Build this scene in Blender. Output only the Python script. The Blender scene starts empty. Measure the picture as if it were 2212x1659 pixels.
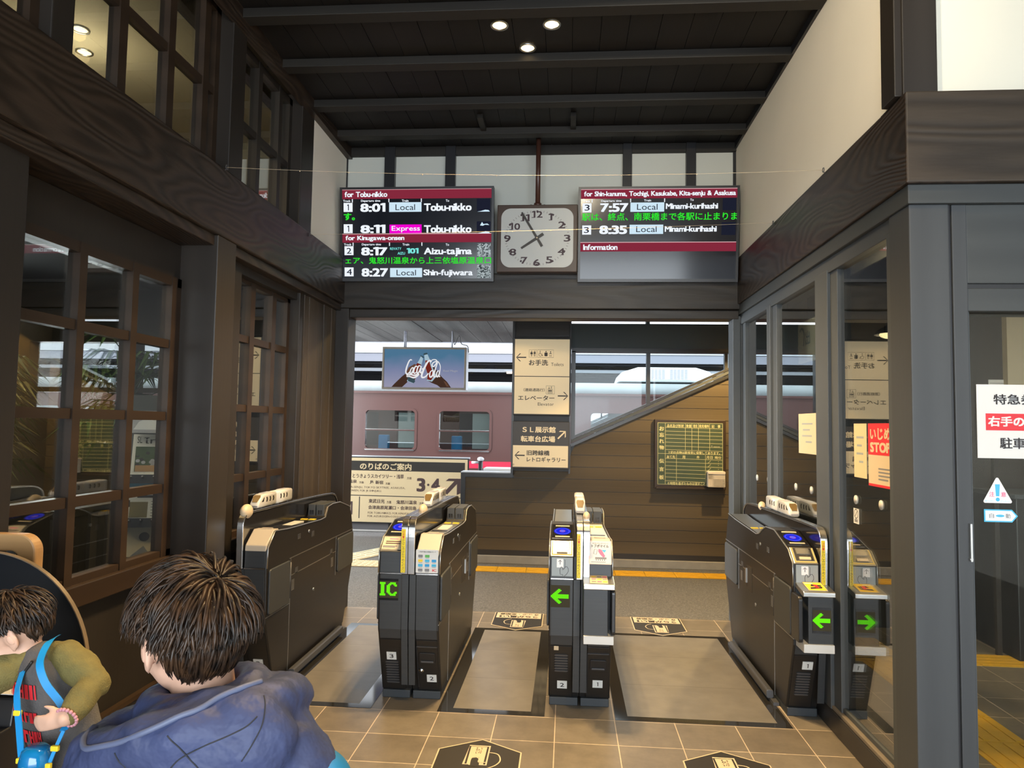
import bpy, bmesh, math, random
from mathutils import Vector, Matrix
random.seed(7)
S = bpy.context.scene
COL = S.collection
PI = math.pi

# ------------------------------------------------------------------ camera
F_PX, IW, IH = 1534.0, 2212.0, 1659.0
cam_data = bpy.data.cameras.new('camera')
cam = bpy.data.objects.new('camera', cam_data); COL.objects.link(cam)
S.camera = cam
cam_data.sensor_fit = 'HORIZONTAL'; cam_data.sensor_width = 36.0
cam_data.lens = 36.0 * F_PX / IW
cam_data.clip_start = 0.02; cam_data.clip_end = 300
_fwd = Vector((-0.078029, 0.995208, 0.058933))
_up = Vector((-0.011542, -0.060011, 0.998131))
_right = _fwd.cross(_up).normalized(); _up = _right.cross(_fwd).normalized(); _fwd.normalize()
_m = Matrix((_right, _up, -_fwd)).transposed().to_4x4()
_m.translation = Vector((0, 0, 1.475))
cam.matrix_world = _m

# ------------------------------------------------------------------ colour management
S.view_settings.view_transform = 'Standard'
S.view_settings.look = 'None'
S.view_settings.gamma = 1.0
S.view_settings.use_curve_mapping = False
S.view_settings.exposure = 0.0
S.cycles.use_denoising = True
S.cycles.max_bounces = 10
S.cycles.transparent_max_bounces = 16
S.cycles.sample_clamp_indirect = 6.0

# ------------------------------------------------------------------ world: pale overcast sky
W = bpy.data.worlds.new('overcast_sky'); S.world = W; W.use_nodes = True
_n = W.node_tree.nodes; _l = W.node_tree.links; _n.clear()
_o = _n.new('ShaderNodeOutputWorld'); _b = _n.new('ShaderNodeBackground')
_tc = _n.new('ShaderNodeTexCoord'); _sep = _n.new('ShaderNodeSeparateXYZ'); _r = _n.new('ShaderNodeValToRGB')
_r.color_ramp.elements[0].position = 0.0; _r.color_ramp.elements[0].color = (0.70, 0.78, 0.88, 1)
_r.color_ramp.elements[1].position = 0.5; _r.color_ramp.elements[1].color = (0.92, 0.96, 1.0, 1)
_l.new(_tc.outputs['Generated'], _sep.inputs[0]); _l.new(_sep.outputs['Z'], _r.inputs[0])
_l.new(_r.outputs[0], _b.inputs[0]); _b.inputs[1].default_value = 3.0
_l.new(_b.outputs[0], _o.inputs[0])

def lamp(name, kind, loc, energy, color=(1, 1, 1), target=None, **kw):
    d = bpy.data.lights.new(name, kind); d.energy = energy; d.color = color
    for k, v in kw.items(): setattr(d, k, v)
    o = bpy.data.objects.new(name, d); COL.objects.link(o); o.location = loc
    if target is not None:
        o.rotation_euler = (Vector(target) - Vector(loc)).to_track_quat('-Z', 'Y').to_euler()
    return o

# daylight coming in by the open street front of the hall, behind the camera
lamp('street_daylight', 'AREA', (0.2, -3.6, 1.75), 500, (0.88, 0.95, 1.0), target=(0.0, 3.0, 1.5), shape='RECTANGLE', size=6.5, size_y=3.2)
# daylight falling between the platform canopies, onto train and platform
lamp('platform_daylight', 'AREA', (-2.0, 11.9, 5.2), 330, (0.90, 0.96, 1.0), target=(-2.0, 11.4, 0), shape='RECTANGLE', size=16, size_y=2.2)

lamp('platform_end_daylight', 'AREA', (-6.9, 8.2, 1.7), 900, (0.90, 0.96, 1.0), target=(-1.2, 7.6, 0.4), shape='RECTANGLE', size=3.2, size_y=1.8)

# ------------------------------------------------------------------ materials
MATS = {}
def new_mat(name):
    m = bpy.data.materials.new(name); m.use_nodes = True
    nt = m.node_tree; b = nt.nodes.get('Principled BSDF')
    MATS[name] = m
    return m, nt, b
def plain(name, col, rough=0.5, metal=0.0, spec=0.5, emit=None, es=1.0, var=0.0, vscale=8.0, coat=0.0, bump=0.0, bscale=60.0):
    m, nt, b = new_mat(name)
    b.inputs['Base Color'].default_value = (*col, 1)
    b.inputs['Roughness'].default_value = rough
    b.inputs['Metallic'].default_value = metal
    b.inputs['Specular IOR Level'].default_value = spec
    if coat: b.inputs['Coat Weight'].default_value = coat
    if emit is not None:
        b.inputs['Emission Color'].default_value = (*emit, 1); b.inputs['Emission Strength'].default_value = es
    if var or bump:
        tc = nt.nodes.new('ShaderNodeTexCoord')
    if var:
        n = nt.nodes.new('ShaderNodeTexNoise'); n.inputs['Scale'].default_value = vscale; n.inputs['Detail'].default_value = 5
        nt.links.new(tc.outputs['Object'], n.inputs['Vector'])
        mx = nt.nodes.new('ShaderNodeMix'); mx.data_type = 'RGBA'
        mx.inputs['A'].default_value = (*[c * (1 - var) for c in col], 1)
        mx.inputs['B'].default_value = (*[min(1, c * (1 + var)) for c in col], 1)
        nt.links.new(n.outputs['Fac'], mx.inputs['Factor']); nt.links.new(mx.outputs['Result'], b.inputs['Base Color'])
    if bump:
        n2 = nt.nodes.new('ShaderNodeTexNoise'); n2.inputs['Scale'].default_value = bscale; n2.inputs['Detail'].default_value = 3
        nt.links.new(tc.outputs['Object'], n2.inputs['Vector'])
        bp = nt.nodes.new('ShaderNodeBump'); bp.inputs['Strength'].default_value = bump; bp.inputs['Distance'].default_value = 0.01
        nt.links.new(n2.outputs['Fac'], bp.inputs['Height']); nt.links.new(bp.outputs['Normal'], b.inputs['Normal'])
    return m
def wood(name, c_lo, c_hi, axis='X', scale=1.0, rough=0.45, bump=0.25, swirl=0.6, rings=14.0, spec=0.4, stretch=0.09):
    """stained timber: noise-warped growth rings stretched along one axis"""
    m, nt, b = new_mat(name); N = nt.nodes; L = nt.links
    tc = N.new('ShaderNodeTexCoord'); mp = N.new('ShaderNodeMapping')
    sc = {'X': (stretch, 1, 1), 'Y': (1, stretch, 1), 'Z': (1, 1, stretch)}[axis]
    mp.inputs['Scale'].default_value = [s * scale for s in sc]
    L.new(tc.outputs['Object'], mp.inputs['Vector'])
    n1 = N.new('ShaderNodeTexNoise'); n1.inputs['Scale'].default_value = 2.4; n1.inputs['Detail'].default_value = 2.0; n1.inputs['Roughness'].default_value = 0.45
    L.new(mp.outputs[0], n1.inputs['Vector'])
    mul = N.new('ShaderNodeMath'); mul.operation = 'MULTIPLY'; mul.inputs[1].default_value = rings * swirl * 4
    L.new(n1.outputs['Fac'], mul.inputs[0])
    sepx = N.new('ShaderNodeSeparateXYZ'); L.new(tc.outputs['Object'], sepx.inputs[0])
    add = N.new('ShaderNodeMath'); add.operation = 'ADD'
    other = {'X': 'Z', 'Y': 'Z', 'Z': 'X'}[axis]
    m2 = N.new('ShaderNodeMath'); m2.operation = 'MULTIPLY'; m2.inputs[1].default_value = rings * 6.0 * scale
    L.new(sepx.outputs[other], m2.inputs[0]); L.new(m2.outputs[0], add.inputs[0]); L.new(mul.outputs[0], add.inputs[1])
    sn = N.new('ShaderNodeMath'); sn.operation = 'SINE'; L.new(add.outputs[0], sn.inputs[0])
    mr = N.new('ShaderNodeMapRange'); mr.inputs['From Min'].default_value = -1; mr.inputs['From Max'].default_value = 1
    L.new(sn.outputs[0], mr.inputs['Value'])
    fine = N.new('ShaderNodeTexNoise'); fine.inputs['Scale'].default_value = 60; fine.inputs['Detail'].default_value = 4
    L.new(mp.outputs[0], fine.inputs['Vector'])
    mixf = N.new('ShaderNodeMath'); mixf.operation = 'MULTIPLY_ADD'; mixf.inputs[1].default_value = 0.55
    L.new(mr.outputs[0], mixf.inputs[0])
    m3 = N.new('ShaderNodeMath'); m3.operation = 'MULTIPLY'; m3.inputs[1].default_value = 0.45; L.new(fine.outputs['Fac'], m3.inputs[0]); L.new(m3.outputs[0], mixf.inputs[2])
    mx = N.new('ShaderNodeMix'); mx.data_type = 'RGBA'
    mx.inputs['A'].default_value = (*c_lo, 1); mx.inputs['B'].default_value = (*c_hi, 1)
    L.new(mixf.outputs[0], mx.inputs['Factor']); L.new(mx.outputs['Result'], b.inputs['Base Color'])
    b.inputs['Roughness'].default_value = rough; b.inputs['Specular IOR Level'].default_value = spec
    bp = N.new('ShaderNodeBump'); bp.inputs['Strength'].default_value = bump; bp.inputs['Distance'].default_value = 0.004
    L.new(mixf.outputs[0], bp.inputs['Height']); L.new(bp.outputs['Normal'], b.inputs['Normal'])
    return m
def glass_mat(name, tint=(0.93, 0.97, 0.96), boost=1.0):
    m, nt, b = new_mat(name); N = nt.nodes; L = nt.links; N.remove(b)
    out = [n for n in N if n.type == 'OUTPUT_MATERIAL'][0]
    tr = N.new('ShaderNodeBsdfTransparent'); tr.inputs[0].default_value = (*tint, 1)
    gl = N.new('ShaderNodeBsdfGlossy'); gl.inputs['Roughness'].default_value = 0.0
    fr = N.new('ShaderNodeFresnel'); ge = N.new('ShaderNodeNewGeometry'); io = N.new('ShaderNodeMath'); io.operation = 'MULTIPLY_ADD'; io.inputs[1].default_value = 1 / 1.5 - 1.5; io.inputs[2].default_value = 1.5   # same Fresnel on both faces of the sheet
    L.new(ge.outputs['Backfacing'], io.inputs[0]); L.new(io.outputs[0], fr.inputs['IOR'])
    mu = N.new('ShaderNodeMath'); mu.operation = 'MULTIPLY'; mu.inputs[1].default_value = boost; mu.use_clamp = True
    L.new(fr.outputs[0], mu.inputs[0])
    mx = N.new('ShaderNodeMixShader'); L.new(mu.outputs[0], mx.inputs[0]); L.new(tr.outputs[0], mx.inputs[1]); L.new(gl.outputs[0], mx.inputs[2])
    L.new(mx.outputs[0], out.inputs[0])
    return m
def emitter(name, col, strength=1.0):
    m, nt, b = new_mat(name); N = nt.nodes; N.remove(b)
    out = [n for n in N if n.type == 'OUTPUT_MATERIAL'][0]
    e = N.new('ShaderNodeEmission'); e.inputs[0].default_value = (*col, 1); e.inputs[1].default_value = strength
    nt.links.new(e.outputs[0], out.inputs[0])
    return m
def s2l(*c):
    return tuple(((x / 255) / 12.92 if x / 255 <= 0.04045 else ((x / 255 + 0.055) / 1.055) ** 2.4) for x in c)

# ------------------------------------------------------------------ mesh builder
class MB:
    def __init__(s): s.v = []; s.f = []; s.mi = []; s.mats = []; s.sm = []; s.runs = []
    def _m(s, mat):
        if mat is None: return 0
        if isinstance(mat, str): mat = MATS[mat]
        if mat not in s.mats: s.mats.append(mat)
        return s.mats.index(mat)
    def add(s, verts, faces, mat=None, smooth=False):
        k = len(s.v); i = s._m(mat)
        s.v.extend([tuple(v) for v in verts])
        for f in faces:
            s.f.append([a + k for a in f]); s.mi.append(i); s.sm.append(smooth)
        return s
    def box(s, x0, x1, y0, y1, z0, z1, mat=None):
        if x0 > x1: x0, x1 = x1, x0
        if y0 > y1: y0, y1 = y1, y0
        if z0 > z1: z0, z1 = z1, z0
        v = [(x0, y0, z0), (x1, y0, z0), (x1, y1, z0), (x0, y1, z0), (x0, y0, z1), (x1, y0, z1), (x1, y1, z1), (x0, y1, z1)]
        return s.add(v, [(0, 3, 2, 1), (4, 5, 6, 7), (0, 1, 5, 4), (1, 2, 6, 5), (2, 3, 7, 6), (3, 0, 4, 7)], mat)
    def prism(s, pts, axis, a, b, mat=None, smooth=False):
        """pts polygon in the two other axes (x: (y,z); y: (x,z); z: (x,y)), extruded a..b along axis"""
        def mk(p, t):
            return {'x': (t, p[0], p[1]), 'y': (p[0], t, p[1]), 'z': (p[0], p[1], t)}[axis]
        n = len(pts)
        area = sum(pts[i][0] * pts[(i + 1) % n][1] - pts[(i + 1) % n][0] * pts[i][1] for i in range(n))
        if area < 0: pts = list(reversed(pts))
        if a > b: a, b = b, a
        if axis == 'y': a, b = b, a
        v = [mk(p, a) for p in pts] + [mk(p, b) for p in pts]
        f = [tuple(reversed(range(n))), tuple(range(n, 2 * n))] + [(i, (i + 1) % n, n + (i + 1) % n, n + i) for i in range(n)]
        return s.add(v, f, mat, smooth)
    def poly(s, pts, mat=None):
        return s.add(pts, [tuple(range(len(pts)))], mat)
    def tube(s, path, r, n=10, mat=None, cap=True, closed=False, flat=None, up=(0, 0, 1)):
        path = [Vector(p) for p in path]; m = len(path)
        rs = r if isinstance(r, (list, tuple)) else [r] * m
        V = []; F = []; prev = None
        for i, p in enumerate(path):
            t = (path[(i + 1) % m] - path[i - 1]) if closed else (path[min(i + 1, m - 1)] - path[max(i - 1, 0)])
            if t.length < 1e-9: t = Vector((0, 0, 1))
            t.normalize()
            if prev is None:
                a = Vector(up); a = a - t * a.dot(t)
                if a.length < 1e-4: a = Vector((1, 0, 0)); a = a - t * a.dot(t)
            else:
                a = prev - t * prev.dot(t)
            a.normalize(); prev = a; bb = t.cross(a)
            for k in range(n):
                an = 2 * PI * k / n
                V.append(p + (a * math.cos(an) * (flat if flat else 1) + bb * math.sin(an)) * rs[i])
        for i in range(m if closed else m - 1):
            for k in range(n):
                j = (i + 1) % m
                F.append((i * n + k, i * n + (k + 1) % n, j * n + (k + 1) % n, j * n + k))
        if cap and not closed:
            F.append(tuple(reversed(range(n)))); F.append(tuple(range((m - 1) * n, m * n)))
        return s.add(V, F, mat, True)
    def cyl(s, p0, p1, r, r1=None, n=24, mat=None):
        return s.tube([p0, p1], [r, r if r1 is None else r1], n, mat)
    def ell(s, c, r, nu=24, nv=14, mat=None, M=None):
        V = []; F = []
        for j in range(nv + 1):
            th = PI * j / nv
            for i in range(nu):
                ph = 2 * PI * i / nu
                p = Vector((math.sin(th) * math.cos(ph) * r[0], math.sin(th) * math.sin(ph) * r[1], math.cos(th) * r[2]))
                if M is not None: p = M @ p
                V.append(p + Vector(c))
        for j in range(nv):
            for i in range(nu):
                F.append((j * nu + i, (j + 1) * nu + i, (j + 1) * nu + (i + 1) % nu, j * nu + (i + 1) % nu))
        return s.add(V, F, mat, True)
    def loft(s, secs, mat=None, cap=True, smooth=True):
        """secs: list of equal-length rings of points"""
        n = len(secs[0]); V = [p for r in secs for p in r]; F = []
        for i in range(len(secs) - 1):
            for k in range(n):
                F.append((i * n + k, i * n + (k + 1) % n, (i + 1) * n + (k + 1) % n, (i + 1) * n + k))
        if cap:
            F.append(tuple(reversed(range(n)))); F.append(tuple(range((len(secs) - 1) * n, len(secs) * n)))
        return s.add(V, F, mat, smooth)
    def rrect(s, x0, x1, z0, z1, r, axis, a, b, mat=None, seg=6):
        return s.prism(rr_pts(x0, x1, z0, z1, r, seg), axis, a, b, mat)
    def xform(s, M):
        s.v = [tuple(M @ Vector(v)) for v in s.v]; return s
    def build(s, name, mat=None, parent=None, bevel=0.0, seg=2, smooth=None, loc=None):
        if name in ('lettering', 'numeral') and len(s.runs) > 1:      # every line of writing is a part of its own, arrows and icons another
            left = set(range(len(s.f))); o = None
            for a, b in s.runs: left -= set(range(a, b))
            for nm, fs in [(name, range(a, b)) for a, b in s.runs] + [('symbol', sorted(left))]:
                if not len(fs): continue
                q = MB(); idx = {}
                for i in fs:
                    fc = []
                    for j in s.f[i]:
                        if j not in idx: idx[j] = len(q.v); q.v.append(s.v[j])
                        fc.append(idx[j])
                    q.f.append(fc); q.mi.append(s.mi[i]); q.sm.append(s.sm[i])
                q.mats = list(s.mats); o = q.build(nm, None, parent)
            return o
        me = bpy.data.meshes.new(name)
        me.from_pydata(s.v, [], s.f)
        if mat is not None and not s.mats: s.mats = [MATS[mat] if isinstance(mat, str) else mat]
        for m in s.mats: me.materials.append(m)
        me.polygons.foreach_set('material_index', s.mi)
        me.polygons.foreach_set('use_smooth', [bool(x) if smooth is None else smooth for x in s.sm])
        bm = bmesh.new(); bm.from_mesh(me); bmesh.ops.recalc_face_normals(bm, faces=bm.faces); bm.to_mesh(me); bm.free()
        me.update()
        o = bpy.data.objects.new(name, me); COL.objects.link(o)
        if parent is not None: o.parent = parent
        if loc is not None: o.location = loc
        if bevel:
            md = o.modifiers.new('edges', 'BEVEL'); md.width = bevel; md.segments = seg; md.limit_method = 'ANGLE'; md.angle_limit = math.radians(40)
        return o
def rr_pts(x0, x1, z0, z1, r, seg=6):
    P = []
    for cx, cz, a0 in ((x1 - r, z1 - r, 0), (x0 + r, z1 - r, 90), (x0 + r, z0 + r, 180), (x1 - r, z0 + r, 270)):
        for k in range(seg + 1):
            a = math.radians(a0 + 90 * k / seg); P.append((cx + r * math.cos(a), cz + r * math.sin(a)))
    return P
def spline(pts, n=8, closed=False):
    pts = [Vector(p) for p in pts]; m = len(pts); out = []
    for i in range(m if closed else m - 1):
        p0 = pts[i - 1] if (closed or i > 0) else pts[i]; p1 = pts[i]; p2 = pts[(i + 1) % m]
        p3 = pts[(i + 2) % m] if (closed or i + 2 < m) else p2
        for k in range(n):
            t = k / n
            out.append(0.5 * ((2 * p1) + (p2 - p0) * t + (2 * p0 - 5 * p1 + 4 * p2 - p3) * t * t + (3 * p1 - p0 - 3 * p2 + p3) * t ** 3))
    if not closed: out.append(pts[-1])
    return out

# ------------------------------------------------------------------ scene records
def tag(o, label, cat, group=None, kind=None):
    o['label'] = label; o['category'] = cat
    if group: o['group'] = group
    if kind: o['kind'] = kind
    return o
def thing(name, label, cat, loc=(0, 0, 0), rot=(0, 0, 0), group=None):
    o = bpy.data.objects.new(name, None); COL.objects.link(o); o.empty_display_size = 0.1
    o.location = loc; o.rotation_euler = rot
    return tag(o, label, cat, group)
def struct(name, mb, mat=None, bevel=0.0, label=None):
    o = mb.build(name, mat, None, bevel); o['kind'] = 'structure'
    if label: o['label'] = label
    return o
def copy_tree(o, parent=None):
    c = o.copy(); COL.objects.link(c)
    if parent is not None: c.parent = parent; c.matrix_parent_inverse = o.matrix_parent_inverse.copy()
    for ch in list(o.children): copy_tree(ch, c)
    return c
FRONT = (PI / 2, 0, 0)               # local x,y,z -> world X, Z, -Y : a board that faces the camera side
FACE_LEFT = (PI / 2, 0, -PI / 2)     # faces -X
FACE_RIGHT = (PI / 2, 0, PI / 2)     # faces +X

# ------------------------------------------------------------------ lettering
_G = {}
def glyph(ch, bold):
    key = (ch, bold)
    if key not in _G:
        c = bpy.data.curves.new('glyph', 'FONT'); c.body = ch; c.resolution_u = 3; c.offset = bold; c.size = 1.0
        o = bpy.data.objects.new('glyph', c); me = o.to_mesh()
        V = [(v.co.x, v.co.y) for v in me.vertices]; Fc = [tuple(p.vertices) for p in me.polygons]
        o.to_mesh_clear(); bpy.data.objects.remove(o); bpy.data.curves.remove(c)
        _G[key] = (V, Fc)
    return _G[key]
ONE = ([(0.13, 0.0), (0.235, 0.0), (0.235, 0.72), (0.15, 0.72), (0.0, 0.655), (0.0, 0.565), (0.13, 0.615)], [(0, 1, 2, 3, 4, 5, 6)])
def lay(s, bold=0.0, gap=0.10, wide=False):
    """lay a line of writing out at 1 em; returns verts, faces"""
    V = []; Fc = []; x = 0.0
    for ch in s:
        if ch == ' ': x += 0.32; continue
        if ch == '\u3000': x += 1.0; continue
        latin = 33 <= ord(ch) <= 126 or 0x0E00 <= ord(ch) < 0x0E80
        g = chr(ord(ch) + 0xFEE0) if latin and wide and ord(ch) < 127 else ch
        gv, gf = ONE if ch == '1' else glyph(g, 0.0)
        if not gv: x += 0.5; continue
        if latin:
            a = min(v[0] for v in gv); b = max(v[0] for v in gv); dx = x - a; adv = (b - a) + gap
        else:
            dx = x; adv = 1.0
        for q, (ox, oy) in enumerate(((-1, -.8), (1, -.8), (1, .8), (-1, .8)) if bold else ((0, 0),)):
            k = len(V); V += [(v[0] + dx + ox * bold, v[1] + oy * bold, q * 0.00012) for v in gv]; Fc += [tuple(i + k for i in f) for f in gf]
        x += adv
    return V, Fc
def write(mb, s, x0, x1, y0, y1, z=0.0, mat=None, bold=0.0, gap=0.10, flip=False, keep=False, align='c'):
    """fit writing into the box x0..x1, y0..y1 of the local xy plane, at height z"""
    V, Fc = lay(s, bold, gap)
    if not V: return
    a = min(v[0] for v in V); b = max(v[0] for v in V); c = min(v[1] for v in V); d = max(v[1] for v in V)
    sx = (x1 - x0) / max(b - a, 1e-6); sy = (y1 - y0) / max(d - c, 1e-6)
    ox = x0
    if keep:
        k = min(sx, sy); w = (b - a) * k
        ox = x0 if align == 'l' else (x0 + (x1 - x0 - w) / 2 if align == 'c' else x1 - w)
        y0 = y0 + (y1 - y0 - (d - c) * k) / 2; sx = sy = k
    n0 = len(mb.f)
    mb.add([((v[0] - a) * sx + ox, (v[1] - c) * sy + y0, z + v[2]) for v in V], Fc, mat)
    mb.runs.append((n0, len(mb.f)))
def flat(mb, pts, z, mat=None):
    mb.add([(p[0], p[1], z) for p in pts], [tuple(range(len(pts)))], mat)
def rectf(mb, x0, x1, y0, y1, z, mat=None):
    flat(mb, [(x0, y0), (x1, y0), (x1, y1), (x0, y1)], z, mat)
def strokef(mb, pts, w, z, mat=None, closed=False):
    """flat ribbon along a 2D polyline; w a width or a list"""
    P = [Vector((p[0], p[1])) for p in pts]; n = len(P); Lr = []
    for i in range(n):
        t = (P[(i + 1) % n] - P[i - 1]) if closed else (P[min(i + 1, n - 1)] - P[max(i - 1, 0)])
        if t.length < 1e-9: t = Vector((1, 0))
        t.normalize(); q = Vector((-t.y, t.x)); ww = (w[i] if isinstance(w, (list, tuple)) else w) / 2
        Lr.append((P[i] + q * ww, P[i] - q * ww))
    V = []
    for a, b in Lr: V += [(a.x, a.y, z), (b.x, b.y, z)]
    Fc = [(2 * i, 2 * i + 1, 2 * i + 3, 2 * i + 2) for i in range(n - 1)]
    if closed: Fc.append((2 * n - 2, 2 * n - 1, 1, 0))
    mb.add(V, Fc, mat)
def discf(mb, cx, cy, rx, ry, z, mat=None, n=28):
    flat(mb, [(cx + rx * math.cos(2 * PI * k / n), cy + ry * math.sin(2 * PI * k / n)) for k in range(n)], z, mat)
# ================================================================== palette
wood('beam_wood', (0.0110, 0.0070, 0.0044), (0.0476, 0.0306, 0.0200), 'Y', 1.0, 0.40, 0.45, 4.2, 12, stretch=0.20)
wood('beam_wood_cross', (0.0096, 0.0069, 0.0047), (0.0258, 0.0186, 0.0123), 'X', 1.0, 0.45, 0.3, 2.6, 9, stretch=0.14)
wood('beam_wood_daylit', (0.0216, 0.0155, 0.0105), (0.0580, 0.0419, 0.0277), 'X', 1.0, 0.45, 0.3, 2.6, 9, stretch=0.14)  # cross beam timber lightened, its frontal daylight put into the colour
wood('ceiling_wood', (0.0035, 0.0025, 0.0019), (0.0099, 0.0069, 0.0049), 'Y', 1.0, 0.6, 0.2, 0.3, 10)
wood('joist_wood', (0.0081, 0.0065, 0.0048), (0.0186, 0.0152, 0.0112), 'X', 1.0, 0.6, 0.2, 0.3, 10)
wood('post_wood', (0.0180, 0.0139, 0.0109), (0.0300, 0.0240, 0.0191), 'Z', 1.0, 0.45, 0.15, 0.15, 6)
wood('grey_post_wood', (0.04, 0.044, 0.048), (0.054, 0.059, 0.063), 'Z', 1.0, 0.5, 0.12, 0.12, 8)
wood('grey_header_wood', (0.038, 0.042, 0.043), (0.054, 0.059, 0.059), 'X', 1.0, 0.5, 0.12, 0.12, 8)
wood('muntin_wood', (0.0240, 0.0139, 0.0079), (0.0390, 0.0232, 0.0135), 'Y', 1.0, 0.45, 0.1, 0.15, 6)
wood('apron_wood', (0.014, 0.0115, 0.0095), (0.024, 0.02, 0.0165), 'Z', 1.0, 0.5, 0.15, 0.3, 6)
wood('plank_wood', (0.028, 0.021, 0.015), (0.08, 0.06, 0.042), 'Z', 1.0, 0.55, 0.4, 0.6, 9)
wood('canopy_wood', (0.055, 0.058, 0.06), (0.2, 0.205, 0.205), 'Y', 1.0, 0.7, 0.3, 0.4, 9)
wood('siding', (0.062, 0.044, 0.022), (0.115, 0.084, 0.045), 'X', 1.0, 0.6, 0.5, 0.05, 2.2, stretch=0.02)
wood('desk_wood', (0.30, 0.17, 0.07), (0.50, 0.30, 0.13), 'X', 1.0, 0.4, 0.1, 0.3, 8)
wood('bench_wood', (0.10, 0.07, 0.04), (0.18, 0.13, 0.08), 'Z', 1.0, 0.5, 0.1, 0.3, 8)
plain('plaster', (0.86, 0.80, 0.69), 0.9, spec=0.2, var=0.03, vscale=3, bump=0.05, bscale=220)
plain('plaster_dimmed', (0.74, 0.70, 0.58), 0.9, spec=0.2, var=0.03, vscale=3)  # same plaster darkened, strong daylight on this wall offset in the colour
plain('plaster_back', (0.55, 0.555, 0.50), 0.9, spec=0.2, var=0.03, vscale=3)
plain('black_gap', (0.012, 0.012, 0.013), 0.6)
plain('frame_paint', (0.055, 0.062, 0.067), 0.5, var=0.12, vscale=5)
plain('frame_black', (0.020, 0.020, 0.022), 0.35)
plain('curb_paint', (0.028, 0.026, 0.025), 0.35, var=0.3, vscale=9)
plain('sill_stone', (0.16, 0.135, 0.105), 0.55, var=0.2, vscale=14)
plain('strip_granite', (0.022, 0.021, 0.020), 0.07, var=0.3, vscale=60)
plain('kerb_concrete', (0.30, 0.285, 0.26), 0.85, var=0.25, vscale=9)
plain('kerb_grey', (0.16, 0.165, 0.165), 0.8, var=0.25, vscale=9)
plain('steel', (0.62, 0.62, 0.61), 0.22, 1.0)
plain('steel_brushed', (0.55, 0.55, 0.53), 0.34, 1.0)
plain('steel_dark', (0.10, 0.10, 0.105), 0.42, 0.5)
plain('white_band', (0.62, 0.62, 0.60), 0.4)
plain('plastic_black', (0.016, 0.016, 0.017), 0.32)
plain('panel_black', (0.012, 0.012, 0.014), 0.15)
plain('matt_black', (0.007, 0.008, 0.010), 0.45, spec=0.12)
plain('cap_cream', (0.42, 0.37, 0.30), 0.4)
plain('rubber', (0.03, 0.036, 0.042), 0.6)
plain('white_paint', (0.58, 0.57, 0.54), 0.4)
plain('toy_white', (0.62, 0.60, 0.56), 0.3, coat=0.3)
plain('toy_window', (0.02, 0.015, 0.012), 0.2)
plain('toy_screen', (0.15, 0.10, 0.04), 0.12)
plain('toy_detail', (0.30, 0.29, 0.28), 0.4)
plain('dome_cream', (0.60, 0.48, 0.32), 0.35)
plain('paper', (0.66, 0.655, 0.63), 0.7)
plain('paper_cream', (0.58, 0.48, 0.33), 0.6)
plain('paper_pink', (0.80, 0.58, 0.52), 0.6)
plain('ink', (0.018, 0.014, 0.016), 0.6)
plain('ink_grey', (0.20, 0.20, 0.21), 0.6)
plain('ink_brown', (0.06, 0.03, 0.03), 0.6)
plain('ink_red', (0.62, 0.02, 0.03), 0.5)
plain('ink_pink', (0.75, 0.16, 0.28), 0.5)
plain('ink_blue', (0.02, 0.30, 0.62), 0.5)
plain('ink_skyblue', (0.06, 0.42, 0.66), 0.5)
plain('ink_green', (0.10, 0.40, 0.08), 0.5)
plain('ink_yellow', (0.80, 0.55, 0.03), 0.5)
plain('ink_white', (0.85, 0.85, 0.84), 0.5)
plain('yellow_label', (0.86, 0.66, 0.02), 0.45)
plain('plate_white', (0.62, 0.63, 0.61), 0.45)
plain('pict_grey', (0.30, 0.34, 0.35), 0.45)
plain('tactile_yellow', (0.62, 0.34, 0.015), 0.5, var=0.15, vscale=20)
plain('tactile_cream', (0.72, 0.60, 0.38), 0.6, var=0.1, vscale=20)
plain('tactile_groove', (0.25, 0.15, 0.02), 0.6)
plain('clock_brown', (0.055, 0.032, 0.022), 0.4)
plain('clock_dial', (0.50, 0.50, 0.47), 0.35)
plain('clock_ink', (0.035, 0.012, 0.018), 0.5)
plain('hand_dark', (0.035, 0.030, 0.026), 0.4)
plain('pole_brown', (0.060, 0.024, 0.016), 0.35)
plain('sign_cream', (0.70, 0.57, 0.36), 0.5, emit=(0.80, 0.63, 0.37), es=0.20)
plain('sign_cream_flat', (0.66, 0.52, 0.31), 0.5)
plain('sign_brown', (0.045, 0.040, 0.037), 0.5)
plain('sign_brown_dark', (0.022, 0.018, 0.014), 0.5)
plain('chalk_green', (0.045, 0.070, 0.040), 0.55, var=0.25, vscale=4)
plain('chalk_line', (0.62, 0.58, 0.30), 0.7)
plain('chalk_white', (0.70, 0.68, 0.55), 0.8)
plain('basket_white', (0.74, 0.66, 0.56), 0.45)
plain('train_maroon', (0.098, 0.045, 0.040), 0.32, coat=0.2, var=0.06, vscale=1.5)
plain('train_red', (0.70, 0.03, 0.07), 0.35)
plain('train_roof', (0.30, 0.335, 0.345), 0.6, var=0.2, vscale=3)
plain('train_inside', (0.10, 0.12, 0.13), 0.7)
plain('train_cream', (0.60, 0.57, 0.50), 0.6)
plain('unit_white', (0.72, 0.75, 0.76), 0.45)
plain('chrome_trim', (0.75, 0.75, 0.76), 0.2, 1.0)
plain('far_white', (0.66, 0.69, 0.74), 0.6)
plain('far_grey', (0.36, 0.37, 0.43), 0.7)
plain('far_dark', (0.060, 0.056, 0.058), 0.7)
plain('ballast', (0.34, 0.32, 0.30), 0.9, var=0.6, vscale=60, bump=0.6, bscale=40)
plain('teal_wall', (0.030, 0.043, 0.046), 0.6)
plain('room_dark', (0.036, 0.028, 0.020), 0.7)
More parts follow.
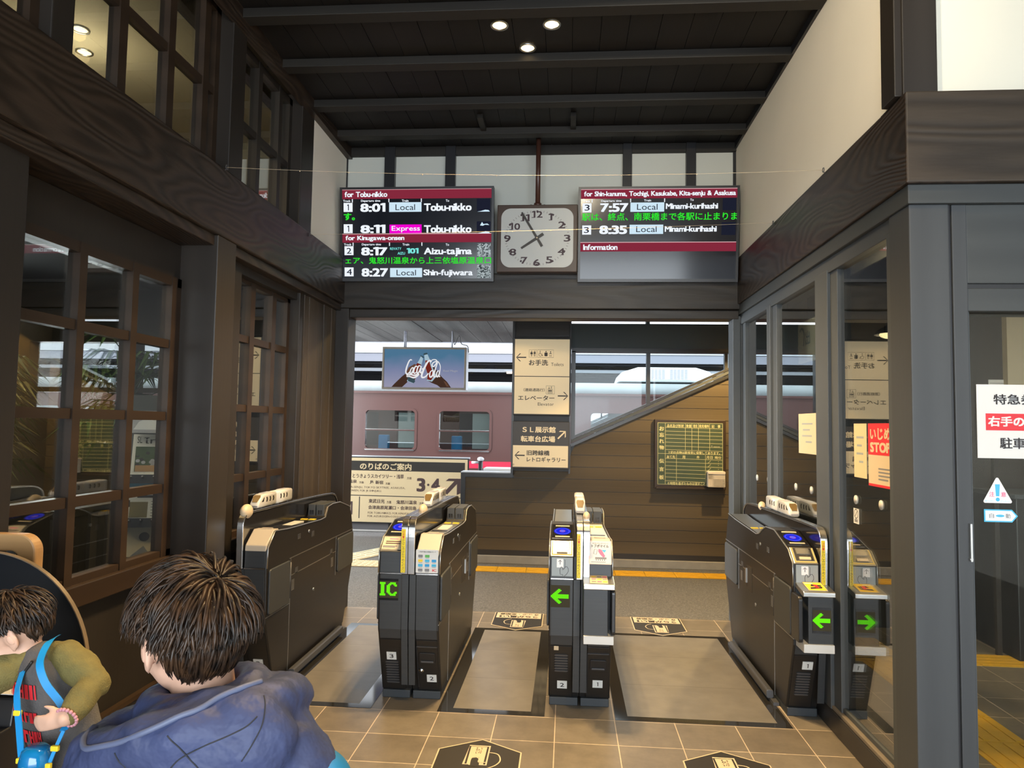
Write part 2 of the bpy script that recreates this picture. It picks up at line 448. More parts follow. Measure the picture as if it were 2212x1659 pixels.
plain('room_cream', (0.46, 0.40, 0.28), 0.8)
plain('box_black', (0.010, 0.010, 0.011), 0.4)
plain('leaf_green', (0.035, 0.070, 0.018), 0.45, var=0.5, vscale=5)
plain('leaf_dry', (0.16, 0.13, 0.045), 0.5, var=0.4, vscale=5)
plain('trunk', (0.16, 0.11, 0.06), 0.7)
plain('skin', (0.64, 0.39, 0.28), 0.5, spec=0.35, var=0.06, vscale=14)
plain('lip', (0.55, 0.20, 0.18), 0.4)
plain('eye_white', (0.8, 0.8, 0.78), 0.2)
plain('navy_nylon', (0.044, 0.057, 0.130), 0.55, spec=0.35, var=0.3, vscale=10, bump=0.8, bscale=26)
plain('navy_piping', (0.10, 0.12, 0.20), 0.5)
plain('blue_nylon', (0.012, 0.19, 0.42), 0.45, var=0.15, vscale=8)
plain('olive_knit', (0.155, 0.130, 0.040), 0.85, var=0.25, vscale=60, bump=0.4, bscale=260)
plain('charcoal_knit', (0.085, 0.080, 0.080), 0.85, var=0.2, vscale=50, bump=0.3, bscale=260)
plain('rib_brown', (0.13, 0.105, 0.085), 0.85, var=0.2, vscale=60)
plain('periwinkle', (0.21, 0.22, 0.42), 0.8, var=0.15, vscale=20)
plain('trouser_dark', (0.02, 0.022, 0.03), 0.8)
plain('strap_blue', (0.010, 0.26, 0.62), 0.5)
plain('bottle_blue', (0.005, 0.17, 0.42), 0.12, coat=0.6)
plain('clip_yellow', (0.85, 0.62, 0.03), 0.4)
plain('screen_off', (0.02, 0.022, 0.026), 0.12)
plain('beads', (0.55, 0.25, 0.30), 0.4)
glass_mat('pane_left', (0.86, 0.89, 0.87), 3.0)
glass_mat('pane_right', (0.86, 0.89, 0.87), 3.0)
glass_mat('pane_door', (0.86, 0.88, 0.86), 0.6)
glass_mat('pane_outside', (0.90, 0.95, 0.96), 0.4)
glass_mat('pane_train', (0.75, 0.82, 0.84), 6.0)
emitter('lamp_glow', (1.0, 0.70, 0.32), 6.0)
emitter('pendant_glow', (1.0, 0.74, 0.36), 4.0)
emitter('led_green', (0.17, 1.0, 0.01), 0.95)
emitter('led_off', (0.10, 0.085, 0.05), 0.6)
emitter('led_slot', (1.0, 0.62, 0.16), 1.1)
emitter('reader_blue', (0.02, 0.03, 0.80), 0.95)
emitter('reader_blue_hi', (0.13, 0.15, 1.0), 1.0)
emitter('reader_pink', (0.62, 0.16, 0.50), 0.8)
plain('tv_black', (0.006, 0.006, 0.008), 0.16, emit=(0.0025, 0.0035, 0.0065), es=1.0)
emitter('tv_red', (0.23, 0.022, 0.045), 1.0)
emitter('tv_white', (0.88, 0.93, 1.0), 1.0)
emitter('tv_paleblue', (0.62, 0.80, 0.92), 1.0)
emitter('tv_ink', (0.012, 0.014, 0.028), 1.0)
emitter('tv_green', (0.03, 0.80, 0.03), 1.0)
emitter('tv_magenta', (0.86, 0.0, 0.62), 1.0)
emitter('tv_pinkline', (0.80, 0.50, 0.52), 1.0)
emitter('tv_teal', (0.20, 0.78, 0.72), 1.0)
emitter('ad_white', (0.92, 0.92, 0.94), 0.85)
emitter('ad_grey', (0.55, 0.56, 0.62), 0.6)
emitter('ad_skin', (0.060, 0.030, 0.020), 0.9)
emitter('ad_skin_hi', (0.14, 0.065, 0.040), 0.9)
emitter('ad_cola', (0.18, 0.022, 0.014), 0.9)
emitter('ad_glass', (0.42, 0.58, 0.68), 0.85)
emitter('ad_cap', (0.05, 0.09, 0.11), 0.8)
emitter('far_tube', (1.0, 0.82, 0.66), 1.6)

def floor_material():
    m, nt, b = new_mat('floor_tile'); N = nt.nodes; L = nt.links
    tc = N.new('ShaderNodeTexCoord'); mp = N.new('ShaderNodeMapping')
    mp.inputs['Location'].default_value = (1.235 - 0.298 * 0, -3.705 + 0.2815 * 20, 0)
    L.new(tc.outputs['Object'], mp.inputs['Vector'])
    br = N.new('ShaderNodeTexBrick'); br.offset = 0.0; br.squash = 1.0
    br.inputs['Scale'].default_value = 1.0; br.inputs['Brick Width'].default_value = 0.298; br.inputs['Row Height'].default_value = 0.2815
    br.inputs['Mortar Size'].default_value = 0.0026; br.inputs['Mortar Smooth'].default_value = 0.15; br.inputs['Bias'].default_value = 0.0
    br.inputs['Color1'].default_value = (0.150, 0.126, 0.096, 1); br.inputs['Color2'].default_value = (0.185, 0.158, 0.122, 1)
    br.inputs['Mortar'].default_value = (0.52, 0.42, 0.31, 1)
    L.new(mp.outputs[0], br.inputs['Vector'])
    n = N.new('ShaderNodeTexNoise'); n.inputs['Scale'].default_value = 7; n.inputs['Detail'].default_value = 8; n.inputs['Roughness'].default_value = 0.7
    L.new(tc.outputs['Object'], n.inputs['Vector'])
    mx = N.new('ShaderNodeMix'); mx.data_type = 'RGBA'; mx.blend_type = 'OVERLAY'; mx.inputs['Factor'].default_value = 0.55
    L.new(br.outputs['Color'], mx.inputs['A']); L.new(n.outputs['Fac'], mx.inputs['B']); L.new(mx.outputs['Result'], b.inputs['Base Color'])
    b.inputs['Roughness'].default_value = 0.36; b.inputs['Specular IOR Level'].default_value = 0.5
    bp = N.new('ShaderNodeBump'); bp.inputs['Strength'].default_value = 0.35; bp.inputs['Distance'].default_value = 0.004
    inv = N.new('ShaderNodeMath'); inv.operation = 'SUBTRACT'; inv.inputs[0].default_value = 1.0; L.new(br.outputs['Fac'], inv.inputs[1])
    ad = N.new('ShaderNodeMath'); ad.operation = 'MULTIPLY_ADD'; ad.inputs[1].default_value = 0.35; L.new(n.outputs['Fac'], ad.inputs[0]); L.new(inv.outputs[0], ad.inputs[2])
    L.new(ad.outputs[0], bp.inputs['Height']); L.new(bp.outputs['Normal'], b.inputs['Normal'])
floor_material()
def pad_material():
    m, nt, b = new_mat('lane_tile'); N = nt.nodes; L = nt.links
    tc = N.new('ShaderNodeTexCoord'); mp = N.new('ShaderNodeMapping'); mp.inputs['Location'].default_value = (8.0, -4.226 + 0.521 * 12, 0)
    L.new(tc.outputs['Object'], mp.inputs['Vector'])
    br = N.new('ShaderNodeTexBrick'); br.offset = 0.0
    br.inputs['Scale'].default_value = 1.0; br.inputs['Brick Width'].default_value = 50.0; br.inputs['Row Height'].default_value = 0.521
    br.inputs['Mortar Size'].default_value = 0.0022; br.inputs['Color1'].default_value = (0.175, 0.160, 0.138, 1); br.inputs['Color2'].default_value = (0.175, 0.160, 0.138, 1)
    br.inputs['Mortar'].default_value = (0.075, 0.068, 0.058, 1)
    L.new(mp.outputs[0], br.inputs['Vector'])
    n = N.new('ShaderNodeTexNoise'); n.inputs['Scale'].default_value = 9; n.inputs['Detail'].default_value = 7
    L.new(tc.outputs['Object'], n.inputs['Vector'])
    mx = N.new('ShaderNodeMix'); mx.data_type = 'RGBA'; mx.blend_type = 'OVERLAY'; mx.inputs['Factor'].default_value = 0.35
    L.new(br.outputs['Color'], mx.inputs['A']); L.new(n.outputs['Fac'], mx.inputs['B']); L.new(mx.outputs['Result'], b.inputs['Base Color'])
    b.inputs['Roughness'].default_value = 0.34
    n2 = N.new('ShaderNodeTexNoise'); n2.inputs['Scale'].default_value = 130; L.new(tc.outputs['Object'], n2.inputs['Vector'])
    bp = N.new('ShaderNodeBump'); bp.inputs['Strength'].default_value = 0.12; bp.inputs['Distance'].default_value = 0.002
    L.new(n2.outputs['Fac'], bp.inputs['Height']); L.new(bp.outputs['Normal'], b.inputs['Normal'])
pad_material()
def asphalt_material():
    m, nt, b = new_mat('asphalt'); N = nt.nodes; L = nt.links
    tc = N.new('ShaderNodeTexCoord'); n = N.new('ShaderNodeTexNoise'); n.inputs['Scale'].default_value = 75; n.inputs['Detail'].default_value = 6; n.inputs['Roughness'].default_value = 0.8
    L.new(tc.outputs['Object'], n.inputs['Vector'])
    r = N.new('ShaderNodeValToRGB'); r.color_ramp.elements[0].position = 0.38; r.color_ramp.elements[0].color = (0.050, 0.047, 0.043, 1)
    r.color_ramp.elements[1].position = 0.68; r.color_ramp.elements[1].color = (0.23, 0.222, 0.208, 1)
    L.new(n.outputs['Fac'], r.inputs[0]); L.new(r.outputs[0], b.inputs['Base Color']); b.inputs['Roughness'].default_value = 0.55
    bp = N.new('ShaderNodeBump'); bp.inputs['Strength'].default_value = 0.8; bp.inputs['Distance'].default_value = 0.006
    L.new(n.outputs['Fac'], bp.inputs['Height']); L.new(bp.outputs['Normal'], b.inputs['Normal'])
asphalt_material()
def gate_material():
    """charcoal wood-grain laminate with fine horizontal streaks"""
    for name, lo, hi, rough in (('gate_laminate', (0.0085, 0.0075, 0.0068), (0.023, 0.0205, 0.0185), 0.36), ('gate_front', (0.028, 0.031, 0.034), (0.042, 0.046, 0.049), 0.42), ('flap_grey', (0.042, 0.044, 0.045), (0.048, 0.051, 0.052), 0.5)):
        m, nt, b = new_mat(name); N = nt.nodes; L = nt.links
        tc = N.new('ShaderNodeTexCoord'); mp = N.new('ShaderNodeMapping'); mp.inputs['Scale'].default_value = (3, 2.5, 110)
        L.new(tc.outputs['Object'], mp.inputs['Vector'])
        n = N.new('ShaderNodeTexNoise'); n.inputs['Scale'].default_value = 1.6; n.inputs['Detail'].default_value = 5; L.new(mp.outputs[0], n.inputs['Vector'])
        mx = N.new('ShaderNodeMix'); mx.data_type = 'RGBA'; mx.inputs['A'].default_value = (*lo, 1); mx.inputs['B'].default_value = (*hi, 1)
        L.new(n.outputs['Fac'], mx.inputs['Factor']); L.new(mx.outputs['Result'], b.inputs['Base Color'])
        b.inputs['Roughness'].default_value = rough; b.inputs['Specular IOR Level'].default_value = 0.45
gate_material()
def ad_sky_material():
    m, nt, b = new_mat('ad_sky'); N = nt.nodes; L = nt.links; N.remove(b)
    out = [n for n in N if n.type == 'OUTPUT_MATERIAL'][0]
    tc = N.new('ShaderNodeTexCoord'); sp = N.new('ShaderNodeSeparateXYZ'); L.new(tc.outputs['Object'], sp.inputs[0])
    mr = N.new('ShaderNodeMapRange'); mr.inputs['From Min'].default_value = 0.0; mr.inputs['From Max'].default_value = 0.56; L.new(sp.outputs['Y'], mr.inputs['Value'])
    n = N.new('ShaderNodeTexNoise'); n.inputs['Scale'].default_value = 3.0; L.new(tc.outputs['Object'], n.inputs['Vector'])
    ad = N.new('ShaderNodeMath'); ad.operation = 'MULTIPLY_ADD'; ad.inputs[1].default_value = 0.35; L.new(n.outputs['Fac'], ad.inputs[0]); L.new(mr.outputs[0], ad.inputs[2])
    r = N.new('ShaderNodeValToRGB'); e = r.color_ramp.elements
    e[0].position = 0.15; e[0].color = (0.32, 0.31, 0.42, 1); e[1].position = 1.1; e[1].color = (0.07, 0.17, 0.28, 1)
    k = r.color_ramp.elements.new(0.65); k.color = (0.19, 0.22, 0.36, 1)
    L.new(ad.outputs[0], r.inputs[0]); em = N.new('ShaderNodeEmission'); em.inputs[1].default_value = 1.0
    L.new(r.outputs[0], em.inputs[0]); L.new(em.outputs[0], out.inputs[0])
ad_sky_material()
def snow_photo_material():
    m, nt, b = new_mat('tv_photo'); N = nt.nodes; L = nt.links; N.remove(b)
    out = [n for n in N if n.type == 'OUTPUT_MATERIAL'][0]
    tc = N.new('ShaderNodeTexCoord'); n = N.new('ShaderNodeTexNoise'); n.inputs['Scale'].default_value = 34; n.inputs['Detail'].default_value = 4; n.inputs['Distortion'].default_value = 2.5
    L.new(tc.outputs['Object'], n.inputs['Vector']); r = N.new('ShaderNodeValToRGB')
    r.color_ramp.elements[0].position = 0.40; r.color_ramp.elements[0].color = (0.03, 0.04, 0.045, 1); r.color_ramp.elements[1].position = 0.58; r.color_ramp.elements[1].color = (0.50, 0.58, 0.60, 1)
    L.new(n.outputs['Fac'], r.inputs[0]); em = N.new('ShaderNodeEmission'); em.inputs[1].default_value = 0.9
    L.new(r.outputs[0], em.inputs[0]); L.new(em.outputs[0], out.inputs[0])
snow_photo_material()
def hair_material(name, lo, hi):
    m, nt, b = new_mat(name); N = nt.nodes; L = nt.links
    tc = N.new('ShaderNodeTexCoord'); n = N.new('ShaderNodeTexNoise'); n.inputs['Scale'].default_value = 38; n.inputs['Detail'].default_value = 4
    L.new(tc.outputs['Object'], n.inputs['Vector']); mx = N.new('ShaderNodeMix'); mx.data_type = 'RGBA'; mx.inputs['A'].default_value = (*lo, 1); mx.inputs['B'].default_value = (*hi, 1)
    mr = N.new('ShaderNodeMapRange'); mr.inputs['From Min'].default_value = 0.35; mr.inputs['From Max'].default_value = 0.7; L.new(n.outputs['Fac'], mr.inputs['Value'])
    L.new(mr.outputs[0], mx.inputs['Factor']); L.new(mx.outputs['Result'], b.inputs['Base Color']); b.inputs['Roughness'].default_value = 0.33; b.inputs['Specular IOR Level'].default_value = 0.6
hair_material('hair_brown', (0.008, 0.006, 0.005), (0.060, 0.030, 0.014))
MATS['hair_brown'].node_tree.nodes['Principled BSDF'].inputs['Roughness'].default_value = 0.42
MATS['hair_brown'].node_tree.nodes['Principled BSDF'].inputs['Specular IOR Level'].default_value = 0.4
# ================================================================== hall: floor, walls, beams, ceiling
YB = 5.65          # back wall plane
m = MB().box(-2.6, 4.6, -3.4, 5.705, -0.12, 0.0); struct('floor', m, 'floor_tile')
def lane(n, xo0, xi0, xi1, xo1):
    yo0, yi0, yi1, yo1 = 3.712, 3.765, 5.198, 5.247
    m = MB(); z0, z1 = 0.0, 0.0015
    m.box(xo0, xi0, yo0, yo1, z0, z1); m.box(xi1, xo1, yo0, yo1, z0, z1); m.box(xi0, xi1, yo0, yi0, z0, z1); m.box(xi0, xi1, yi1, yo1, z0, z1)
    struct('floor_strip_%d' % n, m, 'strip_granite')
    struct('floor_tile_%d' % n, MB().box(xi0, xi1, yi0, yi1, z0, 0.0017), 'lane_tile')
lane(1, 0.262, 0.325, 1.073, 1.135)
lane(2, -0.652, -0.576, -0.170, -0.098)
lane(3, -1.575, -1.503, -1.075, -1.000)

# --- back wall
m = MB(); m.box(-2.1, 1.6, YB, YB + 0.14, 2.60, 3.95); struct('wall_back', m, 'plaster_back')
m = MB(); m.box(-1.90, 1.32, 5.515, 5.73, 2.395, 2.675); struct('beam_back', m, 'beam_wood_cross', 0.006)
m = MB(); m.box(-1.84, 1.31, 5.555, 5.72, 2.325, 2.394); struct('lintel_back', m, 'beam_wood_cross', 0.004)
m = MB(); m.box(-1.86, 1.31, YB - 0.035, YB, 3.675, 3.745); struct('trim_1', m, 'joist_wood')
for k, (a, b) in enumerate(((-1.516, -1.430), (-1.012, -0.930), (0.420, 0.492), (0.918, 0.994))):
    struct('trim_%d' % (k + 2), MB().box(a, b, YB - 0.05, YB, 2.675, 3.745), 'frame_black', 0.003)
struct('trim_6', MB().box(1.290, 1.312, YB - 0.012, YB, 2.675, 3.70), 'frame_black')
struct('trim_7', MB().box(-1.856, -1.834, YB - 0.012, YB, 2.675, 3.70), 'frame_black')
# opening jambs
struct('jamb_left', MB().box(-1.86, -1.752, 5.52, 5.72, 0, 2.395), 'post_wood', 0.004)
struct('jamb_right', MB().box(1.268, 1.33, 5.56, 5.72, 0, 2.35), 'frame_paint', 0.004)

# --- ceiling and joists
struct('ceiling', MB().box(-2.2, 4.6, -3.4, 5.80, 3.762, 3.86), 'black_gap')
m = MB(); x = -2.16
while x < 1.36:
    w = random.uniform(0.150, 0.19); m.box(x, x + w - 0.003, -1.2, 5.64, 3.744 + random.uniform(0, 0.004), 3.765); x += w
struct('ceiling_board', m, 'ceiling_wood')
for k, y in enumerate((5.30, 4.79, 4.235, 3.69, 3.14, 2.59, 2.04)):
    struct('ceiling_joist_%d' % (k + 1), MB().box(-1.90, 1.31, y - 0.045, y + 0.045, 3.692, 3.744), 'joist_wood', 0.003)
for k, x in enumerate((-0.66, 0.02)):
    struct('ceiling_cleat_%d' % (k + 1), MB().box(x - 0.02, x + 0.02, 5.02, 5.27, 3.715, 3.744), 'joist_wood')
struct('trim_8', MB().box(-1.86, -1.80, -1.2, 5.65, 3.66, 3.745), 'beam_wood')
struct('trim_9', MB().box(1.296, 1.32, 2.95, 5.65, 3.695, 3.745), 'frame_black')

# --- left side
struct('beam_left', MB().box(-2.15, -1.79, -1.2, 5.56, 2.43, 2.79), 'beam_wood', 0.008)
struct('trim_10', MB().box(-2.15, -1.815, -1.2, 5.52, 2.375, 2.43), 'beam_wood', 0.004)
struct('trim_11', MB().box(-2.15, -1.99, -1.2, 3.47, 2.175, 2.375), 'post_wood', 0.004)
struct('wall_left_plaster', MB().box(-1.95, -1.845, 4.885, YB, 2.79, 3.745), 'plaster')
struct('column_left_1', MB().box(-2.06, -1.793, 3.465, 3.665, 0, 2.43), 'post_wood', 0.006)
struct('column_left_2', MB().box(-2.08, -1.86, 2.06, 2.268, 0, 2.43), 'post_wood', 0.006)
struct('column_left_3', MB().box(-1.99, -1.845, 3.642, 3.80, 2.79, 3.745), 'post_wood', 0.005)
struct('column_left_4', MB().box(-2.00, -1.885, 2.362, 2.475, 2.79, 3.745), 'post_wood', 0.005)
struct('column_left_5', MB().box(-1.97, -1.845, 4.66, 4.885, 2.79, 3.745), 'post_wood', 0.004)
def sash(n, x, y0, y1, z0, z1, verts, horiz, wy=0.045, wz=0.042, edge=0.045, wood_m='muntin_wood', th=0.05):
    """glazed timber window facing +X: one object with frame, muntins and one pane"""
    m = MB()
    m.box(x - th / 2, x + th / 2, y0, y0 + edge, z0, z1); m.box(x - th / 2, x + th / 2, y1 - edge, y1, z0, z1)
    m.box(x - th / 2, x + th / 2, y0, y1, z1 - edge, z1); m.box(x - th / 2, x + th / 2, y0, y1, z0, z0 + edge)
    for v in verts: m.box(x - th / 2, x + th / 2 + 0.004, v - wy / 2, v + wy / 2, z0, z1)
    for h in horiz: m.box(x - th / 2 + 0.004, x + th / 2 - 0.003, y0, y1, h - wz / 2, h + wz / 2)
    o = struct('window_%d' % n, m, wood_m)
    g = MB().box(x - 0.006, x - 0.001, y0 + 0.01, y1 - 0.01, z0 + 0.01, z1 - 0.01).build('pane', 'pane_left', o)
    return o
sash(1, -2.005, 2.268, 3.465, 0.79, 2.195, (2.725, 3.078, 3.40), (1.855, 1.496, 1.140))
sash(2, -1.955, 3.90, 4.765, 0.79, 2.345, (4.18, 4.495), (1.97, 1.555, 1.141), wy=0.06)
sash(3, -1.945, 2.475, 3.642, 2.79, 3.745, (2.815, 3.18, 3.50), (3.255,), wy=0.055)
sash(4, -1.945, 3.80, 4.66, 2.79, 3.70, (4.15, 4.46), (3.225,), wy=0.05, wood_m='post_wood')
sash(5, -1.960, 1.2, 2.362, 2.79, 3.745, (1.6, 2.0), (3.255,), wy=0.055)
struct('trim_12', MB().box(-2.06, -1.87, 3.665, 3.90, 0, 2.43), 'post_wood', 0.004)
struct('trim_13', MB().box(-1.99, -1.86, 4.765, 4.84, 0, 2.43), 'post_wood', 0.004)
struct('trim_14', MB().box(-2.0, -1.88, 3.90, 4.80, 2.325, 2.43), 'post_wood')
struct('trim_15', MB().box(-1.98, -1.875, 3.84, 3.905, 0.6, 2.43), 'muntin_wood')
struct('window_sill_left_1', MB().box(-2.10, -1.955, 2.268, 3.465, 0.715, 0.805), 'muntin_wood', 0.005)
struct('window_sill_left_2', MB().box(-2.10, -1.90, 3.665, 4.80, 0.72, 0.80), 'muntin_wood', 0.005)
struct('wall_left_apron', MB().box(-2.12, -2.00, 2.30, 4.80, 0.20, 0.715), 'apron_wood')
struct('baseboard_left', MB().box(-2.12, -1.975, 2.30, 4.80, 0, 0.185), 'frame_black', 0.003)
struct('trim_16', MB().box(-2.12, -1.970, 2.30, 4.80, 0.185, 0.205), 'muntin_wood')
m = MB(); y = 4.84
while y < 5.52:
    w = random.uniform(0.075, 0.115); m.box(-1.95, -1.855 + random.uniform(-0.006, 0.006), y, min(y + w - 0.004, 5.52), 0, 2.43); y += w
struct('wall_left_plank', m, 'plank_wood', 0.003)

# --- right side
struct('beam_right', MB().box(1.292, 1.60, 2.792, 5.64, 2.435, 2.792), 'beam_wood', 0.006)
struct('beam_right_cross', MB().box(1.294, 4.4, 2.790, 3.02, 2.437, 2.796), 'beam_wood_daylit', 0.006)
m = MB(); m.prism([(1.306, 2.812), (4.4, 2.812), (4.4, 3.02), (1.60, 3.02), (1.60, 5.60), (1.306, 5.60)], 'z', 2.36, 2.435); struct('trim_17', m, 'grey_header_wood', 0.004)
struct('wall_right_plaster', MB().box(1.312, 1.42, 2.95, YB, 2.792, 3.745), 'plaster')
struct('wall_right_plaster_front', MB().box(1.43, 4.4, 2.865, 2.96, 2.796, 3.9), 'plaster_dimmed')
m = MB(); m.box(1.272, 1.432, 2.835, 2.955, 2.796, 3.80); m.box(1.300, 1.432, 2.825, 2.845, 2.796, 3.80)
struct('column_right_1', m, 'post_wood', 0.004)
struct('column_right_2', MB().box(1.314, 1.463, 2.825, 3.0, 0, 2.36), 'grey_post_wood', 0.005)
m = MB(); m.box(1.463, 1.476, 2.842, 3.0, 0, 2.36); struct('trim_18', m, 'frame_black')
struct('trim_19', MB().box(1.476, 1.532, 2.832, 3.0, 0, 2.36), 'grey_post_wood', 0.004)
struct('trim_20', MB().box(1.532, 4.4, 2.836, 2.99, 2.052, 2.36), 'grey_header_wood', 0.003)
m = MB(); m.box(1.526, 4.4, 2.85, 2.99, 2.032, 2.052); struct('trim_21', m, 'frame_black')
struct('trim_22', MB().box(1.526, 4.4, 2.840, 2.99, 1.945, 2.034), 'grey_header_wood', 0.003)
# sliding door with its pane
m = MB(); m.box(1.532, 1.548, 2.86, 2.90, 0.02, 1.945); m.box(2.75, 2.80, 2.86, 2.90, 0.02, 1.945); m.box(1.548, 2.75, 2.86, 2.90, 0.02, 0.12)
d = struct('door_1', m, 'frame_paint')
MB().box(1.545, 2.755, 2.878, 2.884, 0.10, 1.945).build('pane', 'pane_door', d)
m = MB(); m.box(1.514, 1.521, 2.818, 2.832, 0.995, 1.135); m.box(1.512, 1.523, 2.820, 2.832, 1.0, 1.006); m.build('door_handle', 'steel_brushed', d)
# glass screen along the right of the lanes
XG = 1.345
m = MB()
for a, b in ((5.47, 5.66), (4.66, 4.83), (3.63, 3.90), (2.88, 3.04)):
    m.box(XG - 0.025, XG + 0.045, a + 0.09, b, 0.10, 2.30); m.box(XG - 0.008, XG + 0.06, a, b, 0.10, 2.30)
m.box(XG - 0.02, XG + 0.05, 2.88, 5.66, 2.285, 2.36); m.box(XG - 0.0, XG + 0.05, 2.88, 5.66, 0.10, 0.14)
w = struct('window_6', m, 'frame_paint', 0.003)
MB().box(XG + 0.010, XG + 0.016, 2.95, 5.60, 0.13, 2.29).build('pane', 'pane_right', w)
struct('baseboard_right', MB().box(1.317, 1.42, 3.0, 5.66, 0, 0.10), 'curb_paint', 0.004)
struct('window_sill_right', MB().box(1.325, 1.42, 3.0, 5.66, 0.10, 0.118), 'sill_stone', 0.003)

# --- rest of the hall behind and beside the camera (closes the room, leaves the street front open)
struct('wall_left_rear', MB().box(-2.25, -2.12, -3.4, 2.06, 0, 3.76), 'apron_wood')
struct('wall_right_rear', MB().box(4.4, 4.5, -3.4, 5.8, 0, 3.9), 'plaster')
struct('wall_front_header', MB().box(-2.25, 4.5, -3.4, -3.3, 2.9, 3.76), 'plaster')

# --- waiting room behind the left windows
struct('floor_waiting_room', MB().box(-6.2, -2.6, 0.5, 5.70, -0.12, 0.0), 'floor_tile')
m = MB(); m.box(-6.2, -2.12, 5.62, 5.74, 0, 1.56); m.box(-6.2, -2.12, 5.62, 5.74, 2.12, 2.8)
for a, b in ((-6.2, -5.0), (-4.62, -4.52), (-3.72, -3.58), (-3.10, -2.06)): m.box(a, b, 5.62, 5.74, 1.56, 2.12)
m.box(-5.0, -3.1, 5.64, 5.72, 1.70, 1.74)
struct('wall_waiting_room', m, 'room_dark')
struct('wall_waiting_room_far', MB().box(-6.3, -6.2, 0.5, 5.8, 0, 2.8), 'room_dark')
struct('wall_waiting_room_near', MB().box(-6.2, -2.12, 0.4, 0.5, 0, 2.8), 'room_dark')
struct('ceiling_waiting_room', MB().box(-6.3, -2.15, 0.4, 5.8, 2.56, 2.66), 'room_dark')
struct('wall_upper_left', MB().box(-4.2, -4.1, 0.4, 5.8, 2.66, 3.80), 'room_cream')
struct('wall_upper_left_end', MB().box(-4.2, -1.95, 5.62, 5.74, 2.66, 3.80), 'room_cream')
struct('ceiling_upper_left', MB().box(-4.2, -1.99, 0.4, 5.8, 3.80, 3.90), 'room_cream')

# --- office behind the right glass
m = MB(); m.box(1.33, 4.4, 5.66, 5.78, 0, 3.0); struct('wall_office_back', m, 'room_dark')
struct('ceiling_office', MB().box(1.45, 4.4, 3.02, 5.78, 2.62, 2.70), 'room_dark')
struct('wall_office_panel', MB().box(3.30, 4.4, 5.60, 5.66, 1.62, 2.62), 'room_cream')
struct('trim_23', MB().box(2.80, 2.95, 5.50, 5.66, 0, 2.62), 'post_wood')

# ================================================================== platform side
struct('platform_floor', MB().box(-14, 6, 5.705, 9.66, -0.12, -0.004), 'asphalt')
struct('platform_edge', MB().box(-14, 6, 9.66, 9.80, -1.0, 0.004), 'kerb_concrete')
struct('track_ground', MB().box(-40, 30, 9.80, 40, -1.25, -1.15), 'ballast')
# stair wall with its sloping window
YW = 7.76
xl, xn, xr = -1.13, -0.58, 2.4
def wall_poly():
    return [(xl, 0.075), (xr, 0.075), (xr, 2.36), (1.80, 2.098), (0.058, 1.295), (0.03, 1.28), (xn, 1.28), (xn, 0.93), (xl, 0.93)]
m = MB(); m.prism(wall_poly(), 'y', YW, YW + 0.14); struct('wall_stair', m, 'kerb_grey')
m = MB(); z = 0.135
hs = []
k = 0
def xspan(za, zb):
    zz = zb
    a = xl + 0.03 if zz <= 0.925 else (xn + 0.01 if zz <= 1.27 else 0.065 + (zz - 1.295) / 0.461 + 0.03)
    return a
while z < 2.25:
    zt = min(z + 0.130, 2.3)
    a = xspan(z, zt - 0.006)
    a2 = xspan(z, z)
    if a < xr - 0.05:
        if zt > 1.30:
            a_lo = max(0.04, 0.085 + (z - 1.295) / 0.461); a_hi = 0.085 + (zt - 0.005 - 1.295) / 0.461
            m.prism([(a_lo, z), (xr, z), (xr, zt - 0.005), (a_hi, zt - 0.005)], 'y', YW - 0.014, YW)
        elif zt > 0.925 and z < 0.925:
            m.box(xl + 0.03, xr, YW - 0.014, YW, z, 0.915); m.box(xn + 0.01, xr, YW - 0.014, YW, 0.915, zt - 0.005)
        else:
            m.box(a, xr, YW - 0.014, YW, z, zt - 0.005)
    z = zt
struct('wall_stair_siding', m, 'siding')
struct('trim_24', MB().box(xl - 0.02, xr, YW - 0.02, YW + 0.0, 0.075, 0.135), 'sign_brown_dark')
struct('trim_25', MB().box(xl - 0.02, xl + 0.03, YW - 0.03, YW + 0.15, 0.08, 0.955), 'frame_black')
m = MB(); m.box(xl - 0.02, xn, YW - 0.03, YW + 0.16, 0.93, 0.972); struct('trim_26', m, 'far_white', 0.004)
struct('trim_27', MB().box(xl - 0.02, xn, YW - 0.034, YW - 0.03, 0.915, 0.96), 'frame_black')
m = MB(); m.box(-2.0, xr, YW - 0.06, YW + 0.1, -0.004, 0.078); m.v = [v if v[0] > -1.99 else (-1.13, v[1], v[2]) for v in m.v]
struct('kerb', m, 'kerb_concrete', 0.004)
# sloping sill
p0 = Vector((0.04, YW - 0.03, 1.280)); p1 = Vector((2.0, YW - 0.03, 2.178))
for k, (dz, t, mt) in enumerate(((0.0, 0.022, 'frame_black'), (0.040, 0.020, 'frame_paint'), (0.075, 0.018, 'frame_black'))):
    m = MB(); m.prism([(p0.x, p0.z + dz - t), (p1.x, p1.z + dz - t), (p1.x, p1.z + dz + t * 0.6), (p0.x, p0.z + dz + t * 0.6)], 'y', YW - 0.05 + 0.012 * k, YW + 0.1)
    struct('window_sill_stair_%d' % (k + 1), m, mt)
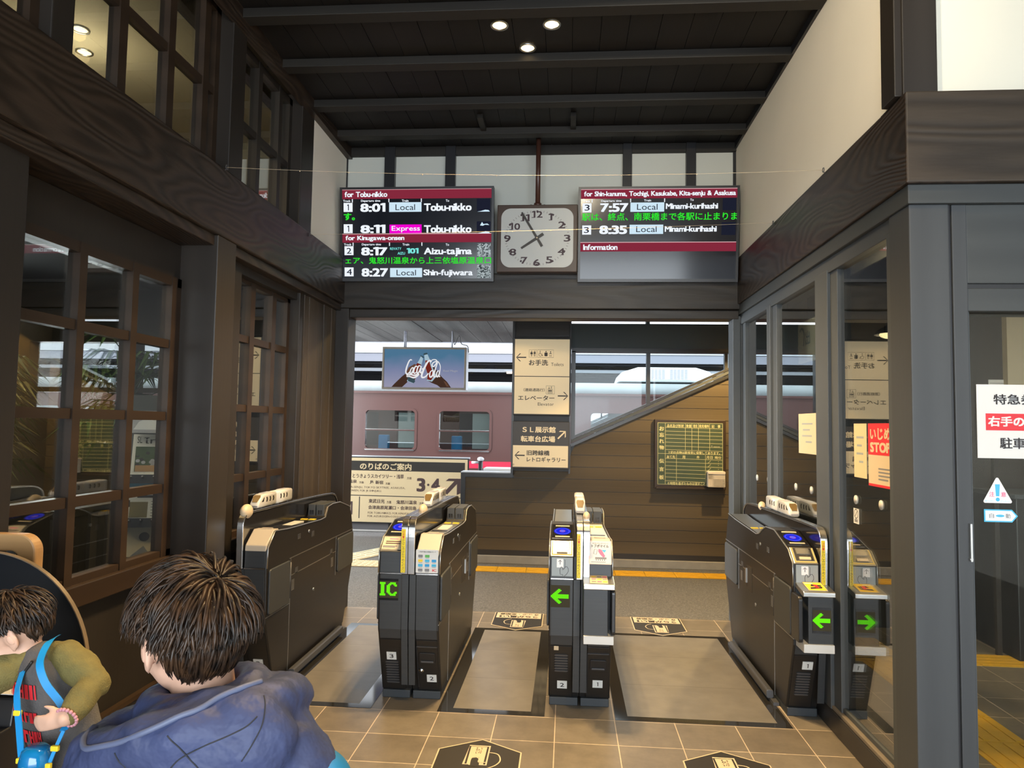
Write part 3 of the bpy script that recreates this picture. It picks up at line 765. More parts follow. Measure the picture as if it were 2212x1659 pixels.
# window frame of the stair wall: head, posts, mullion
m = MB(); m.box(0.04, 1.80, YW - 0.02, YW + 0.08, 2.29, 2.335); m.box(0.04, 0.085, YW - 0.02, YW + 0.08, 1.33, 2.30)
m.box(1.685, 1.72, YW + 0.02, YW + 0.08, 2.05, 2.30); m.box(0.850, 0.890, YW - 0.01, YW + 0.06, 1.70, 2.30)
w = struct('window_7', m, 'frame_black')
g = MB(); g.prism([(0.06, 1.32), (1.73, 2.10), (1.73, 2.31), (0.06, 2.31)], 'y', YW + 0.030, YW + 0.036); g.build('pane', 'pane_outside', w)
struct('trim_28', MB().box(1.735, 1.80, YW - 0.02, YW + 0.14, 2.06, 2.30), 'far_white')
struct('wall_stair_upper', MB().box(0.03, 2.6, YW - 0.01, YW + 0.13, 2.335, 2.605), 'teal_wall')
struct('wall_stair_side', MB().box(1.80, 2.6, YW - 0.01, YW + 0.13, 2.05, 2.34), 'teal_wall')
m = MB(); m.box(0.03, 2.6, YW, YW + 0.10, 2.66, 2.72); m.box(0.845, 0.885, YW, YW + 0.10, 2.60, 2.68); struct('window_8', m, 'teal_wall')
struct('wall_platform_right', MB().box(1.95, 2.1, 5.72, YW, 0, 2.72), 'siding')
# near canopy, plank soffit running away from the hall
m = MB(); x = -7.2
while x < -0.62:
    w_ = random.uniform(0.17, 0.21); m.box(x, min(x + w_ - 0.004, -0.60), 5.74, 10.80, 2.752 + random.uniform(-0.003, 0.003), 2.80); x += w_
struct('ceiling_platform', m, 'canopy_wood')
struct('roof_platform', MB().box(-7.2, -0.60, 5.74, 10.80, 2.80, 2.90), 'far_grey')
struct('roof_platform_right', MB().box(-0.60, 3.0, 5.74, 7.72, 2.74, 2.84), 'teal_wall')
struct('trim_29', MB().box(-7.2, -0.6, 10.80, 10.84, 2.745, 2.92), 'far_grey')
struct('wall_hall_outside', MB().box(-14, -6.2, 5.62, 5.72, 0, 2.76), 'room_dark')
# tactile strips
def tactile(n, x0, x1, y0, y1, mat, pitch=0.30, dots=False, label=None, rot=0.0, origin=None):
    m = MB(); x = x0
    while x < x1 - 1e-6:
        b = min(x + pitch, x1); m.box(x + 0.002, b - 0.002, y0, y1, -0.003, 0.004, mat)
        if dots:
            nx = 5
            for i in range(nx):
                for j in range(5):
                    cx = x + (i + 0.5) * (b - x) / nx; cy = y0 + (j + 0.5) * (y1 - y0) / 5
                    m.box(cx - 0.017, cx + 0.017, cy - 0.014, cy + 0.014, 0.004, 0.008, mat)
        else:
            for j in range(4):
                cy = y0 + (j + 0.5) * (y1 - y0) / 4; m.box(x + 0.012, b - 0.012, cy - 0.012, cy + 0.012, 0.004, 0.008, mat)
        x = b
    o = struct('tactile_strip_%d' % n, m, None, label=label)
    if origin: o.location = origin; o.rotation_euler = (0, 0, rot)
    return o
tactile(1, -1.9, 1.70, 7.255, 7.50, 'tactile_yellow')
tactile(2, -3.7, -1.9, 7.30, 7.62, 'tactile_cream', dots=True)
tactile(3, 0.0, 1.9, -0.16, 0.16, 'tactile_cream', rot=math.radians(62), origin=(-2.42, 7.66, 0))
# tactile strip inside the office, along and across
tactile(4, 1.45, 4.3, 4.83, 5.07, 'tactile_yellow')
tactile(5, 0.0, 2.3, -0.15, 0.15, 'tactile_yellow', rot=PI / 2, origin=(2.06, 3.06, 0))
tactile(6, 2.24, 4.3, 3.16, 3.44, 'tactile_yellow', dots=True)
# ================================================================== departure boards
def board(name, label, loc, tilt, bw, bh, build):
    t = thing(name, label, 'departure board', loc, (PI / 2 + tilt, 0, 0))
    e = 0.018
    m = MB(); m.rrect(-bw / 2, bw / 2, -bh / 2, bh / 2, 0.006, 'z', -0.06, -0.001, 'frame_black', 3)
    m.build('housing', None, t)
    m = MB()
    m.box(-bw / 2, bw / 2, bh / 2 - e, bh / 2, -0.001, 0.006); m.box(-bw / 2, bw / 2, -bh / 2, -bh / 2 + e * 1.3, -0.001, 0.006)
    m.box(-bw / 2, -bw / 2 + e, -bh / 2 + e * 1.3, bh / 2 - e, -0.001, 0.006); m.box(bw / 2 - e, bw / 2, -bh / 2 + e * 1.3, bh / 2 - e, -0.001, 0.006)
    m.build('bezel', 'frame_black', t)
    s = MB(); s.box(-bw / 2 + e, bw / 2 - e, -bh / 2 + e * 1.3, bh / 2 - e, -0.0008, 0.0006); s.build('screen', 'tv_black', t)
    m = MB(); m.box(-0.02, 0.02, -bh / 2 + 0.002, -bh / 2 + 0.014, 0.006, 0.009); m.build('sensor', 'plastic_black', t)
    m = MB(); m.box(-0.25, 0.25, -0.2, 0.2, -0.16, -0.06); m.build('wall_bracket', 'frame_black', t)
    build(t, -bw / 2 + e, bw / 2 - e, -bh / 2 + e * 1.3, bh / 2 - e)
    return t
def left_board(t, x0, x1, y0, y1):
    X = lambda p: x0 + (p - 112) / (1890 - 112) * (x1 - x0)
    Y = lambda p: y1 - (p - 128) / (1172 - 128) * (y1 - y0)
    z1, z2, z3 = 0.0014, 0.0020, 0.0026
    def bx1(a, b, c, d, mat): q = MB(); rectf(q, a, b, c, d, z1, mat); q.build('text_box', None, t)
    m = MB()
    for a, b in ((132, 238), (652, 750)):
        m = MB(); rectf(m, X(112), X(1888), Y(b), Y(a), z1, 'tv_red'); rectf(m, X(112), X(1888), Y(a), Y(a - 8), z1, 'tv_pinkline'); m.build('route_bar', None, t)
    m = MB()
    for a, b in ((282, 388), (533, 638)): bx1(X(128), X(236), Y(b), Y(a), 'tv_white')
    for a, b in ((792, 897), (1043, 1148)): bx1(X(136), X(245), Y(b), Y(a), 'tv_white')
    for a, b, c, d in ((676, 1062, 280, 392), (686, 1070, 1050, 1158)): bx1(X(a), X(b), Y(d), Y(c), 'tv_paleblue')
    bx1(X(680), X(1064), Y(648), Y(540), 'tv_magenta')
    m = MB()
    def wr(s, a, b, c, d, mat='tv_white', bold=0.02, gap=0.07):
        q = MB(); write(q, s, X(a), X(b), Y(d), Y(c), z2, mat, bold, gap); q.build('lettering', None, t)
    wr('for Tobu-nikko', 142, 655, 152, 216, bold=0.03, gap=0.05); wr('for Kinugawa-onsen', 150, 858, 668, 738, bold=0.03, gap=0.05)
    for dy in (0, 512):
        o = 8 if dy else 0
        wr('Track', 122 + o, 212 + o, 247 + dy, 272 + dy); wr('Departure time', 338 + o, 570 + o, 247 + dy, 279 + dy); wr('Train', 828 + o, 908 + o, 249 + dy, 275 + dy); wr('To', 1350, 1390, 252 + dy, 279 + dy)
        for b in (234, 673, 1060): rectf(m, X(b - 5 + o * .8), X(b + 6 + o * .8), Y(278 + dy), Y(238 + dy), z2, 'tv_white')
    wr('8:01', 330, 632, 287, 390, bold=0.035); wr('8:11', 330, 632, 540, 640, bold=0.035); wr('8:17', 338, 655, 802, 902, bold=0.035); wr('8:27', 342, 662, 1052, 1152, bold=0.035)
    wr('Tobu-nikko', 1092, 1655, 296, 384, bold=0.035, gap=0.05); wr('Tobu-nikko', 1092, 1655, 550, 640, bold=0.035, gap=0.05)
    wr('Aizu-tajima', 1092, 1660, 812, 915, bold=0.03, gap=0.05); wr('Shin-fujiwara', 1086, 1672, 1068, 1158, bold=0.03, gap=0.05)
    wr('Local', 752, 986, 304, 372, 'tv_ink', 0.0); wr('Local', 764, 996, 1072, 1138, 'tv_ink', 0.0); wr('Express', 706, 1044, 556, 632, 'tv_white', 0.01)
    wr('1', 172, 192, 300, 370, 'tv_ink'); wr('1', 174, 194, 550, 622, 'tv_ink'); wr('2', 162, 220, 812, 880, 'tv_ink', 0.005); wr('4', 162, 225, 1060, 1130, 'tv_ink', 0.005)
    wr('REVATY', 686, 822, 808, 838, 'tv_teal'); wr('AIZU', 776, 866, 862, 893, 'tv_teal'); wr('101', 886, 1028, 816, 880, 'tv_teal', 0.04)
    wr('す。', 130, 265, 402, 486, 'tv_green', 0.03); wr('ェア、鬼怒川温泉から上三依塩原温泉口', 146, 1888, 920, 1002, 'tv_green', 0.014)
    m.build('column_mark', None, t)
    m = MB()
    for a, b, c, d in ((1722, 1880, 765, 918), (1722, 1880, 1014, 1168)): q = MB(); rectf(q, X(a), X(b), Y(d), Y(c), z1, 'tv_photo'); q.build('picture_inset', None, t)
    for a, b, c, d in ((1716, 1874, 246, 396), (1716, 1878, 508, 646)):
        m = MB(); rectf(m, X(a), X(b), Y(d), Y(c), z1, 'tv_ink')
        flat(m, [(X(a + 6), Y(d)), (X(b - 4), Y(d)), (X(b - 20), Y(d - 18)), (X(b - 60), Y(d - 22)), (X(a + 50), Y(d - 8))], z2, 'tv_paleblue')
        if c == 246: m.build('picture_inset', None, t)
    flat(m, [(X(1755), Y(556)), (X(1790), Y(560)), (X(1812), Y(548)), (X(1865), Y(552)), (X(1840), Y(534)), (X(1795), Y(540)), (X(1778), Y(515))], z2, 'tv_paleblue')
    m.build('picture_inset', None, t)
def right_board(t, x0, x1, y0, y1):
    X = lambda p: x0 + (p - 138) / (1992 - 138) * (x1 - x0)
    Y = lambda p: y1 - (p - 124) / (1180 - 124) * (y1 - y0)
    z1, z2 = 0.0014, 0.0020
    def bx1(a, b, c, d, mat): q = MB(); rectf(q, a, b, c, d, z1, mat); q.build('text_box', None, t)
    m = MB()
    for a, b in ((130, 236), (752, 856)):
        m = MB(); rectf(m, X(138), X(1992), Y(b), Y(a), z1, 'tv_red'); rectf(m, X(138), X(1992), Y(a), Y(a - 7), z1, 'tv_pinkline'); m.build('route_bar', None, t)
    m = MB()
    for a, b in ((288, 395), (548, 656)): bx1(X(158), X(266), Y(b), Y(a), 'tv_white')
    for a, b, c, d in ((733, 1136, 284, 392), (727, 1128, 543, 652)): bx1(X(a), X(b), Y(d), Y(c), 'tv_paleblue')
    m = MB()
    def wr(s, a, b, c, d, mat='tv_white', bold=0.02, gap=0.07):
        q = MB(); write(q, s, X(a), X(b), Y(d), Y(c), z2, mat, bold, gap); q.build('lettering', None, t)
    wr('for Shin-kanuma, Tochigi, Kasukabe, Kita-senju & Asakusa', 176, 1976, 150, 224, bold=0.03, gap=0.05)
    wr('Track', 158, 250, 250, 276); wr('Departure time', 382, 626, 250, 280); wr('Train', 894, 978, 247, 272); wr('To', 1440, 1482, 244, 270)
    for b in (272, 734, 1138): rectf(m, X(b - 5), X(b + 6), Y(280), Y(238), z2, 'tv_white')
    wr('7:57', 372, 708, 290, 392, bold=0.035); wr('8:35', 364, 698, 550, 652, bold=0.035)
    wr('Local', 812, 1056, 302, 370, 'tv_ink', 0.0); wr('Local', 806, 1050, 562, 630, 'tv_ink', 0.0)
    wr('3', 184, 244, 305, 374, 'tv_ink', 0.005); wr('3', 178, 240, 568, 636, 'tv_ink', 0.005)
    wr('Minami-kurihashi', 1154, 1770, 296, 362, bold=0.03, gap=0.05); wr('Minami-kurihashi', 1146, 1760, 562, 628, bold=0.03, gap=0.05)
    wr('駅は、終点、南栗橋まで各駅に止まりま', 154, 2000, 402, 494, 'tv_green', 0.014)
    wr('Information', 172, 586, 772, 838, bold=0.03, gap=0.05)
    m.build('column_mark', None, t)
    m = MB()
    for a, b, c, d in ((1824, 1982, 240, 382), (1816, 1980, 520, 668)): q = MB(); rectf(q, X(a), X(b), Y(d), Y(c), z1, 'tv_ink'); q.build('picture_inset', None, t)
TILT = math.radians(6.5)
board('departure_board', 'wall screen listing trains for Tobu-nikko and Kinugawa-onsen, beside the clock', (-1.197, 5.42, 2.965), TILT, 1.222, 0.735, left_board)
board('departure_board', 'wall screen with an Information bar and trains for Shin-kanuma and Asakusa', (0.674, 5.42, 2.955), TILT, 1.212, 0.725, right_board)

# ================================================================== clock
ck = thing('station_clock', 'brown square clock with white rounded dial hanging from a pole', 'clock', (-0.2475, 5.40, 2.92), FRONT)
m = MB(); m.box(-0.310, 0.310, -0.262, 0.264, -0.07, 0.012); m.build('case', 'clock_brown', ck, 0.006)
m = MB(); m.rrect(-0.278, 0.278, -0.228, 0.233, 0.075, 'z', 0.012, 0.017, None, 10); dial = m.build('dial', 'clock_dial', ck)
m = MB()
for k in range(60):
    a = math.radians(90 - 6 * k); ex, ey = 0.243, 0.208
    cx, cy = ex * math.cos(a), ey * math.sin(a) + 0.001; d = Vector((math.cos(a), math.sin(a)))
    q = Vector((-d.y, d.x)); c = Vector((cx, cy)); L_, w_ = (0.0075, 0.0070) if k % 5 == 0 else (0.0075, 0.0012)
    flat(m, [c - d * L_ - q * w_, c + d * L_ - q * w_, c + d * L_ + q * w_, c - d * L_ + q * w_], 0.0175)
m.build('minute_mark', 'clock_ink', dial)
m = MB()
# numerals with slab feet, read off the dial: (text, x, y)
P0 = lambda px, py: ((px - 918) / 2.0708 / 1000, -(py - 783) / 2.0708 / 1000 + 0.0)
for s, px, py, w_ in (('12', 918, 398, 168), ('1', 1128, 440, 60), ('2', 1308, 572, 108), ('3', 1396, 787, 106), ('4', 1305, 1002, 112), ('5', 1116, 1135, 106), ('6', 916, 1178, 106), ('7', 718, 1142, 104), ('8', 535, 1008, 108), ('9', 444, 790, 106), ('10', 563, 592, 165), ('11', 722, 452, 145)):
    cx, cy = P0(px, py); hw = w_ / 2.0708 / 2000; hh = 0.0265
    write(m, s, cx - hw, cx + hw, cy - hh, cy + hh, 0.0178, 'clock_ink', 0.018, 0.14)
    feet = {'1': [0.0], '4': [0.30], '12': [-0.78], '10': [-0.78], '11': [-0.62, 0.72]}.get(s, [])
    for fx in feet:
        rectf(m, cx + fx * hw - 0.012, cx + fx * hw + 0.012, cy - hh - 0.001, cy - hh + 0.004, 0.0179, 'clock_ink')
        if s == '0': rectf(m, cx + fx * hw - 0.012, cx + fx * hw, cy + hh - 0.007, cy + hh - 0.003, 0.0179, 'clock_ink')
    if s == '7': rectf(m, cx - hw, cx - hw + 0.005, cy + hh - 0.016, cy + hh, 0.0179, 'clock_ink')
    if s == '2': rectf(m, cx + hw - 0.005, cx + hw, cy - hh, cy - hh + 0.013, 0.0179, 'clock_ink')
m.build('numeral', None, dial)
def hand(name, a, tail, tip, w0, w1, z):
    a = math.radians(90 - a); d = Vector((math.cos(a), math.sin(a))); q = Vector((-d.y, d.x))
    p = [-d * tail - q * w0, d * tip - q * w1, d * tip + q * w1, -d * tail + q * w0]
    m = MB(); m.prism([(v.x, v.y) for v in p], 'z', z, z + 0.003); m.build(name, 'hand_dark', ck, 0.001)
hand('hour_hand', 236.5, 0.058, 0.145, 0.012, 0.0085, 0.020); hand('minute_hand', 329, 0.078, 0.232, 0.0095, 0.0075, 0.026)
m = MB(); m.cyl((0, 0, 0.017), (0, 0, 0.034), 0.006, n=16); m.build('pivot', 'dome_cream', ck)
m = MB(); m.cyl((0.0, 0.275, -0.03), (0.0, 0.845, -0.03), 0.019, n=20); m.build('pole', 'pole_brown', ck)
m = MB(); m.cyl((0.0, 0.262, -0.03), (0.0, 0.285, -0.03), 0.030, n=20); m.build('pole_collar', 'pole_brown', ck)
for x in (-0.052, 0.052):
    m = MB(); m.cyl((x, 0.262, -0.03), (x, 0.276, -0.03), 0.006, n=10); m.build('wing_bolt', 'steel_dark', ck)

# ================================================================== ceiling downlights
LAMPS = [(-0.408, 3.878, 'warm ceiling downlight, the one at the head of the clock side group'), (-0.112, 3.883, ''), (-0.262, 4.126, '')]
LAB = ['glowing ceiling downlight, the back row one on the side of the large windows', 'glowing ceiling downlight, the back row one on the side of the white plaster wall', 'glowing ceiling downlight set alone, the one closest to the clock']
def downlight(x, y, z, label, group, power, spot=1.85, tgt=None, col=(1.0, 0.68, 0.32)):
    t = thing('ceiling_downlight', label, 'lamp', (x, y, z), group=group)
    m = MB(); n = 32; r0, r1 = 0.050, 0.040; sec = []
    for r, zz in ((r1, 0.004), (r1, -0.006), (r0, -0.008), (r0 + 0.002, 0.0), (r0, 0.002)):
        sec.append([(r * math.cos(2 * PI * k / n), r * math.sin(2 * PI * k / n), zz) for k in range(n)])
    m.loft(sec, None, cap=False); m.build('trim_ring', 'steel_brushed', t)
    m = MB(); m.cyl((0, 0, -0.001), (0, 0, 0.004), 0.0405, n=32); m.build('lens', 'lamp_glow', t)
    l = lamp('downlight_beam', 'SPOT', (x, y, z - 0.03), power, col, target=tgt or (x, y, 0), spot_size=spot, spot_blend=0.6, shadow_soft_size=0.04)
    return t
for (x, y, _), lb in zip(LAMPS, LAB): downlight(x, y, 3.742, lb, 'ceiling downlights over the gates', 300)
for k, (x, y) in enumerate(((-2.925, 3.895), (-3.078, 4.145))):
    downlight(x, y, 3.798, ['glowing downlight seen through the upper window, the higher one', 'glowing downlight seen through the upper window, just above the big beam'][k], 'downlights behind the upper window', 60, spot=2.6)
lamp('upper_room_spill', 'POINT', (-3.02, 4.0, 3.50), 14, (1.0, 0.86, 0.60), shadow_soft_size=0.08)
# lamps further back in the hall, over the street side
for x, y, sz in ((-0.3, 1.7, 1.15), (0.6, 1.9, 1.75)): lamp('unseen_hall_spot', 'SPOT', (x, y, 3.70), 210, (1.0, 0.69, 0.34), target=(x, y, 0), spot_size=sz, spot_blend=0.6, shadow_soft_size=0.05)

lamp('unseen_hall_spot', 'SPOT', (0.1, 1.5, 3.66), 190, (1.0, 0.84, 0.58), target=(1.31, 4.3, 3.1), spot_size=1.15, spot_blend=0.9, shadow_soft_size=0.08)  # unseen spot added to wash the right plaster wall
# ================================================================== wires strung across the hall, with eye screws
def wire(label, a, b, sag, hooks):
    t = thing('fishing_line', label, 'wire', a)
    P = [Vector(b) - Vector(a)]; pts = [P[0] * (k / 24) + Vector((0, 0, -sag * 4 * (k / 24) * (1 - k / 24))) for k in range(25)]
    m = MB(); m.tube(pts, 0.0008, 5); 
    m.build('line', 'dome_cream', t)
    m = MB()
    for k in (3, 5, 8, 11, 13, 16, 19): m.ell(pts[k] + Vector((0.0, 0, -0.003)), (0.003, 0.003, 0.004), 6, 5)
    m.build('knot', 'dome_cream', t)
    for p, sgn in ((Vector((0, 0, 0)), -1), (P[0], 1)):
        m = MB(); c = p + Vector((0, 0, 0.0)); m.tube([c + Vector((0.0, 0.011 * math.cos(2 * PI * k / 14), 0.011 * math.sin(2 * PI * k / 14))) for k in range(14)], 0.0022, 6, closed=True)
        m.cyl(c + Vector((0, 0, -0.011)), c + Vector((sgn * 0.02, 0, -0.016)), 0.0022, n=6); m.build('eye_screw', 'steel_dark', t)
wire('thin line strung above the screens from beam to beam', (-1.782, 3.50, 2.796), (1.284, 3.652, 2.80), 0.035, True)
wire('thin line strung across the middle of the clock and screens', (-1.782, 4.703, 2.77), (1.284, 4.537, 2.785), 0.012, True)

# ================================================================== sign column
sc = thing('sign_column', 'dark timber column carrying the direction signs by the stair wall', 'column', (-0.28, 7.62, 0))
m = MB(); m.box(-0.295, 0.305, 0.0, 0.14, 1.0, 2.74); m.build('shaft', 'beam_wood_cross', sc)
m = MB(); m.box(-0.315, -0.290, -0.03, 0.14, 0.95, 2.74); m.box(0.300, 0.316, -0.03, 0.14, 0.98, 2.74); m.build('edge_rail', 'frame_black', sc)
m = MB(); m.box(-0.28, 0.29, -0.02, 0.0, 2.44, 2.60); m.build('top_panel', 'beam_wood_cross', sc)
def arrow(mb, x, y, L, wgt, ang, z, mat):
    """open arrow, pointing along ang"""
    c, s = math.cos(ang), math.sin(ang); T = lambda u, v: (x + u * c - v * s, y + u * s + v * c)
    strokef(mb, [T(-L / 2, 0), T(L / 2 - wgt * 0.4, 0)], wgt, z, mat)
    h = L * 0.42
    for sg in (1, -1): 
        flat(mb, [T(L / 2, 0), T(L / 2 - h - wgt * 0.2, sg * h), T(L / 2 - h + wgt * 0.9, sg * h), T(L / 2 + wgt * 0.7, 0)], z + 0.0002, mat)
def person_icon(mb, x, y, h, z, mat, skirt=False):
    discf(mb, x, y + h * 0.42, h * 0.09, h * 0.09, z, mat, 14)
    if skirt: flat(mb, [(x - h * .09, y + h * .29), (x + h * .09, y + h * .29), (x + h * .2, y - h * .12), (x - h * .2, y - h * .12)], z, mat)
    else: rectf(mb, x - h * .12, x + h * .12, y - h * .05, y + h * .29, z, mat)
    for s in (-1, 1):
        rectf(mb, x + s * h * .06 - h * .035, x + s * h * .06 + h * .035, y - h * .5, y - h * .03, z, mat)
        strokef(mb, [(x + s * h * .12, y + h * .27), (x + s * h * .21, y - h * .03)], h * .06, z, mat)
def toilet_icons(mb, x0, x1, y0, y1, z, mat, with_frame=True):
    w = x1 - x0; h = y1 - y0
    def fr(a, b):
        for q in (0,): 
            strokef(mb, [(a, y0), (b, y0), (b, y1), (a, y1)], 0.003, z, mat, closed=True)
    fr(x0, x0 + w * .31); fr(x0 + w * .345, x1)
    person_icon(mb, x0 + w * .095, y0 + h * .5, h * .72, z, mat, True); person_icon(mb, x0 + w * .225, y0 + h * .5, h * .72, z, mat)
    rectf(mb, x0 + w * .155, x0 + w * .163, y0 + h * .2, y0 + h * .82, z, mat)
    cx, cy = x0 + w * .46, y0 + h * .38; r = h * .21
    strokef(mb, [(cx + r * math.cos(math.radians(a)), cy + r * math.sin(math.radians(a))) for a in range(110, 400, 15)], 0.004, z, mat)
    discf(mb, cx - w * .01, y0 + h * .82, h * .06, h * .06, z, mat, 12); strokef(mb, [(cx - w * .01, y0 + h * .74), (cx, y0 + h * .45), (cx + w * .06, y0 + h * .45), (cx + w * .085, y0 + h * .2), (cx + w * .11, y0 + h * .22)], 0.005, z, mat)
    cx = x0 + w * .69; discf(mb, cx, y0 + h * .78, h * .08, h * .08, z, mat, 12); mb.rrect(cx - w * .065, cx + w * .065, y0 + h * .16, y0 + h * .66, h * .1, 'z', z - 0.0005, z, mat)
    cx = x0 + w * .875; discf(mb, cx, y0 + h * .74, h * .08, h * .08, z, mat, 12); flat(mb, [(cx - w * .075, y0 + h * .42), (cx, y0 + h * .64), (cx + w * .075, y0 + h * .42), (cx, y0 + h * .50)], z, mat)
    for s in (-1, 1): strokef(mb, [(cx + s * w * .02, y0 + h * .30), (cx + s * w * .035, y0 + h * .2), (cx + s * w * .012, y0 + h * .16)], 0.006, z, mat)
# upper light box
def SX(p): return (p - 350) / 4.888 / 1000 * 5.02       # crop pixels -> metres across
ub = thing('direction_sign', 'cream light box sign for toilets and elevator on the column', 'sign', (-0.272, 7.50, 2.0), FRONT)
m = MB(); m.box(-0.302, 0.302, -0.408, 0.412, -0.14, 0.0); m.build('case', 'sign_brown_dark', ub, 0.004)
m = MB(); m.box(-0.290, 0.290, 0.006, 0.398, 0.0, 0.004); m.build('toilet_panel', 'sign_cream', ub)
m = MB(); m.box(-0.290, 0.290, -0.395, -0.002, 0.0, 0.004); m.build('elevator_panel', 'sign_cream', ub)
m = MB(); z = 0.0052
U = lambda p: (p - 352) / 568 * 0.58; V = lambda p: 0.398 - (p - 278) / (1048 - 278) * 0.793
arrow(m, (U(88) + U(188)) / 2, V(467), 0.100, 0.012, PI, z, 'ink'); arrow(m, (U(514) + U(614)) / 2 + .004, V(860), 0.100, 0.012, 0, z, 'ink')
toilet_icons(m, U(217), U(470), V(466), V(388), z, 'ink')
write(m, 'お手洗', U(216), U(414), V(550), V(490), z, 'ink', 0.02); write(m, 'Toilets', U(446), U(574), V(553), V(520), z, 'ink', 0.0)
write(m, '（連絡通路行）', U(165), U(382), V(818), V(784), z, 'ink', 0.01); write(m, 'エレベーター', U(108), U(484), V(908), V(858), z, 'ink', 0.015); write(m, 'Elevator', U(314), U(478), V(962), V(930), z, 'ink', 0.0)
strokef(m, [(U(398), V(842)), (U(484), V(842)), (U(484), V(758)), (U(398), V(758))], 0.003, z, 'ink', closed=True)
strokef(m, [(U(416), V(834)), (U(462), V(834)), (U(462), V(790)), (U(416), V(790))], 0.004, z, 'ink', closed=True)
for k in range(3): person_icon(m, U(427 + 12 * k), V(812), 0.034, z, 'ink')
arrow(m, U(428), V(776), 0.020, 0.004, -PI / 2, z, 'ink'); arrow(m, U(452), V(776), 0.020, 0.004, PI / 2, z, 'ink')
m.build('lettering', None, ub)
lb_ = thing('direction_sign', 'lower sign on the column, brown panel over cream, for the SL museum and old bridge', 'sign', (-0.277, 7.50, 1.285), FRONT)
m = MB(); m.box(-0.302, 0.302, -0.255, 0.240, -0.14, 0.0); m.build('case', 'sign_brown', lb_, 0.004)
m = MB(); m.box(-0.290, 0.290, -0.010, 0.226, 0.0, 0.004); m.build('museum_panel', 'sign_brown', lb_)
m = MB(); m.box(-0.290, 0.290, -0.238, -0.012, 0.0, 0.004); m.build('bridge_panel', 'sign_cream', lb_)
m = MB(); V = lambda p: 0.226 - (p - 1130) / (1592 - 1130) * 0.464; U = lambda p: (p - 344) / 568 * 0.58
write(m, 'ＳＬ展示館', U(155), U(498), V(1232), V(1168), z, 'sign_cream', 0.03); write(m, '転車台広場', U(140), U(495), V(1330), V(1266), z, 'sign_cream', 0.03)
arrow(m, U(558), V(1255), 0.105, 0.015, math.radians(45), z, 'sign_cream')
arrow(m, U(135), V(1472), 0.098, 0.012, PI, z, 'ink'); write(m, '旧跨線橋', U(205), U(438), V(1470), V(1416), z, 'ink', 0.02); write(m, 'レトロギャラリー', U(205), U(604), V(1538), V(1486), z, 'ink', 0.015)
write(m, '⑰', U(60), U(76), V(1580), V(1560), z, 'ink')
m.build('lettering', None, lb_)

# ================================================================== chalkboard and basket
cb = thing('notice_chalkboard', 'green lost property chalkboard with yellow ruling on the stair wall', 'chalkboard', (1.306, 7.72, 1.20), FRONT)
m = MB(); m.box(-0.374, 0.374, -0.362, 0.372, -0.03, 0.018)
m.build('frame', 'muntin_wood', cb, 0.005)
m = MB(); m.box(-0.345, 0.345, -0.322, 0.340, 0.018, 0.0195); m.build('slate', 'chalk_green', cb)
m = MB(); m.box(-0.36, 0.36, -0.365, -0.345, 0.018, 0.05); m.build('chalk_tray', 'muntin_wood', cb, 0.003)
m = MB(); z = 0.0205
U = lambda p: -0.345 + (p - 155) / (1495 - 155) * 0.69; V = lambda p: 0.340 - (p - 165) / (1460 - 165) * 0.662
def ln(x0, y0, x1, y1, w=0.0032): strokef(m, [(U(x0), V(y0)), (U(x1), V(y1))], w, z, 'chalk_line')
for x in (168, 1482): ln(x, 170, x, 1455)
for y in (175, 1450): ln(165, y, 1485, y)
ln(320, 180, 320, 1450); ln(165, 812, 1480, 820)
for y in (268, 345, 422, 498, 576, 655, 732): ln(325, y, 1480, y + 18)
for x in (728, 860, 993, 1222): ln(x, 190, x, 745)
for y in (912, 988, 1065, 1142, 1220, 1298, 1376): ln(325, y, 1475 if y < 1240 else 1140, y + 18)
for x in (548, 1138): ln(x, 830, x, 1385)
for y in (945, 1022, 1100, 1180): ln(1245, y, 1185, y + 55)
for y in range(955, 1240, 40): rectf(m, U(1394), U(1404), V(y + 10), V(y), z, 'chalk_line')
for k, ch in enumerate('お忘れ物'): write(m, ch, U(195), U(295), V(340 + 131 * k), V(252 + 131 * k), z, 'chalk_line', 0.03)
for k, ch in enumerate('伝言板'): write(m, ch, U(195), U(295), V(1015 + 168 * k), V(925 + 168 * k), z, 'chalk_line', 0.03)
for s, a, b in (('品名及び形状', 355, 698), ('数量', 745, 850), ('発見', 886, 972), ('発見場所', 1005, 1210), ('記', 1262, 1318), ('事', 1382, 1440)): write(m, s, U(a), U(b), V(268), V(202), z, 'chalk_line', 0.02)
write(m, '上記の品物は駅長室に保管してあります。', U(372), U(1430), V(820), V(758), z, 'chalk_line', 0.02)
for s, a, b in (('あて先', 350, 522), ('用', 668, 728), ('件', 958, 1016), ('月日', 1155, 1282), ('時分', 1328, 1456)): write(m, s, U(a), U(b), V(912), V(850), z, 'chalk_line', 0.02)
write(m, '６時間を過ぎたものは消すこと', U(372), U(1135), V(1462), V(1396), z, 'chalk_line', 0.02)
write(m, '1', U(1258), U(1270), V(662), V(630), z, 'chalk_white'); strokef(m, [(U(1300 + 14 * k), V(648 + (k % 2) * 18)) for k in range(10)], 0.0025, z, 'chalk_white')
m.build('lettering', None, cb)
bk = thing('wire_basket', 'small off-white plastic basket hooked on the chalkboard corner', 'basket', (1.563, 7.646, 0.905), FRONT)
m = MB(); w, h, d = 0.085, 0.125, 0.09
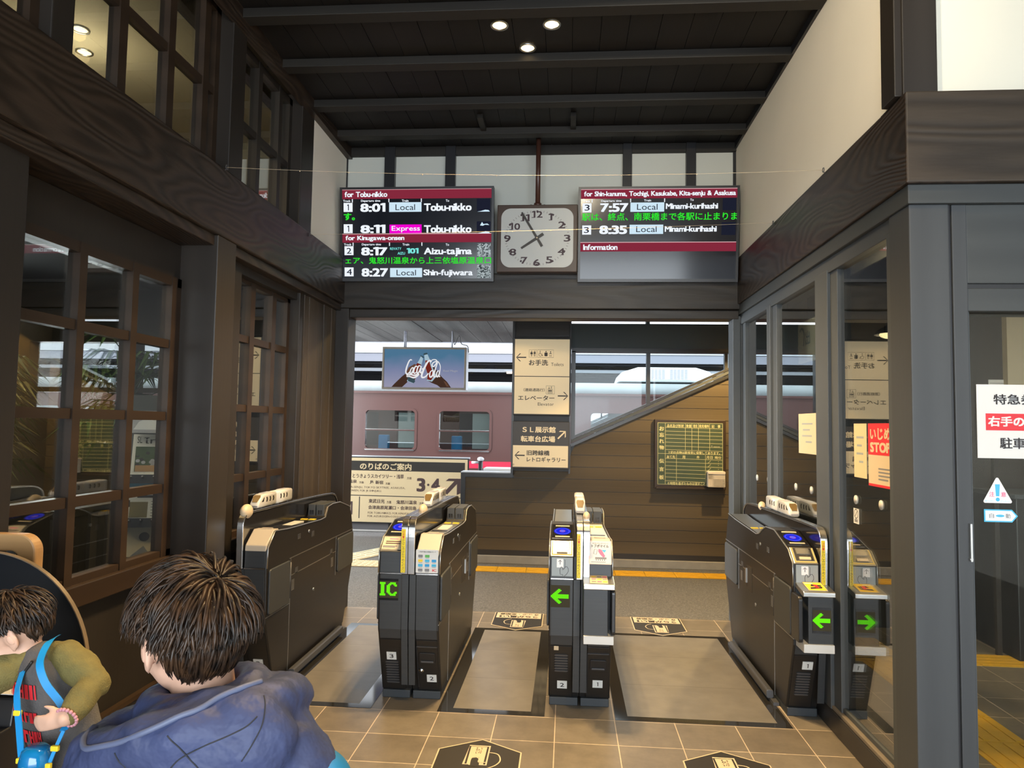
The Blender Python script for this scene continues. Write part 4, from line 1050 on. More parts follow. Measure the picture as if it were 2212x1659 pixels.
# perforated front made of bars
for k in range(13):
    x = -w + 2 * w * k / 12; m.box(x - 0.0028, x + 0.0028, -0.03, h - 0.02, 0.04, 0.044)
for k in range(8):
    y = -0.03 + (h - 0.01) * k / 7; m.box(-w, w, y - 0.003, y + 0.003, 0.04, 0.044)
m.box(-w, w, 0.045, h - 0.02, 0.038, 0.042); m.box(-w, -w + 0.05, -0.03, h - 0.02, 0.038, 0.042)
m.build('front_mesh', 'basket_white', bk)
m = MB(); m.box(-w, w, -0.035, -0.030, -0.045, 0.044); m.box(-w, -w + 0.003, -0.03, h - 0.02, -0.045, 0.042); m.box(w - 0.003, w, -0.03, h - 0.02, -0.045, 0.042); m.box(-w, w, -0.03, h - 0.02, -0.047, -0.044); m.build('shell', 'basket_white', bk, 0.001)
m = MB(); m.rrect(-w - 0.006, w + 0.006, h - 0.024, h + 0.006, 0.012, 'z', -0.05, 0.050, None, 5); m.build('rim', 'basket_white', bk, 0.003)

# ================================================================== track guide board
gb = thing('guide_board', 'long cream platform guide board with a 3·4 arrow, on posts by the track', 'sign', (-2.55, 9.40, 0.585), FRONT)
m = MB(); m.box(-1.7, 1.255, -0.435, 0.445, -0.05, 0.0); m.build('case', 'frame_black', gb, 0.004)
m = MB(); m.box(-1.68, 1.24, -0.420, 0.432, 0.0, 0.003); m.build('face', 'sign_cream_flat', gb)
GX = lambda p: 1.24 - (2145 - p) / 7.9 / 1000 * 6.115; GY = lambda p: 0.432 - (p - 165) / 7.9 / 1000 * 6.115 * 1.0
m = MB(); rectf(m, -1.68, GX(2100), GY(385), GY(218), 0.0034, 'sign_brown_dark')
strokef(m, [(-1.68, GY(805)), (1.24, GY(822))], 0.011, 0.0034, 'ink'); rectf(m, GX(264), GX(280), GY(1205), GY(835), 0.0034, 'ink')
m.build('band', None, gb)
q = MB(); q.cyl((-1.70, 0.452, -0.02), (1.27, 0.452, -0.02), 0.012, n=10); q.build('top_rail', 'far_white', gb)
m = MB(); z = 0.0037
def gw(s, a, b, c, d, mat='ink_brown', bold=0.02): write(m, s, GX(a), GX(b), GY(d), GY(c), z, mat, bold)
gw('のりばのご案内', 265, 1170, 250, 370, 'sign_cream_flat', 0.025)
gw('とうきょうスカイツリー・浅草', 140, 1040, 440, 515); gw('方面', 1095, 1175, 480, 522, bold=0.01)
gw('鬼怒川温泉', -150, 218, 545, 605); gw('方面', 258, 338, 570, 610, bold=0.01); gw('JR', 445, 515, 555, 612); gw('新宿', 545, 682, 552, 615); gw('方面', 722, 800, 582, 622, bold=0.01)
gw('KUKI, MINAMI-KURIHASHI, KITA-SENJU, TOKYO SKYTREE, ASAKUSA,', -620, 1070, 655, 700, bold=0.0); gw('FOR SHIMO-IMAICHI, KINUGAWA-ONSEN, FOR JR SHINJUKU.', -620, 655, 715, 758, bold=0.0)
gw('3', 1268, 1420, 495, 728, bold=0.035); discf(m, GX(1470), GY(608), 0.016, 0.016, z, 'ink_brown'); gw('4', 1522, 1672, 495, 728, bold=0.035)
gw('1', 100, 152, 920, 1145, bold=0.03)
gw('東武日光', 435, 715, 870, 940); gw('方面', 750, 830, 895, 942, bold=0.01); gw('鬼怒川温泉', 920, 1280, 880, 948); gw('方面', 1320, 1400, 905, 950, bold=0.01)
gw('会津高原尾瀬口・会津田島', 430, 1272, 980, 1046)
gw('FOR TOBU-NIKKO, FOR KINUGAWA-ONSEN,', 425, 1420, 1090, 1130, bold=0.0); gw('FOR AIZUKOGEN-OZEGUCHI, AIZU-TAJIMA.', 420, 1400, 1148, 1190, bold=0.0)
c, s_ = GX(1880), GY(620); w_ = 0.052
a0 = (GX(1775), GY(745)); a1 = (GX(1990), GY(510)); strokef(m, [a0, a1], w_, z, 'ink_brown')
flat(m, [(GX(1770), GY(535)), (GX(1825), GY(492)), (GX(2030), GY(492)), (GX(2030), GY(740)), (GX(1968), GY(770)), (GX(1968), GY(535))], z + 0.0003, 'ink_brown')
m.build('lettering', None, gb)
for x in (-1.3, 0.2, 1.18):
    m = MB(); m.box(x - 0.02, x + 0.02, -0.589, 0.44, -0.09, -0.05); m.build('post', 'frame_black', gb)
pf = thing('fence_post', 'black round post with a pale cap and rail beside the guide board', 'post', (-1.135, 9.38, 0))
m = MB(); m.cyl((0, 0, -0.004), (0, 0, 1.03), 0.030, n=20); m.build('shaft', 'frame_black', pf)
m = MB(); m.ell((0, 0, 1.03), (0.046, 0.046, 0.030), 20, 10); m.build('cap', 'far_white', pf)
m = MB(); m.cyl((-0.02, 0, 0.985), (-0.12, 0, 0.985), 0.016, n=12); m.build('rail', 'far_white', pf)
pb = thing('platform_box', 'dark low box with a pale lid standing behind the stair wall', 'box', (-0.85, 9.0, 0))
m = MB(); m.box(-0.19, 0.28, 0, 0.3, -0.004, 0.905); m.build('body', 'sign_brown_dark', pb); m = MB(); m.box(-0.2, 0.29, -0.01, 0.31, 0.905, 0.935); m.build('lid', 'far_white', pb, 0.004)
tb = thing('trackside_cabinet', 'pale grey metal cabinet standing on the ballast under the guide board', 'cabinet', (-2.0, 11.0, -1.16))
m = MB(); m.box(-0.55, 0.3, 0, 0.5, 0, 1.0); m.build('body', 'far_grey', tb, 0.01); m = MB(); m.box(-0.14, -0.13, -0.004, 0.0, 0.05, 0.95); m.build('seam', 'far_dark', tb)

# ================================================================== advertising screen over the track
ad = thing('advertising_screen', 'backlit poster box with two raised soda bottles hanging over the track', 'screen', (-1.936, 9.45, 2.233), (PI / 2, 0, 0))
hw, hh = 0.575, 0.287
m = MB(); m.box(-hw, hw, -hh, hh, -0.20, 0.0); m.build('case', 'far_white', ad, 0.006)
m = MB()
m.box(-hw, hw, hh - 0.028, hh, 0.0, 0.012); m.box(-hw, hw, -hh, -hh + 0.028, 0.0, 0.012); m.box(-hw, -hw + 0.028, -hh + 0.028, hh - 0.028, 0.0, 0.012); m.box(hw - 0.028, hw, -hh + 0.028, hh - 0.028, 0.0, 0.012); m.build('bezel', 'sill_stone', ad, 0.003)
AX = lambda p: -hw + (p - 435) / (1382 - 435) * 2 * hw; AY = lambda p: hh - (p - 368) / (850 - 368) * 2 * hh
m = MB(); m.add([(x + hw, y + hh, 0.002) for x, y in ((-hw + .028, -hh + .028), (hw - .028, -hh + .028), (hw - .028, hh - .028), (-hw + .028, hh - .028))], [(0, 1, 2, 3)]); pic = m.build('picture', 'ad_sky', ad, loc=(-hw, -hh, 0))
def pp(m, pts, z, mat): flat(m, [(AX(a), AY(b)) for a, b in pts], z, mat)
m = MB()
pp(m, [(545, 825), (665, 825), (722, 770), (730, 730), (700, 672), (660, 705), (610, 755), (575, 790)], 0.003, 'ad_skin')
pp(m, [(1095, 825), (1215, 825), (1170, 760), (1105, 700), (1060, 640), (1010, 580), (975, 590), (960, 640), (935, 740), (1000, 775), (1060, 798)], 0.003, 'ad_skin')
pp(m, [(1130, 750), (1160, 765), (1195, 815), (1165, 812)], 0.0032, 'ad_skin_hi')
pp(m, [(700, 672), (735, 600), (800, 560), (850, 590), (880, 660), (860, 690), (815, 715), (770, 720), (725, 730)], 0.0031, 'ad_skin_hi')
m.build('picture_arm', None, ad)
m = MB()
pp(m, [(718, 755), (790, 782), (815, 735), (850, 650), (880, 560), (895, 500), (870, 470), (848, 520), (800, 600), (750, 680)], 0.0034, 'ad_glass'); pp(m, [(760, 745), (800, 765), (845, 650), (875, 565), (830, 548), (790, 620), (750, 690)], 0.0036, 'ad_cola'); pp(m, [(862, 470), (902, 492), (908, 478), (868, 462)], 0.0037, 'ad_cap')
pp(m, [(940, 745), (1000, 760), (1050, 700), (1010, 610), (975, 520), (945, 450), (905, 455), (915, 520), (922, 600), (945, 680)], 0.0034, 'ad_glass'); pp(m, [(945, 735), (990, 745), (1025, 690), (985, 590), (965, 520), (920, 518), (925, 600), (950, 680)], 0.0036, 'ad_cola'); pp(m, [(898, 462), (946, 446), (938, 430), (900, 438)], 0.0037, 'ad_cap')
pp(m, [(720, 700), (800, 715), (812, 760), (795, 780), (730, 755)], 0.0038, 'ad_cap')
m.build('picture_bottle', None, ad)
m = MB()
def script(pts, w, k=6, closed=False):
    P = spline([(AX(a), AY(b), 0) for a, b in pts], k, closed); n = len(P)
    W_ = [w * (0.55 + 0.45 * math.sin(PI * min(1, i / max(1, n - 1)))) for i in range(n)]
    strokef(m, [(p.x, p.y) for p in P], W_, 0.0048, 'ad_white', closed)
wS = 0.020
script([(770, 520), (755, 512), (735, 535), (712, 600), (704, 650), (716, 676), (742, 660), (760, 630)], wS)              # capital C
script([(776, 600), (758, 630), (752, 668), (768, 672), (785, 640), (786, 604), (774, 606)], wS)
script([(835, 596), (818, 585), (800, 610), (792, 650), (802, 668), (822, 655)], wS)
script([(872, 590), (852, 580), (834, 612), (828, 652), (840, 665), (858, 640), (878, 590)], wS); script([(880, 585), (868, 640), (872, 660), (888, 650)], wS)
script([(884, 620), (912, 612)], wS * 1.2)
script([(985, 540), (975, 520), (945, 540), (910, 610), (885, 680), (890, 712), (925, 705), (960, 665)], wS * 1.3)       # second capital C
script([(985, 540), (1000, 512), (1040, 512), (1050, 540), (1020, 585), (1000, 580), (1010, 545), (1060, 530), (1090, 580), (1088, 640)], wS * 0.8)
script([(1000, 630), (978, 655), (975, 700), (992, 706), (1010, 675), (1010, 635), (998, 636)], wS)
script([(1060, 540), (1035, 620), (1020, 690), (1032, 706), (1048, 690)], wS)
script([(1075, 632), (1056, 650), (1050, 692), (1062, 704), (1076, 680), (1086, 632)], wS); script([(1088, 628), (1078, 690), (1092, 704)], wS)
script([(712, 690), (760, 682), (800, 690), (850, 676), (820, 706), (790, 716), (750, 704), (712, 704)], wS * 1.2)
m.build('script_lettering', None, ad)
m = MB(); write(m, 'Real Magic', AX(1126), AX(1288), AY(652), AY(624), 0.004, 'ad_grey', 0.01); write(m, 'sign', AX(1284), AX(1336), AY(824), AY(816), 0.004, 'ad_grey') if False else None; m.build('tagline', None, ad)
for x in (-0.30, -0.28, 0.36):
    m = MB(); m.cyl((x, hh, -0.10), (x, 0.52, -0.10), 0.009, n=10); m.build('hanger', 'far_grey', ad)
m = MB(); m.tube(spline([(0.37, 0.50, -0.08), (0.40, 0.33, -0.05), (0.46, 0.45, -0.03), (0.50, 0.34, -0.02), (0.58, 0.31, -0.02), (0.60, 0.22, -0.03)], 6), 0.006, 6); m.build('cable', 'far_dark', ad)
# ================================================================== train on the far track
tr = thing('passenger_train', 'maroon passenger carriage with chrome-edged windows standing on the far track', 'train', (-1.9, 13.0, -1.15))
OX, OY, OZ = -1.9, 13.0, -1.15
def tw(m, name, mat=None, bevel=0.0, parent=None):
    m.xform(Matrix.Translation((-OX, -OY, -OZ))); return m.build(name, mat, parent or tr, bevel)
X0, X1 = -15.0, 9.0
wins = [(-3.28 + 1.392 * k) for k in range(-6, 7)]
hwid, wz0, wz1 = 0.485, 1.0, 1.74
m = MB()
for yy in (13.0, 15.55):
    m.box(X0, X1, yy, yy + 0.06, -0.35, wz0); m.box(X0, X1, yy, yy + 0.06, wz1, 2.06)
    e = X0
    for c in wins:
        m.box(e, c - hwid, yy, yy + 0.06, wz0, wz1); e = c + hwid
    m.box(e, X1, yy, yy + 0.06, wz0, wz1)
tw(m, 'body', 'train_maroon')
m = MB(); sec = []
for xx in (X0, X1):
    sec.append([(xx, 14.3 - (1.31 if k in (0, 16) else 1.27) * math.cos(PI * k / 16), 2.06 + (0.20 if 0 < k < 16 else 0.0) + 0.06 * math.sin(PI * k / 16)) for k in range(17)])
m.loft(sec, None); tw(m, 'roof', 'train_roof')
m = MB(); m.box(X0, X1, 12.965, 13.02, 2.045, 2.085); tw(m, 'rain_gutter', 'train_maroon')
m = MB(); m.box(X0, X1, 12.992, 13.0, 0.69, 0.815); tw(m, 'red_band', 'train_red')
m = MB(); m.box(X0, X1, 13.02, 15.5, 0.55, 0.60); m.box(X0, X1, 13.1, 15.4, -0.9, -0.35); tw(m, 'underframe', 'far_dark')
for c in wins:
    m = MB(); o = rr_pts(c - hwid - 0.025, c + hwid + 0.025, wz0 - 0.03, wz1 + 0.03, 0.10, 5); i = rr_pts(c - hwid + 0.02, c + hwid - 0.02, wz0 + 0.02, wz1 - 0.012, 0.07, 5)
    n = len(o); V = [(p[0], 12.985, p[1]) for p in o] + [(p[0], 12.985, p[1]) for p in i] + [(p[0], 13.03, p[1]) for p in i] + [(p[0], 13.0, p[1]) for p in o]
    Fc = [(k, (k + 1) % n, n + (k + 1) % n, n + k) for k in range(n)] + [(n + k, n + (k + 1) % n, 2 * n + (k + 1) % n, 2 * n + k) for k in range(n)] + [(3 * n + k, 3 * n + (k + 1) % n, (k + 1) % n, k) for k in range(n)]
    m.add(V, Fc, 'train_maroon'); m.box(c - hwid, c + hwid, 12.995, 13.03, 1.352, 1.375, 'train_maroon')
    w_ = tw(m, 'window')
    m = MB(); m.box(c - hwid + 0.02, c + hwid - 0.02, 12.975, 12.99, wz0 - 0.012, wz0 + 0.012); m.box(c - hwid + .02, c + hwid - .02, 12.978, 12.992, 1.372, 1.384); tw(m, 'chrome_sill', 'chrome_trim', parent=w_)
    m = MB(); m.box(c - hwid, c + hwid, 13.034, 13.040, wz0, wz1); tw(m, 'pane', 'pane_train', parent=w_)
    m = MB(); m.box(c + 0.14, c + hwid, 13.09, 13.10, 1.04, 1.69); tw(m, 'blind', 'train_cream', parent=w_)
    m = MB(); m.box(c - 0.27, c - 0.08, 13.2, 13.34, 0.6, 1.27); tw(m, 'seat', 'ink_blue', 0.02)
m = MB(); m.prism([(0.93, 2.33), (0.99, 2.50), (1.30, 2.60), (2.36, 2.60), (2.62, 2.52), (2.68, 2.33)], 'y', 13.25, 14.6); ac = tw(m, 'roof_ventilator', 'unit_white', 0.03)
m = MB(); m.box(1.42, 2.26, 13.235, 13.25, 2.37, 2.57); g_ = tw(m, 'grille_panel', 'unit_white', parent=ac)
m = MB()
for gx in (1.47, 1.88):
    for r in range(7):
        for k in range(5): m.box(gx + 0.066 * k, gx + 0.066 * k + 0.05, 13.231, 13.236, 2.385 + 0.026 * r, 2.398 + 0.026 * r)
tw(m, 'grille_slot', 'far_grey', parent=ac)
# far platform canopy
m = MB(); m.box(-30, 30, 17.6, 17.75, 3.27, 3.66, 'far_white'); m.box(-30, 30, 17.8, 22, 3.30, 3.45, 'far_grey'); m.box(-30, 30, 17.62, 17.72, 3.06, 3.26, 'far_grey')
fc = m.build('roof_far_platform'); fc['kind'] = 'structure'
m = MB(); m.box(-30, 30, 22, 22.2, -1, 3.3); m.box(-30, 30, 17.9, 22, 3.02, 3.06); struct('wall_far_platform', m, 'far_dark')
struct('far_platform_floor', MB().box(-30, 30, 17.2, 22, -1.15, 0.0), 'far_grey')
struct('trim_40', MB().box(-30, 30, 18.0, 18.1, 2.84, 2.92), 'far_white')
m = MB()
for k in range(-24, 25): m.prism([(k * 1.0, 3.06), (k * 1.0 + 0.5, 2.80), (k * 1.0 + 1.0, 3.06)], 'y', 18.3, 18.34)
struct('trim_41', m, 'room_dark')
for k, x in enumerate((0.6, 3.5, -8.0)):
    t = thing('platform_tube_light', ['warm fluorescent tube under the far canopy, seen beside the hanging poster screen', 'fluorescent tube under the far canopy seen through the stair window', 'fluorescent tube under the far canopy beyond the waiting room'][k], 'lamp', (x if k else -1.55, 17.95, 2.80))
    m = MB(); m.box(-1.2 if k else 0, 0.6, -0.03, 0.03, 0, 0.05); m.build('tube', 'far_tube', t); m = MB(); m.box(-1.25 if k else -.05, 0.65, -0.05, 0.05, 0.05, 0.09); m.build('housing', 'far_white', t)

# ================================================================== ticket gates
LED_ARROW = ["................", "......##........", ".....####.......", "....####........", "...####.........", "..####..........", ".##############.", "###############.", "###############.", ".##############.", "..####..........", "...####.........", "....####........", ".....####.......", "......##........", "................"]
LED_IC = ["................", "#####....#####..", "#####...######..", ".###...###..###.", ".###..###....##.", ".###..###.......", ".###..###.......", ".###..###.......", ".###..###.......", ".###..###.......", ".###..###....##.", ".###...###..###.", "#####...######..", "#####....#####..", "................", "................"]
def gate(name, label, xc, y0=3.86):
    return thing(name, label, 'ticket gate', (xc, y0, 0), group=None), Matrix.Translation((-xc, -y0, 0))
NEAR = [(3.885, 0.04), (3.752, 0.395), (3.742, 0.69), (3.750, 0.805), (3.822, 0.862), (4.07, 0.925), (4.24, 0.918), (4.31, 0.893), (4.385, 0.858), (4.45, 0.847), (5.0, 0.866), (5.19, 0.880), (5.24, 0.80), (5.285, 0.66), (5.285, 0.43), (5.10, 0.04)]
FAR = [(3.885, 0.04), (3.752, 0.395), (3.742, 0.69), (3.750, 0.800), (3.835, 0.878), (4.03, 0.864), (4.56, 0.846), (4.655, 0.850), (4.70, 0.915), (4.80, 0.925), (4.95, 0.920), (5.19, 0.862), (5.24, 0.80), (5.285, 0.66), (5.285, 0.43), (5.10, 0.04)]
def unit(t, T, xo, s, far, o):
    """one half of a gate: lane face at x = xo, rail on the other edge; s = +1 when the body lies towards +X"""
    Xu = lambda u: xo + s * u
    def B(m, nm, mat=None, bev=0.0, par=None):
        m.xform(T); return m.build(nm, mat, par or t, bev)
    prof = FAR if far else NEAR
    W_ = 0.128
    m = MB(); m.prism(prof, 'x', Xu(0), Xu(W_)); body = B(m, 'body', 'gate_laminate', 0.006)
    m = MB(); m.box(Xu(0.004), Xu(0.155), 3.872, 5.10, 0.0, 0.042); B(m, 'plinth', 'rubber', 0.004)
    m = MB(); m.prism([(3.90, 0.04), (3.77, 0.40), (3.76, 0.69), (3.76, 0.80), (5.26, 0.80), (5.27, 0.43), (5.09, 0.04)], 'x', Xu(W_), Xu(0.160)); B(m, 'inner_panel', 'gate_laminate')
    # front skin in three bands
    def skin(nm, u0, u1, pts, mat, off=0.004):
        m = MB(); V = []
        for (y, z) in pts: V += [(Xu(u0), y - off, z), (Xu(u1), y - off, z), (Xu(u0), y + 0.004, z), (Xu(u1), y + 0.004, z)]
        n = len(pts); Fc = []
        for k in range(n - 1):
            a = 4 * k; b = 4 * k + 4
            Fc += [(a, a + 1, b + 1, b), (a, b, b + 2, a + 2), (a + 1, a + 3, b + 3, b + 1)]
        Fc += [(0, 2, 3, 1), (4 * n - 4, 4 * n - 3, 4 * n - 1, 4 * n - 2)]
        m.add(V, Fc); return B(m, nm, mat, 0.001)
    yl = lambda z: 3.885 + (3.752 - 3.885) * (z - 0.04) / 0.355
    fr = skin('front_panel', 0.010, 0.122, [(yl(0.345), 0.345), (3.752, 0.398), (3.742, 0.684)], 'gate_front')
    skin('front_panel', 0.010, 0.122, [(yl(0.05), 0.05), (yl(0.338), 0.338)], 'gate_laminate')
    skin('front_panel', 0.010, 0.122, [(3.742, 0.694), (3.748, 0.800)], 'gate_front')
    skin('front_panel', 0.126, 0.160, [(3.79, 0.10), (3.752, 0.398), (3.748, 0.684)], 'gate_front')
    # steel edge lines
    m = MB(); e = -0.0015
    m.tube([(Xu(e), y, z) for y, z in prof[2:-4]], 0.0035, 6); B(m, 'edge_trim', 'steel_brushed')
    m = MB()
    m.box(Xu(-0.001), Xu(0.001), 4.06, 5.285, 0.684, 0.689); m.box(Xu(-0.001), Xu(0.001), 4.08, 4.90, 0.583, 0.587); m.box(Xu(-0.001), Xu(0.001), 4.078, 4.083, 0.03, 0.69); m.box(Xu(-0.001), Xu(0.001), 4.895, 4.90, 0.42, 0.69)
    m.box(Xu(-0.001), Xu(0.001), 3.745, 4.08, 0.425, 0.429)
    B(m, 'seam_line', 'steel_brushed')
    m = MB(); m.box(Xu(0.008), Xu(0.124), 3.736, 3.742, 0.686, 0.692); B(m, 'seam_line', 'steel')
    # flaps on the lane side
    for a, b, z0, z1 in ((3.765, 4.05, 0.437, 0.680), (4.915, 5.262, 0.437, 0.672)):
        m = MB()
        m.prism(rr_pts(a, b, z0, z1, 0.018, 4), 'x', Xu(-0.012), Xu(0.0)); B(m, 'flap_door', 'flap_grey', 0.004)
    m = MB(); m.cyl((Xu(-0.006), 4.062, 0.46), (Xu(-0.006), 4.062, 0.665), 0.006, n=10); B(m, 'flap_hinge', 'steel_dark')
    for y, z in ((4.17, 0.60), (4.80, 0.60), (4.43, 0.775)): m = MB(); m.box(Xu(-0.001), Xu(0.001), y - 0.022, y + 0.022, z - 0.017, z + 0.017, 'steel_dark'); B(m, 'side_label')
    for y, zc in ((4.12, 0.525), (4.82, 0.525), (4.20, 0.81)):
        m = MB()
        for k in range(8 if zc < 0.7 else 4): m.box(Xu(-0.0012), Xu(0.0), y - 0.02, y + 0.02, zc - 0.03 + 0.008 * k, zc - 0.0265 + 0.008 * k, 'steel_brushed')
        B(m, 'side_grille')
    for y, z in ((4.47, 0.42), (4.36, 0.80)): m = MB(); m.cyl((Xu(-0.003), y, z), (Xu(0.002), y, z), 0.011, n=14); B(m, 'lock', 'steel_brushed')
    if o.get('flap_sensor'):
        m = MB(); m.box(Xu(-0.0015), Xu(0.001), 4.55, 4.68, 0.47, 0.62, 'room_dark'); m.box(Xu(-0.012), Xu(0), 4.66, 4.68, 0.51, 0.60, 'steel_brushed'); B(m, 'side_hatch')
    if o.get('kick'):
        m = MB(); m.prism(rr_pts(-0.050, -0.012, 0.018, 0.062, 0.01, 3), 'y', 4.06, 4.95)
        m.v = [(Xu(v[0]), v[1], v[2]) for v in m.v]; B(m, 'kick_rail', 'steel_dark', 0.002)
        m = MB(); m.box(Xu(-0.03), Xu(0.0), 4.0, 5.08, 0.0, 0.018); B(m, 'skirting', 'steel_dark')
    # top deck
    dk = [(y, z) for y, z in prof if z > 0.84]
    m = MB()
    if far: seg = [(3.86, 0.8785), (4.03, 0.867), (4.56, 0.849), (4.64, 0.8515)]
    else: seg = [(4.46, 0.849), (5.0, 0.8685), (5.17, 0.881)]
    V = []
    for y, z in seg: V += [(Xu(0.010), y, z), (Xu(0.120), y, z)]
    m.add(V, [(2 * k, 2 * k + 1, 2 * k + 3, 2 * k + 2) for k in range(len(seg) - 1)]); B(m, 'top_tray', o.get('tray', 'steel_brushed'))
    m = MB(); yy, zz = (4.50, 0.853) if far else (4.62, 0.8575)
    for u0 in (0.018, 0.072): m.box(Xu(u0), Xu(u0 + 0.040), yy, yy + 0.035, zz - 0.002, zz + 0.0012, 'ink_yellow')
    if far:
        m.box(Xu(0.02), Xu(0.11), 4.06, 4.10, 0.862, 0.8665, 'panel_black'); m.box(Xu(0.035), Xu(0.095), 4.16, 4.36, 0.853, 0.8625, 'white_paint')
    B(m, 'tray_label')
    if far:
        for a, b in ((0.012, 0.066), (0.072, 0.120)):
            m = MB(); m.box(Xu(a), Xu(b), 4.66, 4.90, 0.84, 0.932); hp = B(m, 'hopper', 'flap_grey', 0.003)
            m = MB(); u = (a + b) / 2; m.box(Xu(u - 0.013), Xu(u - 0.002), 4.658, 4.661, 0.868, 0.893, 'panel_black'); m.box(Xu(u + 0.002), Xu(u + 0.013), 4.658, 4.661, 0.868, 0.893, 'panel_black'); B(m, 'hopper_mark', None, 0, hp)
        m = MB(); m.prism([(3.738, 0.780), (3.744, 0.812), (3.842, 0.884), (3.90, 0.882), (3.90, 0.870), (3.842, 0.870), (3.76, 0.80)], 'x', Xu(0.006), Xu(0.124)); B(m, 'front_cap', 'cap_cream', 0.004)
        m = MB(); m.box(Xu(0.03), Xu(0.09), 3.86, 3.885, 0.882, 0.888); B(m, 'cap_tab', 'cap_cream', 0.002)
    else:
        # card reader on the slope: local frame along the slope
        a = Vector((0, 4.07 - 3.822, 0.925 - 0.862)).normalized(); nrm = Vector((0, -a.z, a.y)); o0 = Vector((0, 3.822, 0.862))
        def PT(u, d, h): 
            p = o0 + a * d + nrm * h; return (Xu(u), p.y, p.z)
        def slab(m, u0, u1, d0, d1, h0, h1, mat):
            m.add([PT(u0, d0, h0), PT(u1, d0, h0), PT(u1, d1, h0), PT(u0, d1, h0), PT(u0, d0, h1), PT(u1, d0, h1), PT(u1, d1, h1), PT(u0, d1, h1)], [(0, 3, 2, 1), (4, 5, 6, 7), (0, 1, 5, 4), (1, 2, 6, 5), (2, 3, 7, 6), (3, 0, 4, 7)], mat)
        m = MB(); slab(m, 0.008, 0.120, 0.045, 0.240, -0.002, 0.004, 'panel_black'); rd = B(m, 'card_reader', None, 0.002)
        m = MB()
        for k, (f, mt, h) in enumerate(((1.0, 'reader_blue', 0.0046), (0.86, 'reader_blue_hi', 0.0049), (0.78, 'reader_blue', 0.0052), (0.34, 'reader_pink', 0.0055), (0.26, 'reader_blue_hi', 0.0058))):
            n = 32; m.add([PT(0.064 + 0.046 * f * math.cos(2 * PI * q / n), 0.143 + 0.050 * f * math.sin(2 * PI * q / n), h) for q in range(n)], [tuple(range(n))], mt)
        B(m, 'reader_glow', None, 0, rd)
        m = MB(); slab(m, 0.026, 0.104, 0.210, 0.222, 0.004, 0.006, 'paper_cream'); slab(m, 0.026, 0.104, 0.062, 0.074, 0.004, 0.006, 'paper_cream'); B(m, 'reader_label', None, 0, rd)
        # slot slope
        a2 = Vector((0, 3.822 - 3.750, 0.862 - 0.805)).normalized(); n2 = Vector((0, -a2.z, a2.y)); o2 = Vector((0, 3.750, 0.805))
        def slab2(m, u0, u1, d0, d1, h0, h1, mat):
            Q = lambda u, d, h: (Xu(u), (o2 + a2 * d + n2 * h).y, (o2 + a2 * d + n2 * h).z)
            m.add([Q(u0, d0, h0), Q(u1, d0, h0), Q(u1, d1, h0), Q(u0, d1, h0), Q(u0, d0, h1), Q(u1, d0, h1), Q(u1, d1, h1), Q(u0, d1, h1)], [(0, 3, 2, 1), (4, 5, 6, 7), (0, 1, 5, 4), (1, 2, 6, 5), (2, 3, 7, 6), (3, 0, 4, 7)], mat)
        m = MB(); slab2(m, 0.004, 0.124, -0.008, 0.10, -0.004, 0.006, 'steel_brushed'); st = B(m, 'ticket_slot_cover', None, 0.003)
        if o.get('slot') == 'gold':
            m = MB(); slab2(m, 0.010, 0.016, 0.002, 0.094, 0.006, 0.009, 'led_slot'); slab2(m, 0.112, 0.118, 0.002, 0.094, 0.006, 0.009, 'led_slot'); slab2(m, 0.010, 0.118, 0.0, 0.006, 0.006, 0.009, 'led_slot'); B(m, 'slot_light', None, 0, st)
            m = MB(); slab2(m, 0.020, 0.108, 0.012, 0.094, 0.005, 0.0075, 'panel_black'); slab2(m, 0.030, 0.098, 0.052, 0.090, 0.0075, 0.010, 'steel'); slab2(m, 0.036, 0.092, 0.014, 0.030, 0.0075, 0.014, 'dome_cream'); B(m, 'ticket_mouth', None, 0, st)
        else:
            m = MB(); slab2(m, 0.008, 0.120, 0.004, 0.090, 0.006, 0.0075, 'paper_cream'); pl = B(m, 'notice_sheet', None, 0, st)
            m = MB()
            for d, u0, u1, mt in ((0.072, 0.04, 0.088, 'ink_pink'), (0.054, 0.024, 0.104, 'ink_brown'), (0.040, 0.024, 0.104, 'ink_brown'), (0.022, 0.014, 0.090, 'ink_grey'), (0.014, 0.014, 0.080, 'ink_grey')): slab2(m, u0, u1, d, d + 0.007, 0.0075, 0.0079, mt)
            B(m, 'notice_print', None, 0, pl)
    # front items: local board frame at the front face (x across, y up, z out)
    def FM(x, y, z): return T @ Matrix.Translation((x, y, z)) @ Matrix.Rotation(PI / 2, 4, 'X')
    def fboard(nm, mb, x, y, z, mat=None, par=None, bev=0.0, tilt=0.0):
        mb.xform(FM(x, y, z) @ Matrix.Rotation(tilt, 4, 'X')); return mb.build(nm, mat, par or t, bev)
    uc = Xu(0.066)
    if o.get('number'):
        zz, un = o['number'][1], o['number'][2] if len(o['number']) > 2 else 0.066
        tl = math.atan2(3.885 - 3.752, 0.355)
        yq = yl(zz) - 0.006
        m = MB(); m.box(-0.026, 0.026, -0.023, 0.023, -0.002, 0.002); pn = fboard('number_plate', m, Xu(un), yq, zz, 'plate_white', tilt=tl)
        m = MB(); w_ = 0.004 if o['number'][0] == '1' else 0.011; write(m, o['number'][0], -w_, w_, -0.012, 0.012, 0.0028, 'ink', 0.01); fboard('number', m, Xu(un), yq, zz, None, pn, tilt=tl)
    tl = math.atan2(3.885 - 3.752, 0.355)
